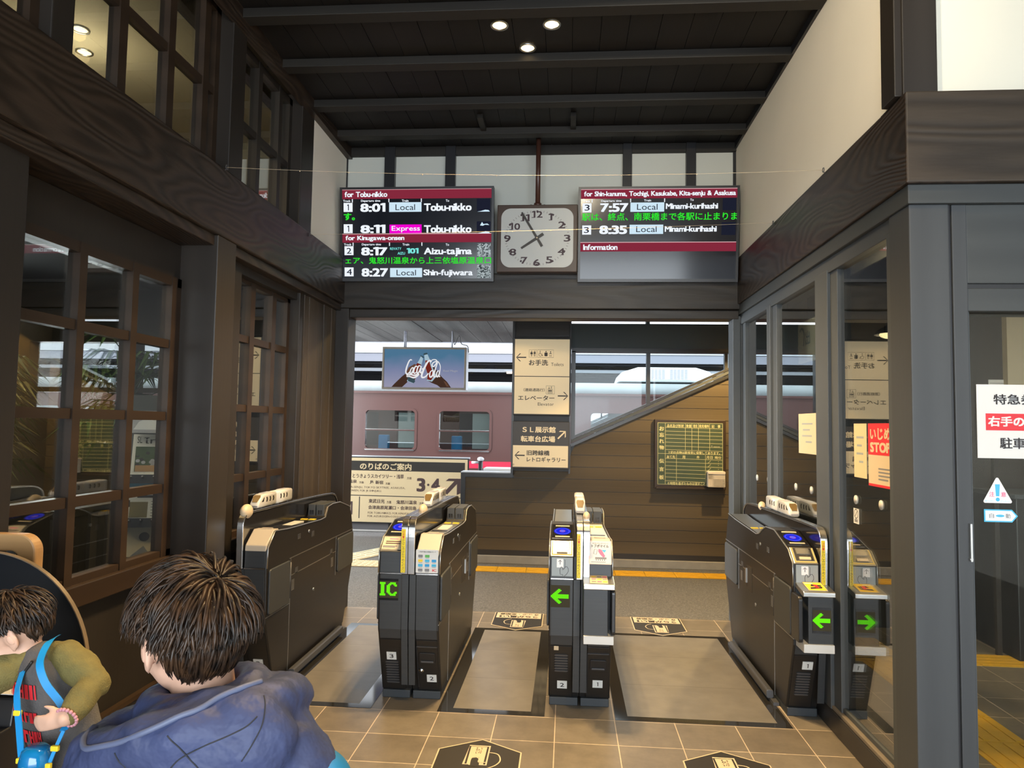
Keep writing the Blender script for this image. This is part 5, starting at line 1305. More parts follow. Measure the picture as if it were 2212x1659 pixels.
    if o.get('vent'):
        z0, n_ = o['vent']
        for k in range(n_):
            zz = z0 - 0.0150 * k; m = MB(); m.prism([(-0.030, 0), (-0.036, -0.0045), (-0.030, -0.009), (0.030, -0.009), (0.036, -0.0045), (0.030, 0)], 'z', 0.0, 0.005); fboard('vent_louver', m, uc, yl(zz) - 0.005, zz, 'steel_dark', tilt=tl)
    if o.get('square'):
        m = MB(); m.box(-0.012, 0.012, -0.012, 0.012, 0, 0.002); fboard('sensor_plate', m, Xu(0.040 if s > 0 else 0.09), yl(0.33) - 0.006, 0.328, 'dome_cream', tilt=tl)
    if o.get('door'):
        zc = 0.185; m = MB(); m.box(-0.054, 0.054, -0.130, 0.125, 0, 0.0035); dr = fboard('service_door', m, uc, yl(zc) - 0.0045, zc, 'gate_laminate', None, 0.002, tl)
        m = MB(); m.box(-0.056, -0.0545, -0.13, 0.127, 0.0, 0.005); m.box(-0.056, 0.056, 0.125, 0.128, 0.0, 0.005); fboard('door_edge', m, uc, yl(zc) - 0.0045, zc, 'steel_dark', dr, 0, tl)
        m = MB(); m.rrect(-0.043, 0.043, 0.028, 0.092, 0.008, 'z', 0.0035, 0.010, None, 4); hd = fboard('pull_handle', m, uc, yl(zc) - 0.0045, zc, 'plastic_black', dr, 0.002, tl)
        m = MB(); m.box(-0.034, 0.034, 0.036, 0.046, 0.010, 0.016); fboard('pull_lip', m, uc, yl(zc) - 0.0045, zc, 'steel_dark', dr, 0.002, tl)
        if o['door'] == 'key':
            m = MB(); m.cyl((0, 0, 0.003), (0, 0, 0.010), 0.014, n=20); m.cyl((0, 0, 0.010), (0, 0, 0.013), 0.009, n=16); fboard('key_lock', m, Xu(0.066) - 0.036, yl(0.165) - 0.0045, 0.165, 'steel', dr, 0, tl)
        zz = o['num2'][1]; m = MB(); m.box(-0.026, 0.026, -0.023, 0.023, 0.003, 0.0055); pn = fboard('number_plate', m, uc + o['num2'][2], yl(zz) - 0.004, zz, 'plate_white', None, 0, tl)
        m = MB(); w_ = 0.004 if o['num2'][0] == '1' else 0.011; write(m, o['num2'][0], -w_, w_, -0.012, 0.012, 0.0062, 'ink', 0.01); fboard('number', m, uc + o['num2'][2], yl(zz) - 0.004, zz, None, pn, 0, tl)
    if o.get('face') == 'hand':
        m = MB(); m.box(-0.054, 0.054, -0.050, 0.050, 0, 0.0025); pn = fboard('ticket_pictogram', m, uc, 3.741, 0.747, 'pict_grey')
        m = MB(); z = 0.003
        m.rrect(-0.028, 0.006, 0.000, 0.044, 0.002, 'z', 0.0026, z, 'ink_white'); strokef(m, [(0.009, 0.040), (0.014, 0.040), (0.014, -0.006), (-0.002, -0.006)], 0.002, z + .0003, 'ink')
        arrow(m, -0.011, 0.026, 0.022, 0.003, PI / 2, z + .0004, 'ink')
        hp_ = [(-0.010, -0.034), (-0.012, -0.012), (-0.007, 0.002), (-0.001, 0.004), (0.002, -0.004), (0.002, -0.012), (0.010, -0.006), (0.016, 0.004), (0.024, 0.006), (0.031, -0.004), (0.032, -0.018), (0.024, -0.032), (0.012, -0.043), (0.006, -0.047), (0.003, -0.036)]
        flat(m, hp_, z + .0004, 'pict_grey'); strokef(m, hp_, 0.0022, z + .0006, 'ink', True)
        fboard('pictogram_print', m, uc, 3.741, 0.747, None, pn)
    if o.get('face') == 'iccard':
        m = MB(); m.rrect(-0.060, 0.058, -0.056, 0.066, 0.005, 'z', 0.0, 0.003, None, 4); pn = fboard('card_chart', m, uc, 3.739, 0.752, 'paper')
        m = MB(); z = 0.0036; write(m, 'ご利用可能な交通系ICカード', -0.046, 0.046, 0.051, 0.058, z, 'ink', 0.01)
        cols = ['ink_grey', 'ink_green', 'ink_grey', 'ink_yellow', 'ink_skyblue', 'ink_blue', 'ink_skyblue', 'ink_blue', 'ink_skyblue', 'ink_grey']
        for k in range(12):
            r, c = divmod(k, 3); x, y = -0.036 + 0.036 * c, 0.032 - 0.024 * r
            if k == 2: continue
            if k == 11: write(m, 'IC', 0.028, 0.050, y - 0.007, y + 0.006, z, 'ink_red', 0.03); continue
            m.rrect(x - 0.012, x + 0.012, y - 0.007, y + 0.007, 0.002, 'z', 0.003, z, cols[k % len(cols)]); rectf(m, x - 0.010, x + 0.010, y - 0.0115, y - 0.0095, z, 'ink_grey')
        fboard('card_chart_print', m, uc, 3.739, 0.752, None, pn)
    if o.get('face') == 'poster':
        m = MB(); m.rrect(-0.056, 0.060, -0.062, 0.060, 0.004, 'z', 0.0, 0.003, None, 4); pn = fboard('mileage_poster', m, uc, 3.728, 0.832, 'paper_pink', tilt=-0.42)
        m = MB(); z = 0.0036; rectf(m, -0.050, 0.054, -0.056, 0.055, z, 'paper'); write(m, '駅利用で貯まる使えるおトク', -0.036, 0.044, 0.042, 0.049, z + .0003, 'ink'); write(m, 'トブポマイル', -0.042, 0.046, 0.024, 0.040, z + .0003, 'ink', 0.02)
        flat(m, [(-0.006, 0.018), (0.010, 0.012), (0.028, -0.020), (0.018, -0.028), (0.002, -0.012), (-0.008, 0.004)], z + .0003, 'ink_pink'); flat(m, [(0.010, 0.012), (0.034, 0.012), (0.024, -0.002)], z + .0004, 'ink_skyblue')
        strokef(m, [(-0.026, 0.016), (-0.012, 0.012), (-0.018, -0.012), (-0.032, -0.008)], 0.003, z + .0003, 'ink_grey', closed=True)
        rectf(m, -0.024, 0.034, -0.036, -0.026, z + .0003, 'ink_grey')
        for k in range(5): discf(m, -0.018 + 0.0105 * k, -0.040, 0.0025, 0.0025, z + .0004, 'ink', 10)
        rectf(m, -0.045, 0.03, -0.052, -0.049, z + .0003, 'ink_grey'); fboard('poster_print', m, uc, 3.728, 0.832, None, pn, tilt=-0.42)
    def led(bits, w, h, x, y, z, par, lit='led_green'):
        m = MB(); n = 16
        for r in range(16):
            for c in range(16):
                on = bits[r][c] == '#'
                if on: m.box(-w / 2 + w * (c + 0.04) / n, -w / 2 + w * (c + 0.96) / n, h / 2 - h * (r + 0.96) / n, h / 2 - h * (r + 0.04) / n, 0.002, 0.0032, lit)
        return fboard('lit_symbol', m, x, y, z, None, par)
    if o.get('disp') == 'front_ic' or o.get('disp') == 'front_arrow':
        w_, h_ = (0.100, 0.112); zz = 0.605 if o['disp'] == 'front_ic' else 0.600
        m = MB(); m.box(-w_ / 2, w_ / 2, -h_ / 2, h_ / 2, 0, 0.002, 'led_off'); 
        if o['disp'] == 'front_ic': m.box(-w_ / 2, w_ / 2, h_ / 2 - 0.012, h_ / 2, 0.002, 0.003, 'panel_black'); m.box(-w_ / 2, w_ / 2, -h_ / 2, -h_ / 2 + 0.012, 0.002, 0.003, 'panel_black')
        dp = fboard('led_display', m, uc - (0.008 if s > 0 else 0), 3.740, zz)
        led(LED_IC if o['disp'] == 'front_ic' else LED_ARROW, 0.098, 0.086, uc - (0.008 if s > 0 else 0), 3.7395, zz, dp)
    if o.get('shelf'):
        u0, u1 = o['shelf']
        m = MB(); m.prism([(3.755, 0.712), (3.755, 0.690), (3.628, 0.664), (3.612, 0.667), (3.612, 0.688), (3.618, 0.692)], 'x', Xu(u0), Xu(u1)); B(m, 'ledge', 'steel_brushed', 0.003)
        ba, bb = o['box']
        m = MB(); m.box(Xu(ba), Xu(bb), 3.640, 3.760, 0.425, 0.680); bx = B(m, 'display_box', 'gate_front', 0.004)
        m = MB(); m.prism([(3.626, 0.395), (3.626, 0.436), (3.760, 0.436), (3.760, 0.395)], 'x', Xu(u0 + 0.004), Xu(u1 - 0.002)); B(m, 'bumper_band', 'white_band', 0.003)
        m = MB(); m.prism(rr_pts(3.630, 3.755, 0.438, 0.662, 0.02, 4), 'x', Xu(-0.010), Xu(0.010)); B(m, 'flap_pad', 'plastic_black', 0.004)
        m = MB(); sl = math.atan2(0.024, 0.137)
        m.box(-0.045, 0.045, 0.012, 0.118, 0.0, 0.0012, 'paper_cream'); cx = Xu((u0 + u1) / 2)
        ml = T @ Matrix.Translation((cx, 3.618, 0.6925)) @ Matrix.Rotation(sl, 4, 'X'); m.xform(ml); ns = m.build('ledge_notice', None, t)
        m = MB()
        if o.get('shelf_kind') == 'arrow':
            rectf(m, -0.042, 0.042, 0.016, 0.114, 0.0015, 'ink_yellow'); flat(m, [(-0.03, 0.03), (0.028, 0.04), (0.034, 0.06), (-0.026, 0.05)], 0.0018, 'ink'); flat(m, [(-0.020, 0.066), (0.03, 0.06), (0.034, 0.08), (-0.01, 0.09)], 0.0018, 'ink'); flat(m, [(0.0, 0.045), (0.016, 0.045), (0.014, 0.085), (-0.004, 0.085)], 0.0021, 'ink_red'); rectf(m, -0.04, 0.0, 0.095, 0.105, 0.0018, 'paper')
        else:
            for r in range(3):
                for c in range(3): rectf(m, -0.036 + 0.028 * c, -0.014 + 0.028 * c, 0.026 + 0.032 * r, 0.040 + 0.032 * r, 0.0015, ['ink_grey', 'ink_pink', 'ink_yellow'][(r + c) % 3])
        m.xform(ml); m.build('ledge_print', None, ns)
        if o.get('disp') == 'box_arrow':
            xb = Xu((ba + bb) / 2 + 0.004); m = MB(); m.box(-0.046, 0.046, -0.062, 0.062, 0, 0.002, 'panel_black'); m.box(-0.044, 0.044, -0.050, 0.050, 0.002, 0.0026, 'led_off'); dp = fboard('led_display', m, xb, 3.640, 0.550, None, bx)
            led(LED_ARROW, 0.088, 0.082, xb, 3.6395, 0.550, bx)
def rail(t, T, x0, x1, split, label_x=None):
    """polished arch with dark infill"""
    path = spline([(3.722, 0.69), (3.718, 0.80), (3.716, 0.90), (3.728, 0.950), (3.765, 0.978), (3.83, 0.985), (4.2, 0.982), (4.7, 0.975), (5.10, 0.965), (5.22, 0.950), (5.285, 0.91), (5.305, 0.84), (5.31, 0.69)], 5)
    for a, b in ([(x0, x1)] if not split else [(x0, (x0 + x1) / 2 - 0.001), ((x0 + x1) / 2 + 0.001, x1)]):
        m = MB(); n = len(path); V = []
        for k, p in enumerate(path):
            q = path[min(k + 1, n - 1)] - path[max(k - 1, 0)]; q.normalize(); nr = Vector((-q.y, q.x)) ; P = Vector((p.x, p.y)); I = P - nr * 0.012
            V += [(a, P.x, P.y), (b, P.x, P.y), (b, I.x, I.y), (a, I.x, I.y)]
        Fc = []
        for k in range(n - 1):
            i, j = 4 * k, 4 * k + 4; Fc += [(i, i + 1, j + 1, j), (i + 1, i + 2, j + 2, j + 1), (i + 2, i + 3, j + 3, j + 2), (i + 3, i, j, j + 3)]
        Fc += [(0, 3, 2, 1), (4 * n - 4, 4 * n - 3, 4 * n - 2, 4 * n - 1)]
        m.add(V, Fc); m.xform(T); m.build('hand_rail', 'steel', t, 0.002)
    m = MB(); m.prism([(3.735, 0.69)] + [(p.x + (0.014 if p.x < 4 else -0.014), p.y - 0.012) for p in path if p.y > 0.80] + [(5.295, 0.69)], 'x', x0 + 0.006, x1 - 0.006); m.xform(T); m.build('rail_panel', 'panel_black', t)
    if label_x is not None:
        a, b = label_x; m = MB(); m.box(a, b, 3.713, 3.7155, 0.70, 0.925); m.xform(T); lb = m.build('warning_label', 'yellow_label', t)
        m = MB(); s_ = '注意！かけこみはおやめください'; L_ = 0.225 / (len(s_) + 0.5)
        for k, ch in enumerate(s_):
            w_ = min(L_ * 0.44, (b - a) * 0.36)
            write(m, ch, -w_, w_, -w_, w_, 0.0, 'ink_red' if k < 3 else 'ink_brown', 0.0)
            for i in range(len(m.v) - 0):
                pass
            # move the new glyph down the label
            base = getattr(m, '_done', 0)
            m.v = m.v[:base] + [(v[0], v[1] + 0.918 - L_ * (k + 0.5), v[2]) for v in m.v[base:]]; m._done = len(m.v)
        m.xform(T @ Matrix.Translation(((a + b) / 2, 3.7125, 0)) @ Matrix.Rotation(PI / 2, 4, 'X')); m.build('warning_print', None, lb)
def dome(t, T, x, y, z, r=0.030):
    m = MB(); m.ell((x, y, z), (r * 0.75, r * 1.3, r), 18, 10); m.xform(T); m.build('sensor_dome', 'dome_cream', t)
# gate 4 (by the glass screen)
t, T = gate('ticket_gate', 'ticket gate against the glass screen, number 1 below a green arrow box', 1.231)
unit(t, T, 1.150, 1, False, dict(slot='gold', face='hand', shelf=(0.008, 0.160), box=(0.038, 0.158), disp='box_arrow', shelf_kind='arrow', number=('1', 0.285, 0.080), vent=(0.245, 9), kick=True, flap_sensor=True))
rail(t, T, 1.276, 1.311, False, (1.279, 1.297)); dome(t, T, 1.293, 4.86, 0.972, 0.030)
GATE4 = t
# gate 3 (between the two right lanes)
t, T = gate('ticket_gate', 'narrow double ticket gate between lanes, numbers 2 and 1, green arrow on front', 0.079)
unit(t, T, -0.083, 1, False, dict(slot='gold', face='hand', disp='front_arrow', number=('2', 0.115, 0.072), vent=(0.292, 7), square=True))
unit(t, T, 0.241, -1, True, dict(face='poster', shelf=(-0.006, 0.150), box=(0.026, 0.150), door=True, num2=('1', 0.130, 0.0), tray='white_paint'))
rail(t, T, 0.056, 0.125, True, (0.058, 0.077)); dome(t, T, 0.112, 3.96, 0.985, 0.026)
# gate 2
t, T = gate('ticket_gate', 'double ticket gate showing green IC letters, numbers 3 and 2', -0.822)
unit(t, T, -0.984, 1, False, dict(slot='paper', disp='front_ic', number=('3', 0.243, 0.066), vent=(0.213, 9)))
unit(t, T, -0.659, -1, True, dict(face='iccard', door='key', num2=('2', 0.120, 0.018), flap_sensor=True))
rail(t, T, -0.862, -0.790, True, (-0.860, -0.838)); dome(t, T, -0.822, 4.08, 0.983, 0.034)
# gate 1 (by the left wall)
t, T = gate('ticket_gate', 'ticket gate beside the timber wall, partly behind the boy in navy', -1.676)
unit(t, T, -1.595, -1, True, dict(number=('3', 0.165, 0.066), vent=(0.130, 5), kick=True, tray='panel_black'))
rail(t, T, -1.757, -1.722, False); dome(t, T, -1.740, 3.79, 0.985, 0.040)
# ------------------------------------------------------------------ toy trains on the rails
def toy_train(label, loc, rotz=0.0):
    t = thing('toy_train', label, 'toy train', loc, (0, 0, rotz), 'white toy trains on the gates')
    L_, w_, h_ = 0.48, 0.029, 0.078
    def sec(y, wid, z0, z1, r=0.012): return [(x, y, z) for x, z in rr_pts(-wid, wid, z0, z1, r, 4)]
    for a, b, nose in ((0.0, 0.235, True), (0.245, L_, False)):
        m = MB()
        if nose: ss = [sec(0.000, 0.022, 0.006, 0.024, 0.008), sec(0.006, 0.026, 0.004, 0.034, 0.010), sec(0.05, w_, 0.004, h_ - 0.004), sec(0.075, w_, 0.004, h_), sec(b, w_, 0.004, h_)]
        else: ss = [sec(a, w_, 0.004, h_), sec(b, w_, 0.004, h_)]
        m.loft(ss); car = m.build('carriage', 'toy_white', t)
        m = MB()
        for k in range(3):
            for sx in (-1, 1):
                y = a + (0.095 if nose else 0.05) + 0.045 * k
                pts = [(y, 0.032), (y + 0.014, 0.032), (y + 0.020, 0.046), (y + 0.014, 0.060), (y, 0.060), (y + 0.005, 0.046)]
                m.prism(pts, 'x', sx * (w_ - 0.001), sx * (w_ + 0.0008))
        if nose:
            for sx in (-1, 1): m.prism([(0.035, 0.036), (0.062, 0.036), (0.070, 0.060), (0.064, 0.060)], 'x', sx * (w_ - 0.002), sx * (w_ + 0.0006))
        m.build('side_window', 'toy_window', t)
        m = MB(); m.box(-0.017, 0.017, a + 0.09, b - 0.02, h_ - 0.001, h_ + 0.002)
        for k in range(6): m.box(-0.016, 0.016, a + 0.10 + 0.018 * k, a + 0.104 + 0.018 * k, h_ + 0.002, h_ + 0.0035)
        m.build('roof_panel', 'toy_white', t)
    m = MB(); m.add([(-0.014, 0.0075, 0.0345), (0.014, 0.0075, 0.0345), (0.022, 0.034, 0.060), (0.018, 0.046, 0.0715), (-0.018, 0.046, 0.0715), (-0.022, 0.034, 0.060)], [(0, 1, 2, 3, 4, 5)]); m.v = [(v[0], v[1] - 0.0025, v[2] + 0.0025) for v in m.v]; m.build('windscreen', 'toy_screen', t)
    m = MB(); m.box(-0.020, 0.020, -0.0015, 0.004, 0.008, 0.018); m.build('skirt', 'toy_detail', t)
    m = MB()
    for y in (0.05, 0.19, 0.29, 0.43):
        for sx in (-1, 1): m.cyl((sx * 0.016, y, 0.006), (sx * 0.022, y, 0.006), 0.006, n=12)
    m.build('wheel', 'toy_detail', t)
    return t
proto = toy_train('white toy train on the gate rail by the timber wall', (-1.742, 3.885, 0.9865))
for lb, loc in (('white toy train on the rail of the gate showing IC letters', (-0.826, 4.22, 0.9835)), ('white toy train on the rail of the narrow gate with the poster', (0.079, 4.06, 0.9845)), ('white toy train on the gate rail against the glass screen', (1.292, 4.17, 0.983))):
    c = copy_tree(proto); c.location = loc; c['label'] = lb

# ================================================================== floor stickers
def floor_sticker(label, loc, rotz):
    t = thing('floor_sticker', label, 'floor sticker', loc, (0, 0, rotz), 'dark ticket stickers on the floor')
    w, h0, h1 = 0.19, -0.475, -0.116
    P = [(-w, h0), (w, h0), (w, h1), (0.0, 0.0), (-w, h1)]
    m = MB(); m.prism(P, 'z', 0.0, 0.0022); m.build('border', 'paper_cream', t)
    c = (0, -0.27); Q = [(c[0] + (p[0] - c[0]) * 0.967, c[1] + (p[1] - c[1]) * 0.967) for p in P]
    m = MB(); flat(m, Q, 0.0027, 'sign_brown_dark'); m.build('ground', None, t)
    m = MB(); rectf(m, -0.172, 0.172, -0.462, -0.315, 0.0032, 'paper_cream'); write(m, 'うらが黒い', -0.15, 0.12, -0.385, -0.325, 0.0037, 'sign_brown_dark', 0.03); write(m, '！', 0.130, 0.15, -0.385, -0.330, 0.0037, 'sign_brown_dark', 0.03); write(m, 'きっぷ・定期券', -0.15, 0.15, -0.450, -0.400, 0.0037, 'sign_brown_dark', 0.02); m.build('lettering', None, t)
    m = MB(); z = 0.0032
    m.prism([(-0.062, -0.255), (0.045, -0.255), (0.045, -0.068), (-0.052, -0.068)], 'z', 0.0027, z, 'paper_cream')
    strokef(m, [(-0.048, -0.25), (-0.048, -0.080), (0.034, -0.080), (0.034, -0.25)], 0.009, z + .0003, 'sign_brown_dark'); write(m, 'きっぷ', -0.018, 0.010, -0.150, -0.085, z + .0003, 'sign_brown_dark', 0.01)
    flat(m, [(-0.030, -0.27), (-0.030, -0.195), (0.004, -0.185), (0.010, -0.225), (0.012, -0.27)], z + .0006, 'sign_brown_dark')
    strokef(m, [(p.x, p.y) for p in spline([(-0.030, -0.262, 0), (-0.030, -0.200, 0), (-0.012, -0.185, 0), (0.006, -0.200, 0), (0.008, -0.232, 0), (0.040, -0.230, 0)], 5)], 0.006, z + .0009, 'paper_cream')
    strokef(m, [(p.x, p.y) for p in spline([(0.046, -0.135, 0), (0.085, -0.150, 0), (0.100, -0.205, 0), (0.085, -0.250, 0), (0.050, -0.285, 0)], 6)], 0.006, z + .0009, 'paper_cream')
    m.build('ticket_symbol', None, t)
    return t
p = floor_sticker('dark pointed floor sticker before the middle lane, towards the camera', (-0.377, 3.413, 0.0), 0)
for lb, loc, r in (('dark pointed floor sticker before the wide lane by the glass screen', (0.719, 3.416, 0.0), 0), ('upside down floor sticker at the platform end of the narrow middle lane', (-0.356, 5.215, 0.0018), PI), ('upside down floor sticker at the platform end of the wide lane', (0.697, 5.219, 0.0018), PI)):
    c = copy_tree(p); c.location = loc; c.rotation_euler = (0, 0, r); c['label'] = lb

# ================================================================== things on and behind the right glass
XP = XG + 0.010
def pane_paper(name, label, cat, y0, y1, z0, z1, mat, draw=None, x=None, th=0.0012, gl=None):
    t = thing(name, label, cat, ((x or XP) - 0.0005, (y0 + y1) / 2, (z0 + z1) / 2), FACE_LEFT, gl)
    w, h = (y1 - y0) / 2, (z1 - z0) / 2
    m = MB(); m.box(-w, w, -h, h, -th / 2, th / 2); m.build('sheet', mat, t)
    if draw: m = MB(); draw(m, w, h, th / 2 + 0.0004); m.build('print', None, t)
    return t
def d_notice(m, w, h, z):
    for k, (a, b) in enumerate(((-0.6, 0.6), (-0.5, 0.3), (-0.6, 0.5), (-0.2, 0.5))): rectf(m, a * w, b * w, h * (0.45 - 0.3 * k), h * (0.53 - 0.3 * k), z, 'pict_grey')
pane_paper('notice_paper', 'plain pale notice taped to the middle glass pane', 'paper', 3.99, 4.29, 1.345, 1.572, 'paper_cream', d_notice)
def d_stop(m, w, h, z):
    rectf(m, -w, w, 0.0, h, z, 'ink_red'); write(m, 'いじめ', -w * .85, w * .55, h * .48, h * .85, z + .0004, 'paper_cream', 0.03); write(m, 'STOP', -w * .85, w * .55, h * .08, h * .40, z + .0004, 'paper_cream', 0.05)
    rectf(m, -w, w, -h, -h * .92, z, 'ink_red')
    for k in range(4): rectf(m, -w * .3, w * (.8 - .15 * k), -h * (.45 + .11 * k), -h * (.40 + .11 * k), z, 'ink_grey')
pane_paper('anti_bullying_poster', 'red and cream STOP poster on the glass pane closest to the pillar', 'poster', 3.035, 3.325, 1.235, 1.512, 'paper_cream', d_stop)
pane_paper('notice_paper', 'narrow yellowish notice on the glass beside the red poster', 'paper', 3.345, 3.485, 1.262, 1.512, 'sign_cream_flat', d_notice)
def d_nosmoke(m, w, h, z):
    strokef(m, [(w * .7 * math.cos(2 * PI * k / 20), h * .3 + w * .7 * math.sin(2 * PI * k / 20)) for k in range(20)], 0.004, z, 'ink', True); strokef(m, [(-w * .5, h * .3 - w * .5), (w * .5, h * .3 + w * .5)], 0.004, z, 'ink'); rectf(m, -w * .6, w * .6, -h * .8, -h * .4, z, 'ink_grey')
pane_paper('no_smoking_sticker', 'small pale no smoking sticker low on the glass by the pillar', 'sticker', 3.44, 3.50, 1.045, 1.115, 'paper', d_nosmoke)
for k, (y, z) in enumerate(((5.21, 1.136), (4.93, 1.142), (4.35, 1.143), (4.08, 1.146), (3.47, 1.156), (3.20, 1.160))):  # some of these discs stand in for dots mirrored in the glass
    lbs = ['round white dot on the far pane, on its platform side', 'round white dot on the far pane, on its street side', 'round white dot on the middle pane, on its platform side', 'round white dot on the middle pane, on its street side', 'round white dot on the near pane above the no smoking sticker', 'round white dot on the near pane under the red poster']
    t = thing('glass_dot', lbs[k], 'sticker', (XP - 0.0005, y, z), FACE_LEFT, 'white dots on the glass screen'); m = MB(); m.cyl((0, 0, 0), (0, 0, 0.003), 0.021, n=20); m.build('disc', 'white_paint', t)
# boards with mirrored print behind the glass, imitating reflections of signs
t = thing('mirrored_sign', 'white toilet sign with mirrored print, imitating a reflection in the far pane', 'sign', (1.52, 5.32, 2.10), FACE_LEFT)
m = MB(); m.box(-0.20, 0.20, -0.145, 0.145, -0.02, 0); m.build('board', 'paper', t); m = MB(); toilet_icons(m, -0.12, 0.16, 0.0, 0.09, 0.001, 'ink_grey'); write(m, 'お手洗', -0.10, 0.12, -0.09, -0.03, 0.001, 'ink_grey'); m.v = [(-v[0], v[1], v[2]) for v in m.v]; m.build('lettering', None, t)
m = MB(); m.box(-0.18, -0.17, 0.145, 0.525, -0.015, -0.005); m.box(0.17, 0.18, 0.145, 0.525, -0.015, -0.005); m.build('hanger', 'frame_black', t)
t = thing('mirrored_sign', 'cream exit sign with mirrored print, imitating a reflection in the middle pane', 'sign', (1.66, 5.06, 2.10), FACE_LEFT)
m = MB(); m.box(-0.20, 0.20, -0.145, 0.145, -0.02, 0); m.build('board', 'sign_cream', t); m = MB(); write(m, '出', -0.06, 0.03, -0.03, 0.07, 0.001, 'ink_grey', 0.02); strokef(m, [(p.x, p.y) for p in spline([(0.08, -0.03, 0), (0.06, 0.05, 0), (0.11, 0.10, 0), (0.15, 0.08, 0)], 6)], 0.018, 0.001, 'ink_grey'); m.v = [(-v[0], v[1], v[2]) for v in m.v]; m.build('lettering', None, t)
m = MB(); m.box(-0.01, 0.01, 0.145, 0.525, -0.015, -0.005); m.build('hanger', 'frame_black', t)
t = thing('pendant_lamp', 'warm pendant lamp hanging in the office behind the glass', 'lamp', (2.16, 4.85, 2.12))
m = MB(); n = 28; m.loft([[(r * math.cos(2 * PI * k / n), r * math.sin(2 * PI * k / n), z) for k in range(n)] for r, z in ((0.13, 0.0), (0.11, 0.03), (0.04, 0.07), (0.02, 0.10))], None, cap=False); m.build('shade', 'steel_dark', t)
m = MB(); m.ell((0, 0, 0.0), (0.10, 0.10, 0.03), 20, 8); m.build('bulb', 'pendant_glow', t); m = MB(); m.cyl((0, 0, 0.10), (0, 0, 0.50), 0.004, n=8); m.build('cord', 'frame_black', t)
lamp('pendant_light', 'POINT', (2.16, 4.85, 2.05), 14, (1.0, 0.78, 0.46), shadow_soft_size=0.06)
lamp('office_light', 'AREA', (3.0, 4.2, 2.60), 16, (1.0, 0.88, 0.70), target=(3.2, 4.2, 0), shape='RECTANGLE', size=1.2, size_y=0.5)
t = thing('office_counter', 'black counter box standing in the office behind the door pane', 'counter', (3.45, 5.15, 0)); m = MB(); m.box(-0.50, 0.6, -0.2, 0.3, 0, 1.05); m.build('body', 'box_black', t, 0.005); m = MB(); m.box(-0.52, 0.62, -0.22, 0.32, 1.05, 1.08); m.build('worktop', 'frame_paint', t, 0.004)
t = thing('drafting_frame', 'pale angled wooden board leaning inside the office', 'board', (2.90, 5.05, 1.55)); m = MB(); m.prism([(-0.05, -0.05), (0.12, 0.10), (0.14, 0.22), (-0.05, 0.22)], 'y', 0, 0.03); m.build('panel', 'room_cream', t)
m = MB(); m.box(-0.03, 0.0, 0.0, 0.03, -1.55, -0.05); m.build('leg', 'post_wood', t)
t = thing('office_label', 'tiny white label on the dark office wall behind the door pane', 'label', (3.25, 5.655, 1.86), FRONT); m = MB(); m.box(-0.06, 0.06, -0.025, 0.025, 0, 0.003); m.build('plate', 'paper', t); m = MB(); rectf(m, -0.05, 0.05, -0.004, 0.0, 0.0035, 'ink_grey'); m.build('print', None, t)
# door notices
t = thing('door_notice', 'white paper sign with a red band taped inside the sliding door', 'sign', (1.77, 2.8770, 1.523), FRONT)
m = MB(); m.box(-0.192, 0.25, -0.142, 0.142, -0.002, 0.0); m.build('sheet', 'paper', t)
m = MB(); rectf(m, -0.160, 0.25, -0.035, 0.030, 0.0006, 'ink_red'); write(m, '特急券', -0.130, 0.020, 0.065, 0.105, 0.001, 'ink', 0.02); write(m, '右手の窓口', -0.152, 0.070, -0.020, 0.020, 0.001, 'paper', 0.035); write(m, '駐車場', -0.110, 0.030, -0.105, -0.062, 0.001, 'ink', 0.02); m.build('lettering', None, t)
t = thing('caution_sticker', 'white triangular caution sticker with a blue exclamation mark on the door', 'sticker', (1.647, 2.8775, 1.248), FRONT)
def rtri(r, sc=1.0):
    out = []
    for k, (x, y) in enumerate(((0, 0.060), (-0.052, -0.036), (0.052, -0.036))):
        for a in range(-60, 61, 20): an = math.radians((90, 210, 330)[k] + a); out.append(((x * sc + r * math.cos(an)), y * sc + r * math.sin(an)))
    return out
m = MB(); m.prism(rtri(0.006, 0.88), 'z', 0, 0.0010); m.build('sheet', 'ink_white', t)
m = MB(); z = 0.0016; m.prism([(-0.009, 0.034), (0.009, 0.034), (0.006, -0.012), (-0.006, -0.012)], 'z', 0.001, z, 'ink_skyblue'); discf(m, 0, -0.024, 0.0075, 0.0075, z, 'ink_skyblue'); write(m, '注', -0.031, -0.012, -0.014, 0.005, z, 'ink_pink', 0.02); write(m, '意', 0.012, 0.031, -0.014, 0.005, z, 'ink_pink', 0.02); write(m, '駆け込まない', -0.046, -0.010, -0.034, -0.026, z, 'ink_skyblue'); write(m, '立ち止まらない', 0.010, 0.046, -0.034, -0.026, z, 'ink_skyblue'); m.build('print', None, t)
t = thing('automatic_door_sticker', 'blue edged arrow sticker reading automatic on the sliding door', 'sticker', (1.656, 2.8775, 1.162), FRONT)
m = MB(); m.prism([(-0.060, -0.024), (0.042, -0.024), (0.063, 0.0), (0.042, 0.024), (-0.060, 0.024)], 'z', 0, 0.001); m.build('sheet', 'ink_skyblue', t)
m = MB(); flat(m, [(-0.055, -0.019), (0.040, -0.019), (0.056, 0.0), (0.040, 0.019), (-0.055, 0.019)], 0.0014, 'ink_white'); write(m, '自', -0.042, -0.024, -0.009, 0.009, 0.0018, 'ink_grey', 0.01); write(m, '動', 0.018, 0.036, -0.009, 0.009, 0.0018, 'ink_grey', 0.01); discf(m, -0.002, 0, 0.016, 0.005, 0.0018, 'ink_skyblue'); m.build('print', None, t)

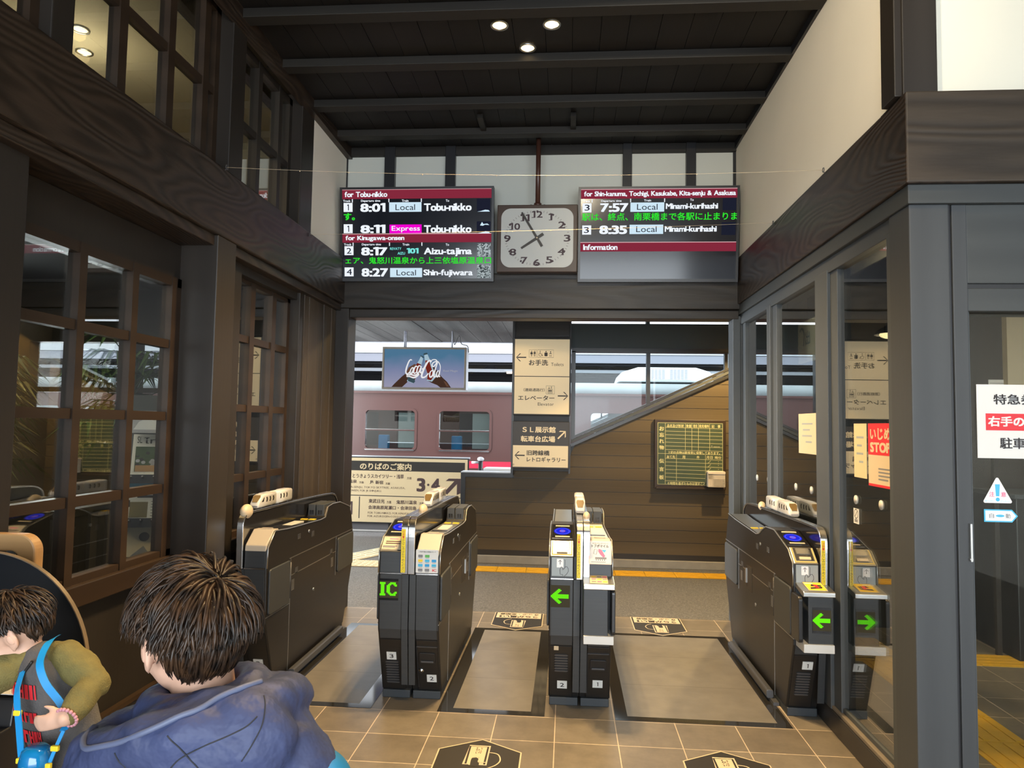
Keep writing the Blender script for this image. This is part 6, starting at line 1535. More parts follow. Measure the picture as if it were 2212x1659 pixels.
# ================================================================== waiting room seen through the left windows
def palm(label, loc, h, nf, spread, seed, mat='leaf_green'):
    rnd = random.Random(seed); t = thing('potted_palm', label, 'plant', loc)
    m = MB(); m.tube(spline([(0, 0, 0.25), (0.02, 0.01, h * 0.5), (0.05, 0.03, h)], 6), 0.016, 8); m.build('stem', 'trunk', t)
    m = MB(); n = 20; m.loft([[(r * math.cos(2 * PI * k / n), r * math.sin(2 * PI * k / n), z) for k in range(n)] for r, z in ((0.12, 0), (0.16, 0.28), (0.145, 0.28), (0.13, 0.24))]); m.build('pot', 'sill_stone', t)
    m = MB()
    for c in range(nf):
        zc = h - rnd.uniform(0, 0.45) * (c / nf) * 1.6; az = rnd.uniform(0, 2 * PI); el = rnd.uniform(0.1, 0.9); L_ = spread * rnd.uniform(0.45, 0.8)
        hub = Vector((0.05 + L_ * math.cos(az) * math.cos(el), 0.03 + L_ * math.sin(az) * math.cos(el), zc + L_ * math.sin(el)))
        m.tube([Vector((0.05, 0.03, zc)), (Vector((0.05, 0.03, zc)) + hub) / 2 + Vector((0, 0, 0.02)), hub], 0.0035, 5)
        for k in range(9):
            a = az + (k - 4) * 0.36; d = Vector((math.cos(a), math.sin(a), 0)); q = Vector((-d.y, d.x, 0)); bl = spread * rnd.uniform(0.5, 0.75); dr = rnd.uniform(0.3, 0.9)
            p = [hub, hub + d * bl * 0.5 + Vector((0, 0, bl * 0.06)), hub + d * bl + Vector((0, 0, -bl * dr * 0.6))]
            w = 0.015
            m.add([p[0], p[1] + q * w, p[2], p[1] - q * w, p[1] + Vector((0, 0, -0.006))], [(0, 1, 4), (0, 4, 3), (1, 2, 4), (4, 2, 3)])
    m.build('foliage', mat, t); return t
palm('bushy palm behind the big window, the one closest to its dark post', (-2.98, 3.02, 0), 1.72, 40, 0.36, 3)
palm('tall palm with dark fans behind the centre of the big window', (-3.02, 4.62, 0), 1.80, 40, 0.40, 5)
palm('drooping dry-leaved palm low behind the big window', (-3.72, 3.86, 0), 1.62, 34, 0.42, 9, 'leaf_dry')
palm('small palm beside the leaflet rack behind the big window', (-4.72, 3.55, 0), 1.60, 26, 0.42, 12)
t = thing('waiting_room_desk', 'black desk block with a pale wooden top behind the big window', 'desk', (-2.52, 2.50, 0))
m = MB(); m.box(-0.40, 0.22, -0.2, 0.35, 0, 0.96); m.build('body', 'box_black', t, 0.004); m = MB(); m.box(-0.41, 0.23, -0.21, 0.36, 0.96, 0.985); m.build('desk_top', 'desk_wood', t, 0.003); m = MB(); m.box(0.22, 0.224, -0.2, 0.0, 0.3, 0.95); m.build('pale_panel', 'far_grey', t)
t = thing('timber_bench', 'slatted timber bench behind the lower panes of the big window', 'bench', (-2.50, 3.55, 0))
for k in range(4): m = MB(); m.box(-0.02, 0.02, -0.20 + 0.14 * k, -0.14 + 0.14 * k, 0.0, 0.98); m.build('slat', 'bench_wood', t, 0.003)
m = MB(); m.box(-0.35, -0.02, -0.22, 0.34, 0.40, 0.44); m.build('seat', 'bench_wood', t, 0.003); m = MB(); m.box(-0.03, 0.03, -0.22, 0.34, 0.98, 1.02); m.build('top_rail', 'bench_wood', t, 0.003); m = MB(); m.box(-0.35, -0.31, -0.22, 0.34, 0, 0.40); m.build('leg', 'bench_wood', t)
# leaflet rack
rk = thing('leaflet_rack', 'dark leaflet rack standing behind the big window pane beside the post', 'rack', (-2.40, 4.02, 0))
RR = math.radians(18); rk.rotation_euler = (0, 0, RR)
m = MB(); m.box(-0.17, 0.17, 0.0, 0.03, 0.0, 1.62); m.build('back_panel', 'frame_paint', rk)
for k, z in enumerate((0.66, 0.88, 1.13)):
    m = MB(); m.box(-0.17, 0.17, -0.05, 0.0, z - 0.02, z); m.box(-0.17, 0.17, -0.054, -0.048, z - 0.02, z + 0.03)
    for j in range(5): m.cyl((-0.12 + 0.06 * j, -0.056, z + 0.015), (-0.12 + 0.06 * j, -0.053, z + 0.015), 0.010, n=8)
    m.build('shelf', 'frame_black', rk)
def leaflet(name, label, z, w, h, draw, mat='paper'):
    c, s = math.cos(RR), math.sin(RR)
    t = thing(name, label, 'leaflet', (-2.40 - 0.02 * c + 0.047 * s, 4.02 - 0.02 * s - 0.047 * c, z), (math.radians(80), 0, RR), 'leaflets in the rack')
    m = MB(); m.box(-w / 2, w / 2, 0, h, -0.004, 0.0); m.build('sheet', mat, t); m = MB(); draw(m, w, h); m.build('print', None, t)
def d1(m, w, h):
    rectf(m, -w / 2, w / 2, 0, h, 0.0006, 'far_grey'); flat(m, [(-w * .4, h * .15), (w * .5, h * .15), (w * .5, h * .85), (w * .1, h * .9), (-w * .3, h * .5)], 0.001, 'far_white'); flat(m, [(w * .15, h * .5), (w * .4, h * .45), (w * .45, h * .75), (w * .2, h * .78)], 0.0014, 'ink')
leaflet('train_leaflet', 'blue grey leaflet with a white express train, topmost in the rack', 1.40, 0.26, 0.13, d1)
def d2(m, w, h):
    write(m, 'SL', -w * .40, -w * .28, h * .80, h * .95, 0.0008, 'ink'); write(m, 'ไทจ', -w * .24, w * .3, h * .79, h * .93, 0.0008, 'ink', 0.01); rectf(m, -w * .42, w * .42, h * .16, h * .72, 0.0008, 'leaf_green')
    rnd = random.Random(4)
    for k in range(40): x, y = rnd.uniform(-w * .4, w * .4), rnd.uniform(h * .2, h * .7); discf(m, x, y, 0.012, 0.010, 0.0010 + 0.0001 * (k % 3), ['ink', 'leaf_green', 'far_grey'][k % 3], 8)
    rectf(m, -w * .40, w * .1, h * .16, h * .30, 0.0014, 'desk_wood'); rectf(m, -w * .40, w * .3, h * .06, h * .08, 0.0008, 'ink_blue')
leaflet('steam_leaflet', 'white leaflet with SL lettering over a dark locomotive picture', 1.135, 0.22, 0.26, d2)
def d3(m, w, h):
    rectf(m, -w / 2, w / 2, h * .78, h, 0.0006, 'ink_skyblue'); rectf(m, 0, w / 2, h * .72, h * .88, 0.0009, 'ink_pink'); rectf(m, -w / 2, w / 2, 0, h * .05, 0.0006, 'ink_red'); rectf(m, -w * .45, -w * .05, h * .12, h * .5, 0.0006, 'leaf_dry')
    for k in range(6): rectf(m, w * .02, w * .45, h * (.15 + .07 * k), h * (.17 + .07 * k), 0.0006, 'ink_grey')
    rectf(m, -w * .3, w * .35, h * .60, h * .66, 0.0006, 'ink')
leaflet('tourist_leaflet', 'colourful blue and red tourist leaflet in the middle of the rack', 0.885, 0.24, 0.235, d3)
def d4(m, w, h):
    discf(m, -w * .1, h * .72, 0.028, 0.026, 0.0008, 'sign_brown_dark'); flat(m, [(-w * .45, h * .05), (w * .1, h * .1), (-w * .1, h * .45)], 0.0008, 'ink_grey'); rectf(m, w * .2, w * .4, h * .3, h * .5, 0.0008, 'ink_grey')
leaflet('event_leaflet', 'cream leaflet with a dark round emblem at the foot of the rack', 0.665, 0.25, 0.19, d4, 'paper_cream')
lamp('waiting_room_light', 'AREA', (-3.6, 3.2, 2.50), 80, (1.0, 0.88, 0.68), target=(-3.6, 3.2, 0), shape='RECTANGLE', size=1.6, size_y=1.0)
# warm lamp under the eaves outside, lighting the stair wall and shining back through the opening
for k, (x, y, e, ang, lb) in enumerate(((1.70, 6.80, 260, 132, 'small warm downlight under the eaves outside, by the wide lane corner'), (-0.75, 6.40, 24, 152, 'small warm downlight under the eaves outside, above the narrow lanes'))):
    lamp('eaves_beam', 'SPOT', (x, y, 2.655), e, (1.0, 0.68, 0.28), target=(x, y, 0), spot_size=math.radians(ang), spot_blend=0.12, shadow_soft_size=0.025)
    t = thing('eaves_light', lb, 'lamp', (x, y, 2.70), group='downlights under the eaves'); m = MB(); m.cyl((0, 0, -0.025), (0, 0, 0.04), 0.04, n=16); m.build('body', 'steel_dark', t); m = MB(); m.cyl((0, 0, -0.028), (0, 0, -0.025), 0.03, n=16); m.build('lens', 'pendant_glow', t)
lamp('carriage_light', 'AREA', (-2.0, 14.3, 2.0), 160, (1.0, 0.97, 0.92), target=(-2.0, 14.3, 0), shape='RECTANGLE', size=14, size_y=1.0)
# ================================================================== children
def grow(name, mb, mat, parent=None, voxel=0.008, smooth=6, loc=None):
    """closed lumps fused into one continuous skin"""
    o = mb.build(name, mat, parent, smooth=True)
    r = o.modifiers.new('fuse', 'REMESH'); r.mode = 'VOXEL'; r.voxel_size = voxel; r.use_smooth_shade = True
    sm = o.modifiers.new('relax', 'SMOOTH'); sm.iterations = smooth; sm.factor = 0.5
    return o
def limb(m, pts, rs, n=14):
    P = [Vector(p) for p in pts]; m.tube(P, rs, n)
    for p, r in zip(P, rs): m.ell(p, (r, r, r), 14, 10)
def finger_hand(m, wrist, direction, palm_n, side, size=1.0, curl=0.5):
    """palm, four unequal bent fingers and a thumb off the side of the palm"""
    d = Vector(direction).normalized(); n = Vector(palm_n); n = (n - d * n.dot(d)).normalized(); s = d.cross(n) * side
    w = Vector(wrist); L = 0.052 * size
    m.ell(w + d * L * 0.55, (L * 0.62, L * 0.50, L * 0.26), 16, 12, M=Matrix((d, s, n)).transposed())
    for k, (ln, off) in enumerate(((0.040, -0.36), (0.046, -0.12), (0.043, 0.12), (0.034, 0.34))):
        b = w + d * L * 0.98 + s * off * L; p = [b]; a = 0.25 * curl; cur = d.copy()
        for j in range(3):
            a2 = curl * (0.35 + 0.35 * j); cur = (d * math.cos(a2) + n * math.sin(a2)).normalized(); p.append(p[-1] + cur * ln * size * (0.42 - 0.06 * j))
        limb(m, p, [0.0072 * size, 0.0068 * size, 0.0062 * size, 0.0052 * size], 8)
    tb = w + d * L * 0.30 - s * L * 0.42; td = (d * 0.75 - s * 0.62 + n * 0.25).normalized()
    limb(m, [tb, tb + td * 0.022 * size, tb + (td + d * 0.25).normalized() * 0.042 * size], [0.0085 * size, 0.0078 * size, 0.006 * size], 8)
def head_shapes(m, M, k):
    """k = scale; head-local x right, y forward, z up, origin at the middle of the skull"""
    R = M.to_3x3()
    P = lambda x, y, z: M @ Vector((x * k, y * k, z * k))
    m.ell(P(0, -0.008, 0.012), (0.074 * k, 0.092 * k, 0.088 * k), 26, 18, M=R)
    m.ell(P(0, 0.030, -0.040), (0.060 * k, 0.060 * k, 0.062 * k), 22, 14, M=R)
    for s in (-1, 1): m.ell(P(s * 0.032, 0.050, -0.040), (0.030 * k, 0.030 * k, 0.030 * k), 16, 10, M=R)
    m.ell(P(0, 0.064, -0.082), (0.022 * k, 0.020 * k, 0.018 * k), 14, 10, M=R)
    m.ell(P(0, 0.090, -0.030), (0.011 * k, 0.014 * k, 0.013 * k), 12, 8, M=R)
    m.ell(P(0, 0.082, -0.060), (0.020 * k, 0.009 * k, 0.008 * k), 12, 8, M=R)
    for s in (-1, 1):
        E_ = R @ Matrix.Rotation(s * 0.35, 3, 'Z')
        m.ell(P(s * 0.079, -0.008, -0.022), (0.008 * k, 0.020 * k, 0.030 * k), 14, 10, M=E_)
        m.ell(P(s * 0.083, -0.020, -0.010), (0.006 * k, 0.010 * k, 0.022 * k), 12, 8, M=E_)
        m.ell(P(s * 0.077, 0.000, -0.046), (0.007 * k, 0.009 * k, 0.010 * k), 12, 8, M=E_)
def face_bits(o, M, k):
    R = M.to_3x3(); P = lambda x, y, z: M @ Vector((x * k, y * k, z * k))
    for s in (-1, 1):
        m = MB(); m.ell(P(s * 0.028, 0.0705, -0.014), (0.011 * k, 0.005 * k, 0.005 * k), 12, 8, M=R); e = m.build('eye', 'eye_white', o)
        m = MB(); m.ell(P(s * 0.028, 0.0742, -0.014), (0.0048 * k, 0.0025 * k, 0.0048 * k), 10, 8, M=R); m.build('iris', 'ink', e)
        m = MB(); m.tube([P(s * 0.014, 0.082, 0.008), P(s * 0.028, 0.080, 0.013), P(s * 0.044, 0.070, 0.008)], 0.0025 * k, 6); m.build('eyebrow', 'hair_brown', o)
        m = MB(); m.ell(P(s * 0.0865, -0.010, -0.020), (0.003 * k, 0.009 * k, 0.015 * k), 10, 8, M=R); m.build('ear_hollow', 'skin', o)
    m = MB(); m.ell(P(0, 0.091, -0.060), (0.017 * k, 0.004 * k, 0.004 * k), 12, 8, M=R); m.build('mouth', 'lip', o)
def make_hair(o, M, k, whorl, seed, count, length, width=0.0055, low_back=-0.070, low_side=-0.012, low_front=0.030, puff=0.022, tousle=0.25, cap=True):
    rnd = random.Random(seed); R = M.to_3x3(); A = Vector((0.076, 0.094, 0.090)) * k; C = Vector((0, -0.008, 0.012)) * k
    wv = Vector(whorl).normalized()
    def low(d):
        h = math.hypot(d.x, d.y) + 1e-6; f = d.y / h
        if f > 0.45: return low_front
        if f > -0.18: t_ = (0.45 - f) / 0.63; return low_front + (low_side - low_front) * min(1, t_ * 1.6)
        t_ = min(1, (-0.18 - f) / 0.30); return low_side + (low_back - low_side) * t_
    def surf(d, off): return C + Vector((A.x * d.x, A.y * d.y, A.z * d.z)) + d * off
    # close-fitting cap below the strands
    m = MB(); nu, nv = 48, 22; V = []; Fc = []
    for j in range(nv + 1):
        for i in range(nu):
            ph = 2 * PI * i / nu; hd = Vector((math.cos(ph), math.sin(ph), 0))
            zl = (low(hd) * k + 0.010 * k - C.z) / (A.z); th_max = math.acos(max(-0.93, min(0.98, zl)))
            th = th_max * j / nv; d = Vector((math.sin(th) * hd.x, math.sin(th) * hd.y, math.cos(th)))
            V.append(M @ surf(d, puff * 0.45 * k * (1 - 0.5 * (j / nv) ** 4)))
    for j in range(nv):
        for i in range(nu): Fc.append((j * nu + i, (j + 1) * nu + i, (j + 1) * nu + (i + 1) % nu, j * nu + (i + 1) % nu))
    hair = None
    if cap:
        m.add(V, Fc, None, True); hair = m.build('hair', 'hair_brown', o)
        md = hair.modifiers.new('thick', 'SOLIDIFY'); md.thickness = 0.006 * k; md.offset = -1
    m = MB()
    n_ = 0; tries = 0
    while n_ < count and tries < count * 20:
        tries += 1
        z = rnd.uniform(-0.95, 1); ph = rnd.uniform(0, 2 * PI); r = math.sqrt(1 - z * z); d = Vector((r * math.cos(ph), r * math.sin(ph), z))
        p = surf(d, 0)
        if p.z < (low(d) + 0.012) * k: continue
        flow = d - wv; flow = flow - d * flow.dot(d)
        if flow.length < 1e-3: continue
        flow.normalize(); sw = d.cross(flow)
        flow = (flow + sw * (rnd.uniform(-1, 1) * tousle + 0.22) + Vector((0, 0, -0.35)) * (1 - abs(d.z))).normalized()
        L_ = length * k * rnd.uniform(0.7, 1.25); pts = []; rs = []; stop = rnd.uniform(-0.004, 0.012); dd = d.copy(); lift = puff * k * rnd.uniform(0.35, 1.15); seg = 6
        for q in range(seg + 1):
            tq = q / seg; base = surf(dd, lift * (0.30 + 0.70 * math.sin(min(1, tq * 1.25) * PI / 2)))
            if q > 1 and base.z < (low(dd) - stop) * k: break
            pts.append(M @ base); rs.append(width * k * (0.62 + 0.55 * math.sin(PI * min(0.75, tq + 0.12))) * (1 - tq ** 2.5) + 0.0003)
            step = L_ / seg / A.y; fl = flow - dd * flow.dot(dd)
            if fl.length > 1e-4: dd = (dd + fl.normalized() * step).normalized()
            flow = (flow + Vector((0, 0, -0.10)) + Vector((rnd.uniform(-1, 1), rnd.uniform(-1, 1), 0)) * tousle * 0.25).normalized()
        if len(pts) < 3: continue
        rs[-1] = 0.0004
        m.tube(pts, rs, 5, cap=False, flat=0.55, up=tuple(R @ d)); n_ += 1
    st = m.build('hair_strands', 'hair_brown', o); st['kind'] = 'stuff'
    return hair
def make_strands(*a): make_hair(*a[:7], width=a[7], low_back=a[8], low_side=a[9], low_front=a[10], puff=a[11], tousle=a[12], cap=False)
def ring(c, rx, ry, yaw, z, n=28, sq=2.3):
    out = []
    for k in range(n):
        a = 2 * PI * k / n; ca, sa = math.cos(a), math.sin(a)
        x = rx * math.copysign(abs(ca) ** (2 / sq), ca); y = ry * math.copysign(abs(sa) ** (2 / sq), sa)
        out.append((c[0] + x * math.cos(yaw) - y * math.sin(yaw), c[1] + x * math.sin(yaw) + y * math.cos(yaw), z))
    return out

# ---------------- boy in the navy padded jacket, seen from behind, looking down to the left
bx, by = -0.545, 1.09
hyaw = math.radians(52); MH = Matrix.Translation((-0.588, 1.105, 1.143)) @ Matrix.Rotation(hyaw, 4, 'Z') @ Matrix.Rotation(math.radians(-14), 4, 'X')
m = MB(); head_shapes(m, MH, 0.90)
limb(m, [(-0.555, 1.09, 0.99), (-0.562, 1.10, 1.05), (-0.574, 1.105, 1.11)], [0.052, 0.047, 0.047])
m.loft([ring((bx, by), 0.11, 0.075, 0.3, z) for z in (0.50, 0.60, 0.75, 0.95)] + [ring((bx, by), 0.08, 0.06, 0.3, 1.0)])
for s in (-1, 1):
    ax = bx + s * 0.06; limb(m, [(ax, by, 0.55), (ax, by + 0.015, 0.32), (ax, by, 0.06)], [0.062, 0.047, 0.033])
    m.ell((ax, by + 0.045, 0.035), (0.032, 0.08, 0.03), 16, 10)
lw = Vector((-0.70, 1.22, 0.70)); rw = Vector((-0.37, 1.22, 0.70))
limb(m, [(-0.69, 1.10, 0.95), (-0.72, 1.10, 0.80), lw], [0.035, 0.03, 0.022]); limb(m, [(-0.40, 1.08, 0.96), (-0.36, 1.10, 0.80), rw], [0.035, 0.03, 0.022])
finger_hand(m, lw, (0.2, 0.7, -0.5), (0.6, 0, -0.4), 1, 1.0, 0.6); finger_hand(m, rw, (-0.2, 0.7, -0.5), (-0.6, 0, -0.4), -1, 1.0, 0.6)
boy1 = grow('person', m, 'skin', None, 0.0055, 5)
tag(boy1, 'child with brown black hair in a navy padded jacket, seen from behind', 'person')
face_bits(boy1, MH, 0.90)
make_hair(boy1, MH, 0.90, (0.22, -0.66, 0.72), 11, 1100, 0.075, 0.0032, low_back=-0.080, low_side=-0.002, low_front=0.020, puff=0.016, tousle=0.30)
make_strands(boy1, MH, 0.90, (0.22, -0.66, 0.72), 12, 1700, 0.082, 0.0030, -0.030, 0.006, 0.020, 0.034, 0.60)
m = MB()
m.loft([ring((bx, by), 0.150, 0.105, 0.3, z) for z in (0.52, 0.62, 0.75)] + [ring((bx, by), 0.152, 0.108, 0.3, 0.90), ring((bx, by), 0.145, 0.100, 0.3, 0.98), ring((bx + 0.005, by), 0.105, 0.085, 0.3, 1.035)])
limb(m, [(-0.668, 1.09, 0.965), (-0.715, 1.085, 0.90)], [0.062, 0.060]); limb(m, [(-0.425, 1.065, 0.985), (-0.378, 1.07, 0.92)], [0.066, 0.062])
# hood lying on the back: thick roll round the neck and a soft pouch
roll = spline([(-0.428, 1.05, 1.062), (-0.455, 1.16, 1.030), (-0.560, 1.195, 1.000), (-0.665, 1.14, 0.990), (-0.690, 1.03, 0.985), (-0.615, 0.975, 1.015), (-0.510, 0.965, 1.050)], 6, True)
m.tube(roll, 0.036, 12, closed=True)
m.tube([(-0.562 + 0.074 * math.cos(2 * PI * k / 24), 1.098 + 0.072 * math.sin(2 * PI * k / 24), 1.048 + 0.012 * math.cos(2 * PI * k / 24)) for k in range(24)], 0.027, 10, closed=True)
m.ell((-0.520, 1.005, 1.000), (0.145, 0.072, 0.085), 26, 18, M=Matrix.Rotation(-0.30, 3, 'Y'))
m.ell((-0.455, 1.005, 1.040), (0.062, 0.055, 0.055), 22, 14); m.ell((-0.645, 1.005, 0.955), (0.075, 0.060, 0.060), 22, 14)
jk = grow('padded_jacket', m, 'navy_nylon', boy1, 0.007, 5)
tx = bpy.data.textures.new('creases', 'CLOUDS'); tx.noise_scale = 0.055; tx.noise_depth = 3
dm = jk.modifiers.new('puffs', 'DISPLACE'); dm.texture = tx; dm.strength = 0.016; dm.mid_level = 0.55; dm.texture_coords = 'GLOBAL'
bpy.context.view_layer.update()
_je = jk.evaluated_get(bpy.context.evaluated_depsgraph_get())
def on_jacket(pts, off, n=2):
    out = []
    for p in spline(pts, n):
        ok, loc, nor, _ = _je.closest_point_on_mesh(p); out.append(loc + nor * off)
    return spline(out, 6)
m = MB(); m.tube(on_jacket([(-0.440, 1.030, 1.118), (-0.476, 0.975, 1.105), (-0.517, 0.945, 1.080), (-0.563, 0.935, 1.055), (-0.625, 0.955, 1.025), (-0.668, 0.99, 1.010), (-0.690, 1.03, 1.005)], 0.0015), 0.0042, 8); m.build('hood_piping', 'navy_piping', boy1)
for pts in ([(-0.524, 0.92, 1.062), (-0.500, 0.91, 1.040), (-0.478, 0.91, 1.015), (-0.466, 0.92, 0.98)], [(-0.405, 0.95, 1.088), (-0.440, 0.92, 1.065), (-0.473, 0.91, 1.042), (-0.52, 0.91, 1.01)], [(-0.420, 1.00, 1.095), (-0.412, 0.97, 1.06), (-0.430, 0.95, 1.02)], [(-0.60, 0.93, 1.03), (-0.585, 0.92, 1.00), (-0.580, 0.92, 0.96)]):
    m = MB(); m.tube(on_jacket(pts, 0.0002), 0.0010, 6); m.build('hood_seam', 'trouser_dark', boy1)
for s, pts, rs in ((-1, [(-0.722, 1.085, 0.905), (-0.745, 1.09, 0.82), (-0.705, 1.20, 0.72)], [0.060, 0.055, 0.042]), (1, [(-0.372, 1.07, 0.925), (-0.345, 1.09, 0.83), (-0.372, 1.20, 0.72)], [0.062, 0.056, 0.042])):
    m = MB(); limb(m, pts, rs); grow('sleeve', m, 'blue_nylon', boy1, 0.008, 5)
m = MB(); m.loft([ring((bx, by), 0.135, 0.095, 0.3, z) for z in (0.42, 0.52, 0.60)])
for s in (-1, 1): limb(m, [(bx + s * 0.06, by, 0.50), (bx + s * 0.062, by + 0.01, 0.30), (bx + s * 0.062, by, 0.09)], [0.078, 0.064, 0.052])
grow('trousers', m, 'trouser_dark', boy1, 0.010, 4)
for s in (-1, 1):
    m = MB(); m.ell((bx + s * 0.062, by + 0.045, 0.040), (0.042, 0.10, 0.040), 20, 12); m.box(bx + s * 0.062 - 0.036, bx + s * 0.062 + 0.036, by - 0.04, by + 0.13, 0.0, 0.02); grow('shoe', m, 'navy_piping', boy1, 0.008, 4)

# ---------------- younger boy at the stamp stand, leaning left, hand on his belly
H2 = Matrix.Translation((-1.365, 1.695, 0.952)) @ Matrix.Rotation(math.radians(113), 4, 'Z') @ Matrix.Rotation(math.radians(-36), 4, 'X')
sh = Vector((-1.278, 1.70, 0.892)); hip = Vector((-1.222, 1.725, 0.62))
y2 = math.radians(-20)
def tors(t): 
    c = hip.lerp(sh, t); return c
m = MB(); head_shapes(m, H2, 0.84)
limb(m, [(-1.285, 1.70, 0.85), (-1.312, 1.697, 0.885), (-1.335, 1.692, 0.915)], [0.040, 0.036, 0.036])
secs = []
for t, rx, ry in ((-0.1, 0.075, 0.065), (0.2, 0.072, 0.062), (0.6, 0.070, 0.060), (0.92, 0.062, 0.048), (1.0, 0.045, 0.04)): c = tors(t); secs.append(ring((c.x, c.y), rx, ry, y2, c.z))
m.loft(secs)
elb = Vector((-1.128, 1.668, 0.838)); wr = Vector((-1.132, 1.578, 0.795)); el2 = Vector((-1.420, 1.62, 0.815)); wr2 = Vector((-1.50, 1.58, 0.815))
limb(m, [(-1.220, 1.70, 0.885), elb, wr], [0.034, 0.029, 0.020]); limb(m, [(-1.335, 1.665, 0.860), el2, wr2], [0.034, 0.029, 0.020])
finger_hand(m, wr, (-0.90, -0.25, -0.22), (-0.15, 0.95, 0.0), 1, 0.80, 0.9); finger_hand(m, wr2, (-0.8, 0.0, -0.3), (0, 0.1, -1), -1, 0.86, 0.3)
for s in (-1, 1):
    ax = hip.x + s * 0.05; limb(m, [(ax, hip.y, 0.58), (ax, hip.y - 0.01, 0.30), (ax, hip.y + 0.01, 0.06)], [0.055, 0.042, 0.030]); m.ell((ax, hip.y - 0.035, 0.03), (0.028, 0.068, 0.026), 14, 10)
boy2 = grow('person', m, 'skin', None, 0.005, 4)
tag(boy2, 'small child in an olive and charcoal sweater with blue strap, looking down', 'person')
face_bits(boy2, H2, 0.84)
make_hair(boy2, H2, 0.84, (0.15, -0.45, 0.85), 23, 620, 0.065, 0.0042, low_back=-0.060, low_side=0.000, low_front=0.020, puff=0.014, tousle=0.35)
make_strands(boy2, H2, 0.84, (0.15, -0.45, 0.85), 24, 900, 0.072, 0.0032, -0.02, 0.010, 0.012, 0.025, 0.75)
def torso_pt(a, t, off=0.0):
    k = [(-0.18, 0.092, 0.085), (0.2, 0.090, 0.082), (0.6, 0.088, 0.078), (0.9, 0.080, 0.066), (1.0, 0.058, 0.052)]
    for (t0, x0, y0), (t1, x1, y1) in zip(k, k[1:]):
        if t <= t1 or t1 == 1.0:
            u = (t - t0) / (t1 - t0); rx, ry = x0 + (x1 - x0) * u, y0 + (y1 - y0) * u; break
    c = tors(t); rx += off; ry += off; ca, sa = math.cos(a), math.sin(a); sq = 2.3
    x = rx * math.copysign(abs(ca) ** (2 / sq), ca); y = ry * math.copysign(abs(sa) ** (2 / sq), sa)
    return Vector((c.x + x * math.cos(y2) - y * math.sin(y2), c.y + x * math.sin(y2) + y * math.cos(y2), c.z))
n = 32
m = MB(); m.loft([[torso_pt(2 * PI * k / n, t) for k in range(n)] for t in (0.02, 0.2, 0.4, 0.6, 0.8, 0.9, 1.0)]); m.ell((-1.290, 1.70, 0.900), (0.044, 0.042, 0.022), 20, 10)
grow('sweater_body', m, 'charcoal_knit', boy2, 0.007, 4)
m = MB(); m.loft([[torso_pt(2 * PI * k / n, t, 0.005 if t < 0.05 else 0.002) for k in range(n)] for t in (-0.16, -0.1, 0.0, 0.07)]); grow('sweater_hem', m, 'rib_brown', boy2, 0.007, 3)
for pts, rs in (([(-1.258, 1.70, 0.900), (-1.222, 1.696, 0.885), (-1.172, 1.684, 0.865), elb, (-1.127, 1.625, 0.818), wr + Vector((0.004, 0.014, 0.006))], [0.026, 0.043, 0.040, 0.036, 0.034, 0.029]), ([(-1.315, 1.685, 0.888), (-1.352, 1.662, 0.862), el2, wr2 + Vector((0.03, 0.01, 0))], [0.032, 0.046, 0.042, 0.034])):
    m = MB(); limb(m, pts, rs); sl = grow('sleeve', m, 'olive_knit', boy2, 0.006, 4)
    d = sl.modifiers.new('folds', 'DISPLACE'); t2 = bpy.data.textures.new('folds', 'CLOUDS'); t2.noise_scale = 0.04; d.texture = t2; d.strength = 0.010; d.mid_level = 0.5; d.texture_coords = 'GLOBAL'
m = MB(); m.loft([[torso_pt(2 * PI * k / n, t, -0.008) for k in range(n)] for t in (-0.22, -0.1)])
for s in (-1, 1): limb(m, [(hip.x + s * 0.052, hip.y, 0.56), (hip.x + s * 0.054, hip.y - 0.01, 0.30), (hip.x + s * 0.054, hip.y + 0.005, 0.07)], [0.070, 0.056, 0.046])
grow('trousers', m, 'periwinkle', boy2, 0.009, 4)
for s in (-1, 1):
    m = MB(); m.ell((hip.x + s * 0.054, hip.y - 0.035, 0.036), (0.036, 0.082, 0.034), 18, 12); grow('shoe', m, 'strap_blue', boy2, 0.008, 3)
# glittery red print on the chest: broken rows of letter strokes
rnd = random.Random(5); m = MB()
for row, (t0, t1) in enumerate(((0.70, 0.82), (0.50, 0.59), (0.32, 0.43))):
    a = -2.30
    while a < -1.10:
        w = rnd.uniform(0.07, 0.15)
        ts = [t0, (t0 + t1) / 2, t1]; a2 = min(a + w, -1.08)
        g = rnd.choice((0, 0, 1, 2))
        cells = [(a, a2, t0, t1)] if g == 0 else ([(a, a + w * .4, t0, t1), (a + w * .4, a2, t1 - (t1 - t0) * .3, t1)] if g == 1 else [(a, a + w * .35, t0, t1), (a + w * .65, a2, t0, t1), (a, a2, (t0 * .6 + t1 * .4), (t0 * .4 + t1 * .6))])
        for (p, q, u, v) in cells:
            V = []
            for i in range(3):
                for aa in (p, (p + q) / 2, q): V.append(torso_pt(aa, u + (v - u) * i / 2, 0.0035))
            m.add(V, [(3 * i + j, 3 * i + j + 1, 3 * i + j + 4, 3 * i + j + 3) for i in range(2) for j in range(2)])
        a = a2 + rnd.uniform(0.015, 0.05)
m.build('chest_print', 'ink_red', boy2)
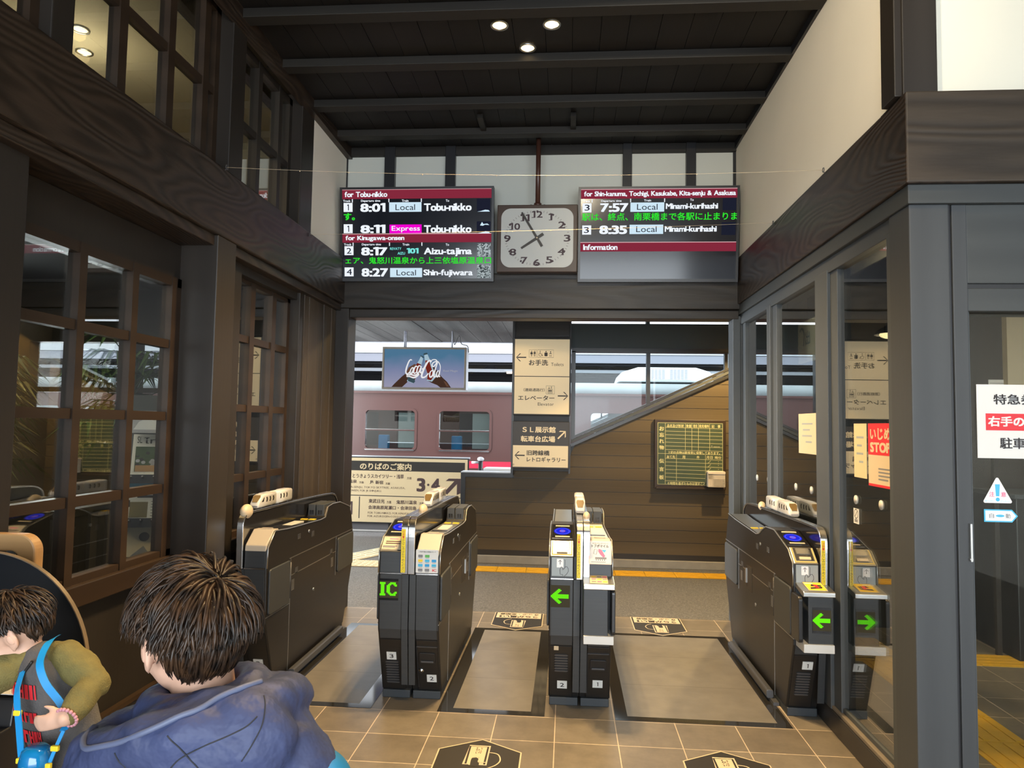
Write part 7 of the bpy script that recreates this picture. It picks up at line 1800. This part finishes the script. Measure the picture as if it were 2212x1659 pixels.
# black cords of the sweater
m = MB(); m.tube(spline([(-1.268, 1.640, 0.895), torso_pt(-1.62, 0.80, 0.006), torso_pt(-1.70, 0.55, 0.008), torso_pt(-1.62, 0.32, 0.010), torso_pt(-1.55, 0.22, 0.012)], 8), 0.0034, 6)
m.tube(spline([torso_pt(-1.55, 0.22, 0.012), torso_pt(-1.80, 0.10, 0.012), torso_pt(-1.90, -0.05, 0.012)], 6), 0.0034, 6); m.tube(spline([torso_pt(-1.55, 0.22, 0.012), torso_pt(-1.35, 0.20, 0.014), torso_pt(-1.22, 0.20, 0.014)], 6), 0.0034, 6)
m.build('drawstring', 'plastic_black', boy2)
m = MB(); c = wr + Vector((0.002, 0.0, 0.0)); ax = (wr - elb).normalized(); u = ax.orthogonal().normalized(); v = ax.cross(u)
for k in range(18):
    a = 2 * PI * k / 18; m.ell(c + (u * math.cos(a) + v * math.sin(a)) * 0.024, (0.0045,) * 3, 8, 6)
m.build('bead_bracelet', 'beads', boy2)
# ---------------- water bottle on its strap
wb = thing('water_bottle', 'blue drink bottle on a bright blue strap hung from the small child', 'bottle', (-1.192, 1.570, 0.575))
TT = Matrix.Translation((1.192, -1.570, -0.575))
def ribbon(m, pts, w, normal):
    P = spline(pts, 8); nn = len(P); V = []
    for i, p in enumerate(P):
        t_ = (P[min(i + 1, nn - 1)] - P[max(i - 1, 0)]).normalized(); s_ = t_.cross(Vector(normal)).normalized() * w / 2; nr = Vector(normal).normalized() * 0.0012
        V += [p + s_ - nr, p - s_ - nr, p - s_ + nr, p + s_ + nr]
    Fc = []
    for i in range(nn - 1):
        a, b = 4 * i, 4 * i + 4; Fc += [(a + j, a + (j + 1) % 4, b + (j + 1) % 4, b + j) for j in range(4)]
    m.add(V, Fc + [(0, 3, 2, 1), (4 * nn - 4, 4 * nn - 3, 4 * nn - 2, 4 * nn - 1)])
m = MB(); n_ = 26
m.loft([[(r * math.cos(2 * PI * k / n_), r * math.sin(2 * PI * k / n_), z) for k in range(n_)] for r, z in ((0.028, 0.0), (0.033, 0.008), (0.033, 0.10), (0.030, 0.112))]); m.build('body', 'bottle_blue', wb)
m = MB(); m.loft([[(r * math.cos(2 * PI * k / n_), r * math.sin(2 * PI * k / n_), z) for k in range(n_)] for r, z in ((0.034, 0.112), (0.034, 0.128), (0.029, 0.150), (0.020, 0.158))]); m.build('lid', 'bottle_blue', wb)
m = MB(); m.ell((-0.004, -0.034, 0.112), (0.011, 0.006, 0.013), 14, 10); m.build('lid_button', 'clip_yellow', wb)
m = MB()
ribbon(m, [(-1.262, 1.715, 0.932), (-1.250, 1.672, 0.934), (-1.240, 1.636, 0.915), (-1.226, 1.612, 0.893), (-1.204, 1.606, 0.856), (-1.176, 1.615, 0.815), (-1.150, 1.612, 0.78), (-1.140, 1.585, 0.763)], 0.017, (0.15, -0.95, 0.25))
ribbon(m, [(-1.290, 1.640, 0.872), (-1.278, 1.612, 0.846), (-1.266, 1.596, 0.824), (-1.243, 1.580, 0.758), (-1.226, 1.570, 0.700)], 0.017, (-0.1, -1, 0.0)); m.xform(TT); m.build('strap', 'strap_blue', wb)
m = MB(); ribbon(m, [(-1.140, 1.585, 0.763), (-1.148, 1.572, 0.728), (-1.157, 1.566, 0.695)], 0.008, (0, -1, 0)); m.xform(TT); m.build('strap_end', 'strap_blue', wb)
m = MB()
for p in ((-1.257, 1.590, 0.795), (-1.226, 1.567, 0.700), (-1.147, 1.570, 0.730), (-1.158, 1.563, 0.694)): m.box(p[0] - 0.009, p[0] + 0.009, p[1] - 0.005, p[1] + 0.004, p[2] - 0.006, p[2] + 0.006)
m.xform(TT); m.build('strap_clip', 'clip_yellow', wb, 0.002)
# ---------------- stamp stand with round black board
rd = thing('round_board', 'large round black board with a metal rim behind the small child', 'board', (-1.664, 1.95, 0))
m = MB(); m.cyl((0, 0.0, 0.768), (0, 0.010, 0.768), 0.320, n=72); m.build('disc', 'matt_black', rd, 0.002)
m = MB(); n_ = 72; m.loft([[(r * math.cos(2 * PI * k / n_), y, 0.768 + r * math.sin(2 * PI * k / n_)) for k in range(n_)] for r, y in ((0.319, -0.002), (0.322, -0.002), (0.322, 0.012), (0.319, 0.012))], None, cap=False, smooth=False); m.build('rim', 'bench_wood', rd)
m = MB(); m.box(-0.03, 0.03, 0.0105, 0.05, 0.0, 0.9); m.box(-0.2, 0.2, -0.05, 0.16, 0, 0.03); m.build('stand', 'frame_black', rd, 0.003)
ss = thing('stamp_stand', 'black stepped stamp stand beside the small child', 'stand', (-1.58, 1.70, 0))
m = MB(); m.prism([(-0.22, 0.0), (0.20, 0.0), (0.20, 0.775), (0.04, 0.765), (0.03, 0.700), (-0.22, 0.690)], 'x', -0.25, 0.196); m.build('body', 'box_black', ss, 0.004)
t = thing('stamp_sheet', 'white stamp paper lying on the upper step of the black stand', 'paper', (-1.46, 1.80, 0.7745)); m = MB(); m.box(-0.10, 0.075, -0.055, 0.055, 0.0, 0.002); m.build('sheet', 'paper', t)
t.rotation_euler = (0.05, 0, 0)
t = thing('stamp_guide', 'yellow printed guide card on the lower step of the black stand', 'card', (-1.46, 1.60, 0.697)); t.rotation_euler = (0.06, 0, 0.05)
m = MB(); m.box(-0.10, 0.062, -0.06, 0.06, 0.0, 0.003); m.build('sheet', 'paper_cream', t); m = MB(); rectf(m, -0.095, 0.045, -0.04, 0.045, 0.0035, 'ink_yellow'); rectf(m, -0.02, 0.02, -0.02, 0.0, 0.0039, 'ink'); rectf(m, -0.06, 0.01, 0.015, 0.022, 0.0039, 'ink_red'); m.build('print', None, t)
wf = thing('wooden_stand', 'rounded wooden frame stand behind the round black board', 'stand', (-1.80, 2.14, 0))
m = MB(); o_ = rr_pts(-0.14, 0.135, 0.86, 1.108, 0.055, 8); i_ = rr_pts(-0.085, 0.080, 0.91, 1.055, 0.03, 8); n_ = len(o_)
V = [(p[0], 0, p[1]) for p in o_] + [(p[0], 0, p[1]) for p in i_] + [(p[0], 0.04, p[1]) for p in o_] + [(p[0], 0.04, p[1]) for p in i_]
Fc = []
for k in range(n_):
    j = (k + 1) % n_; Fc += [(k, j, n_ + j, n_ + k), (2 * n_ + j, 2 * n_ + k, 3 * n_ + k, 3 * n_ + j), (k, 2 * n_ + k, 2 * n_ + j, j), (n_ + j, 3 * n_ + j, 3 * n_ + k, n_ + k)]
m.add(V, Fc); m.build('frame', 'desk_wood', wf, 0.006)
for x in (-0.10, 0.095): m = MB(); m.box(x - 0.02, x + 0.02, 0.0, 0.04, 0.0, 0.90); m.build('leg', 'desk_wood', wf, 0.004)
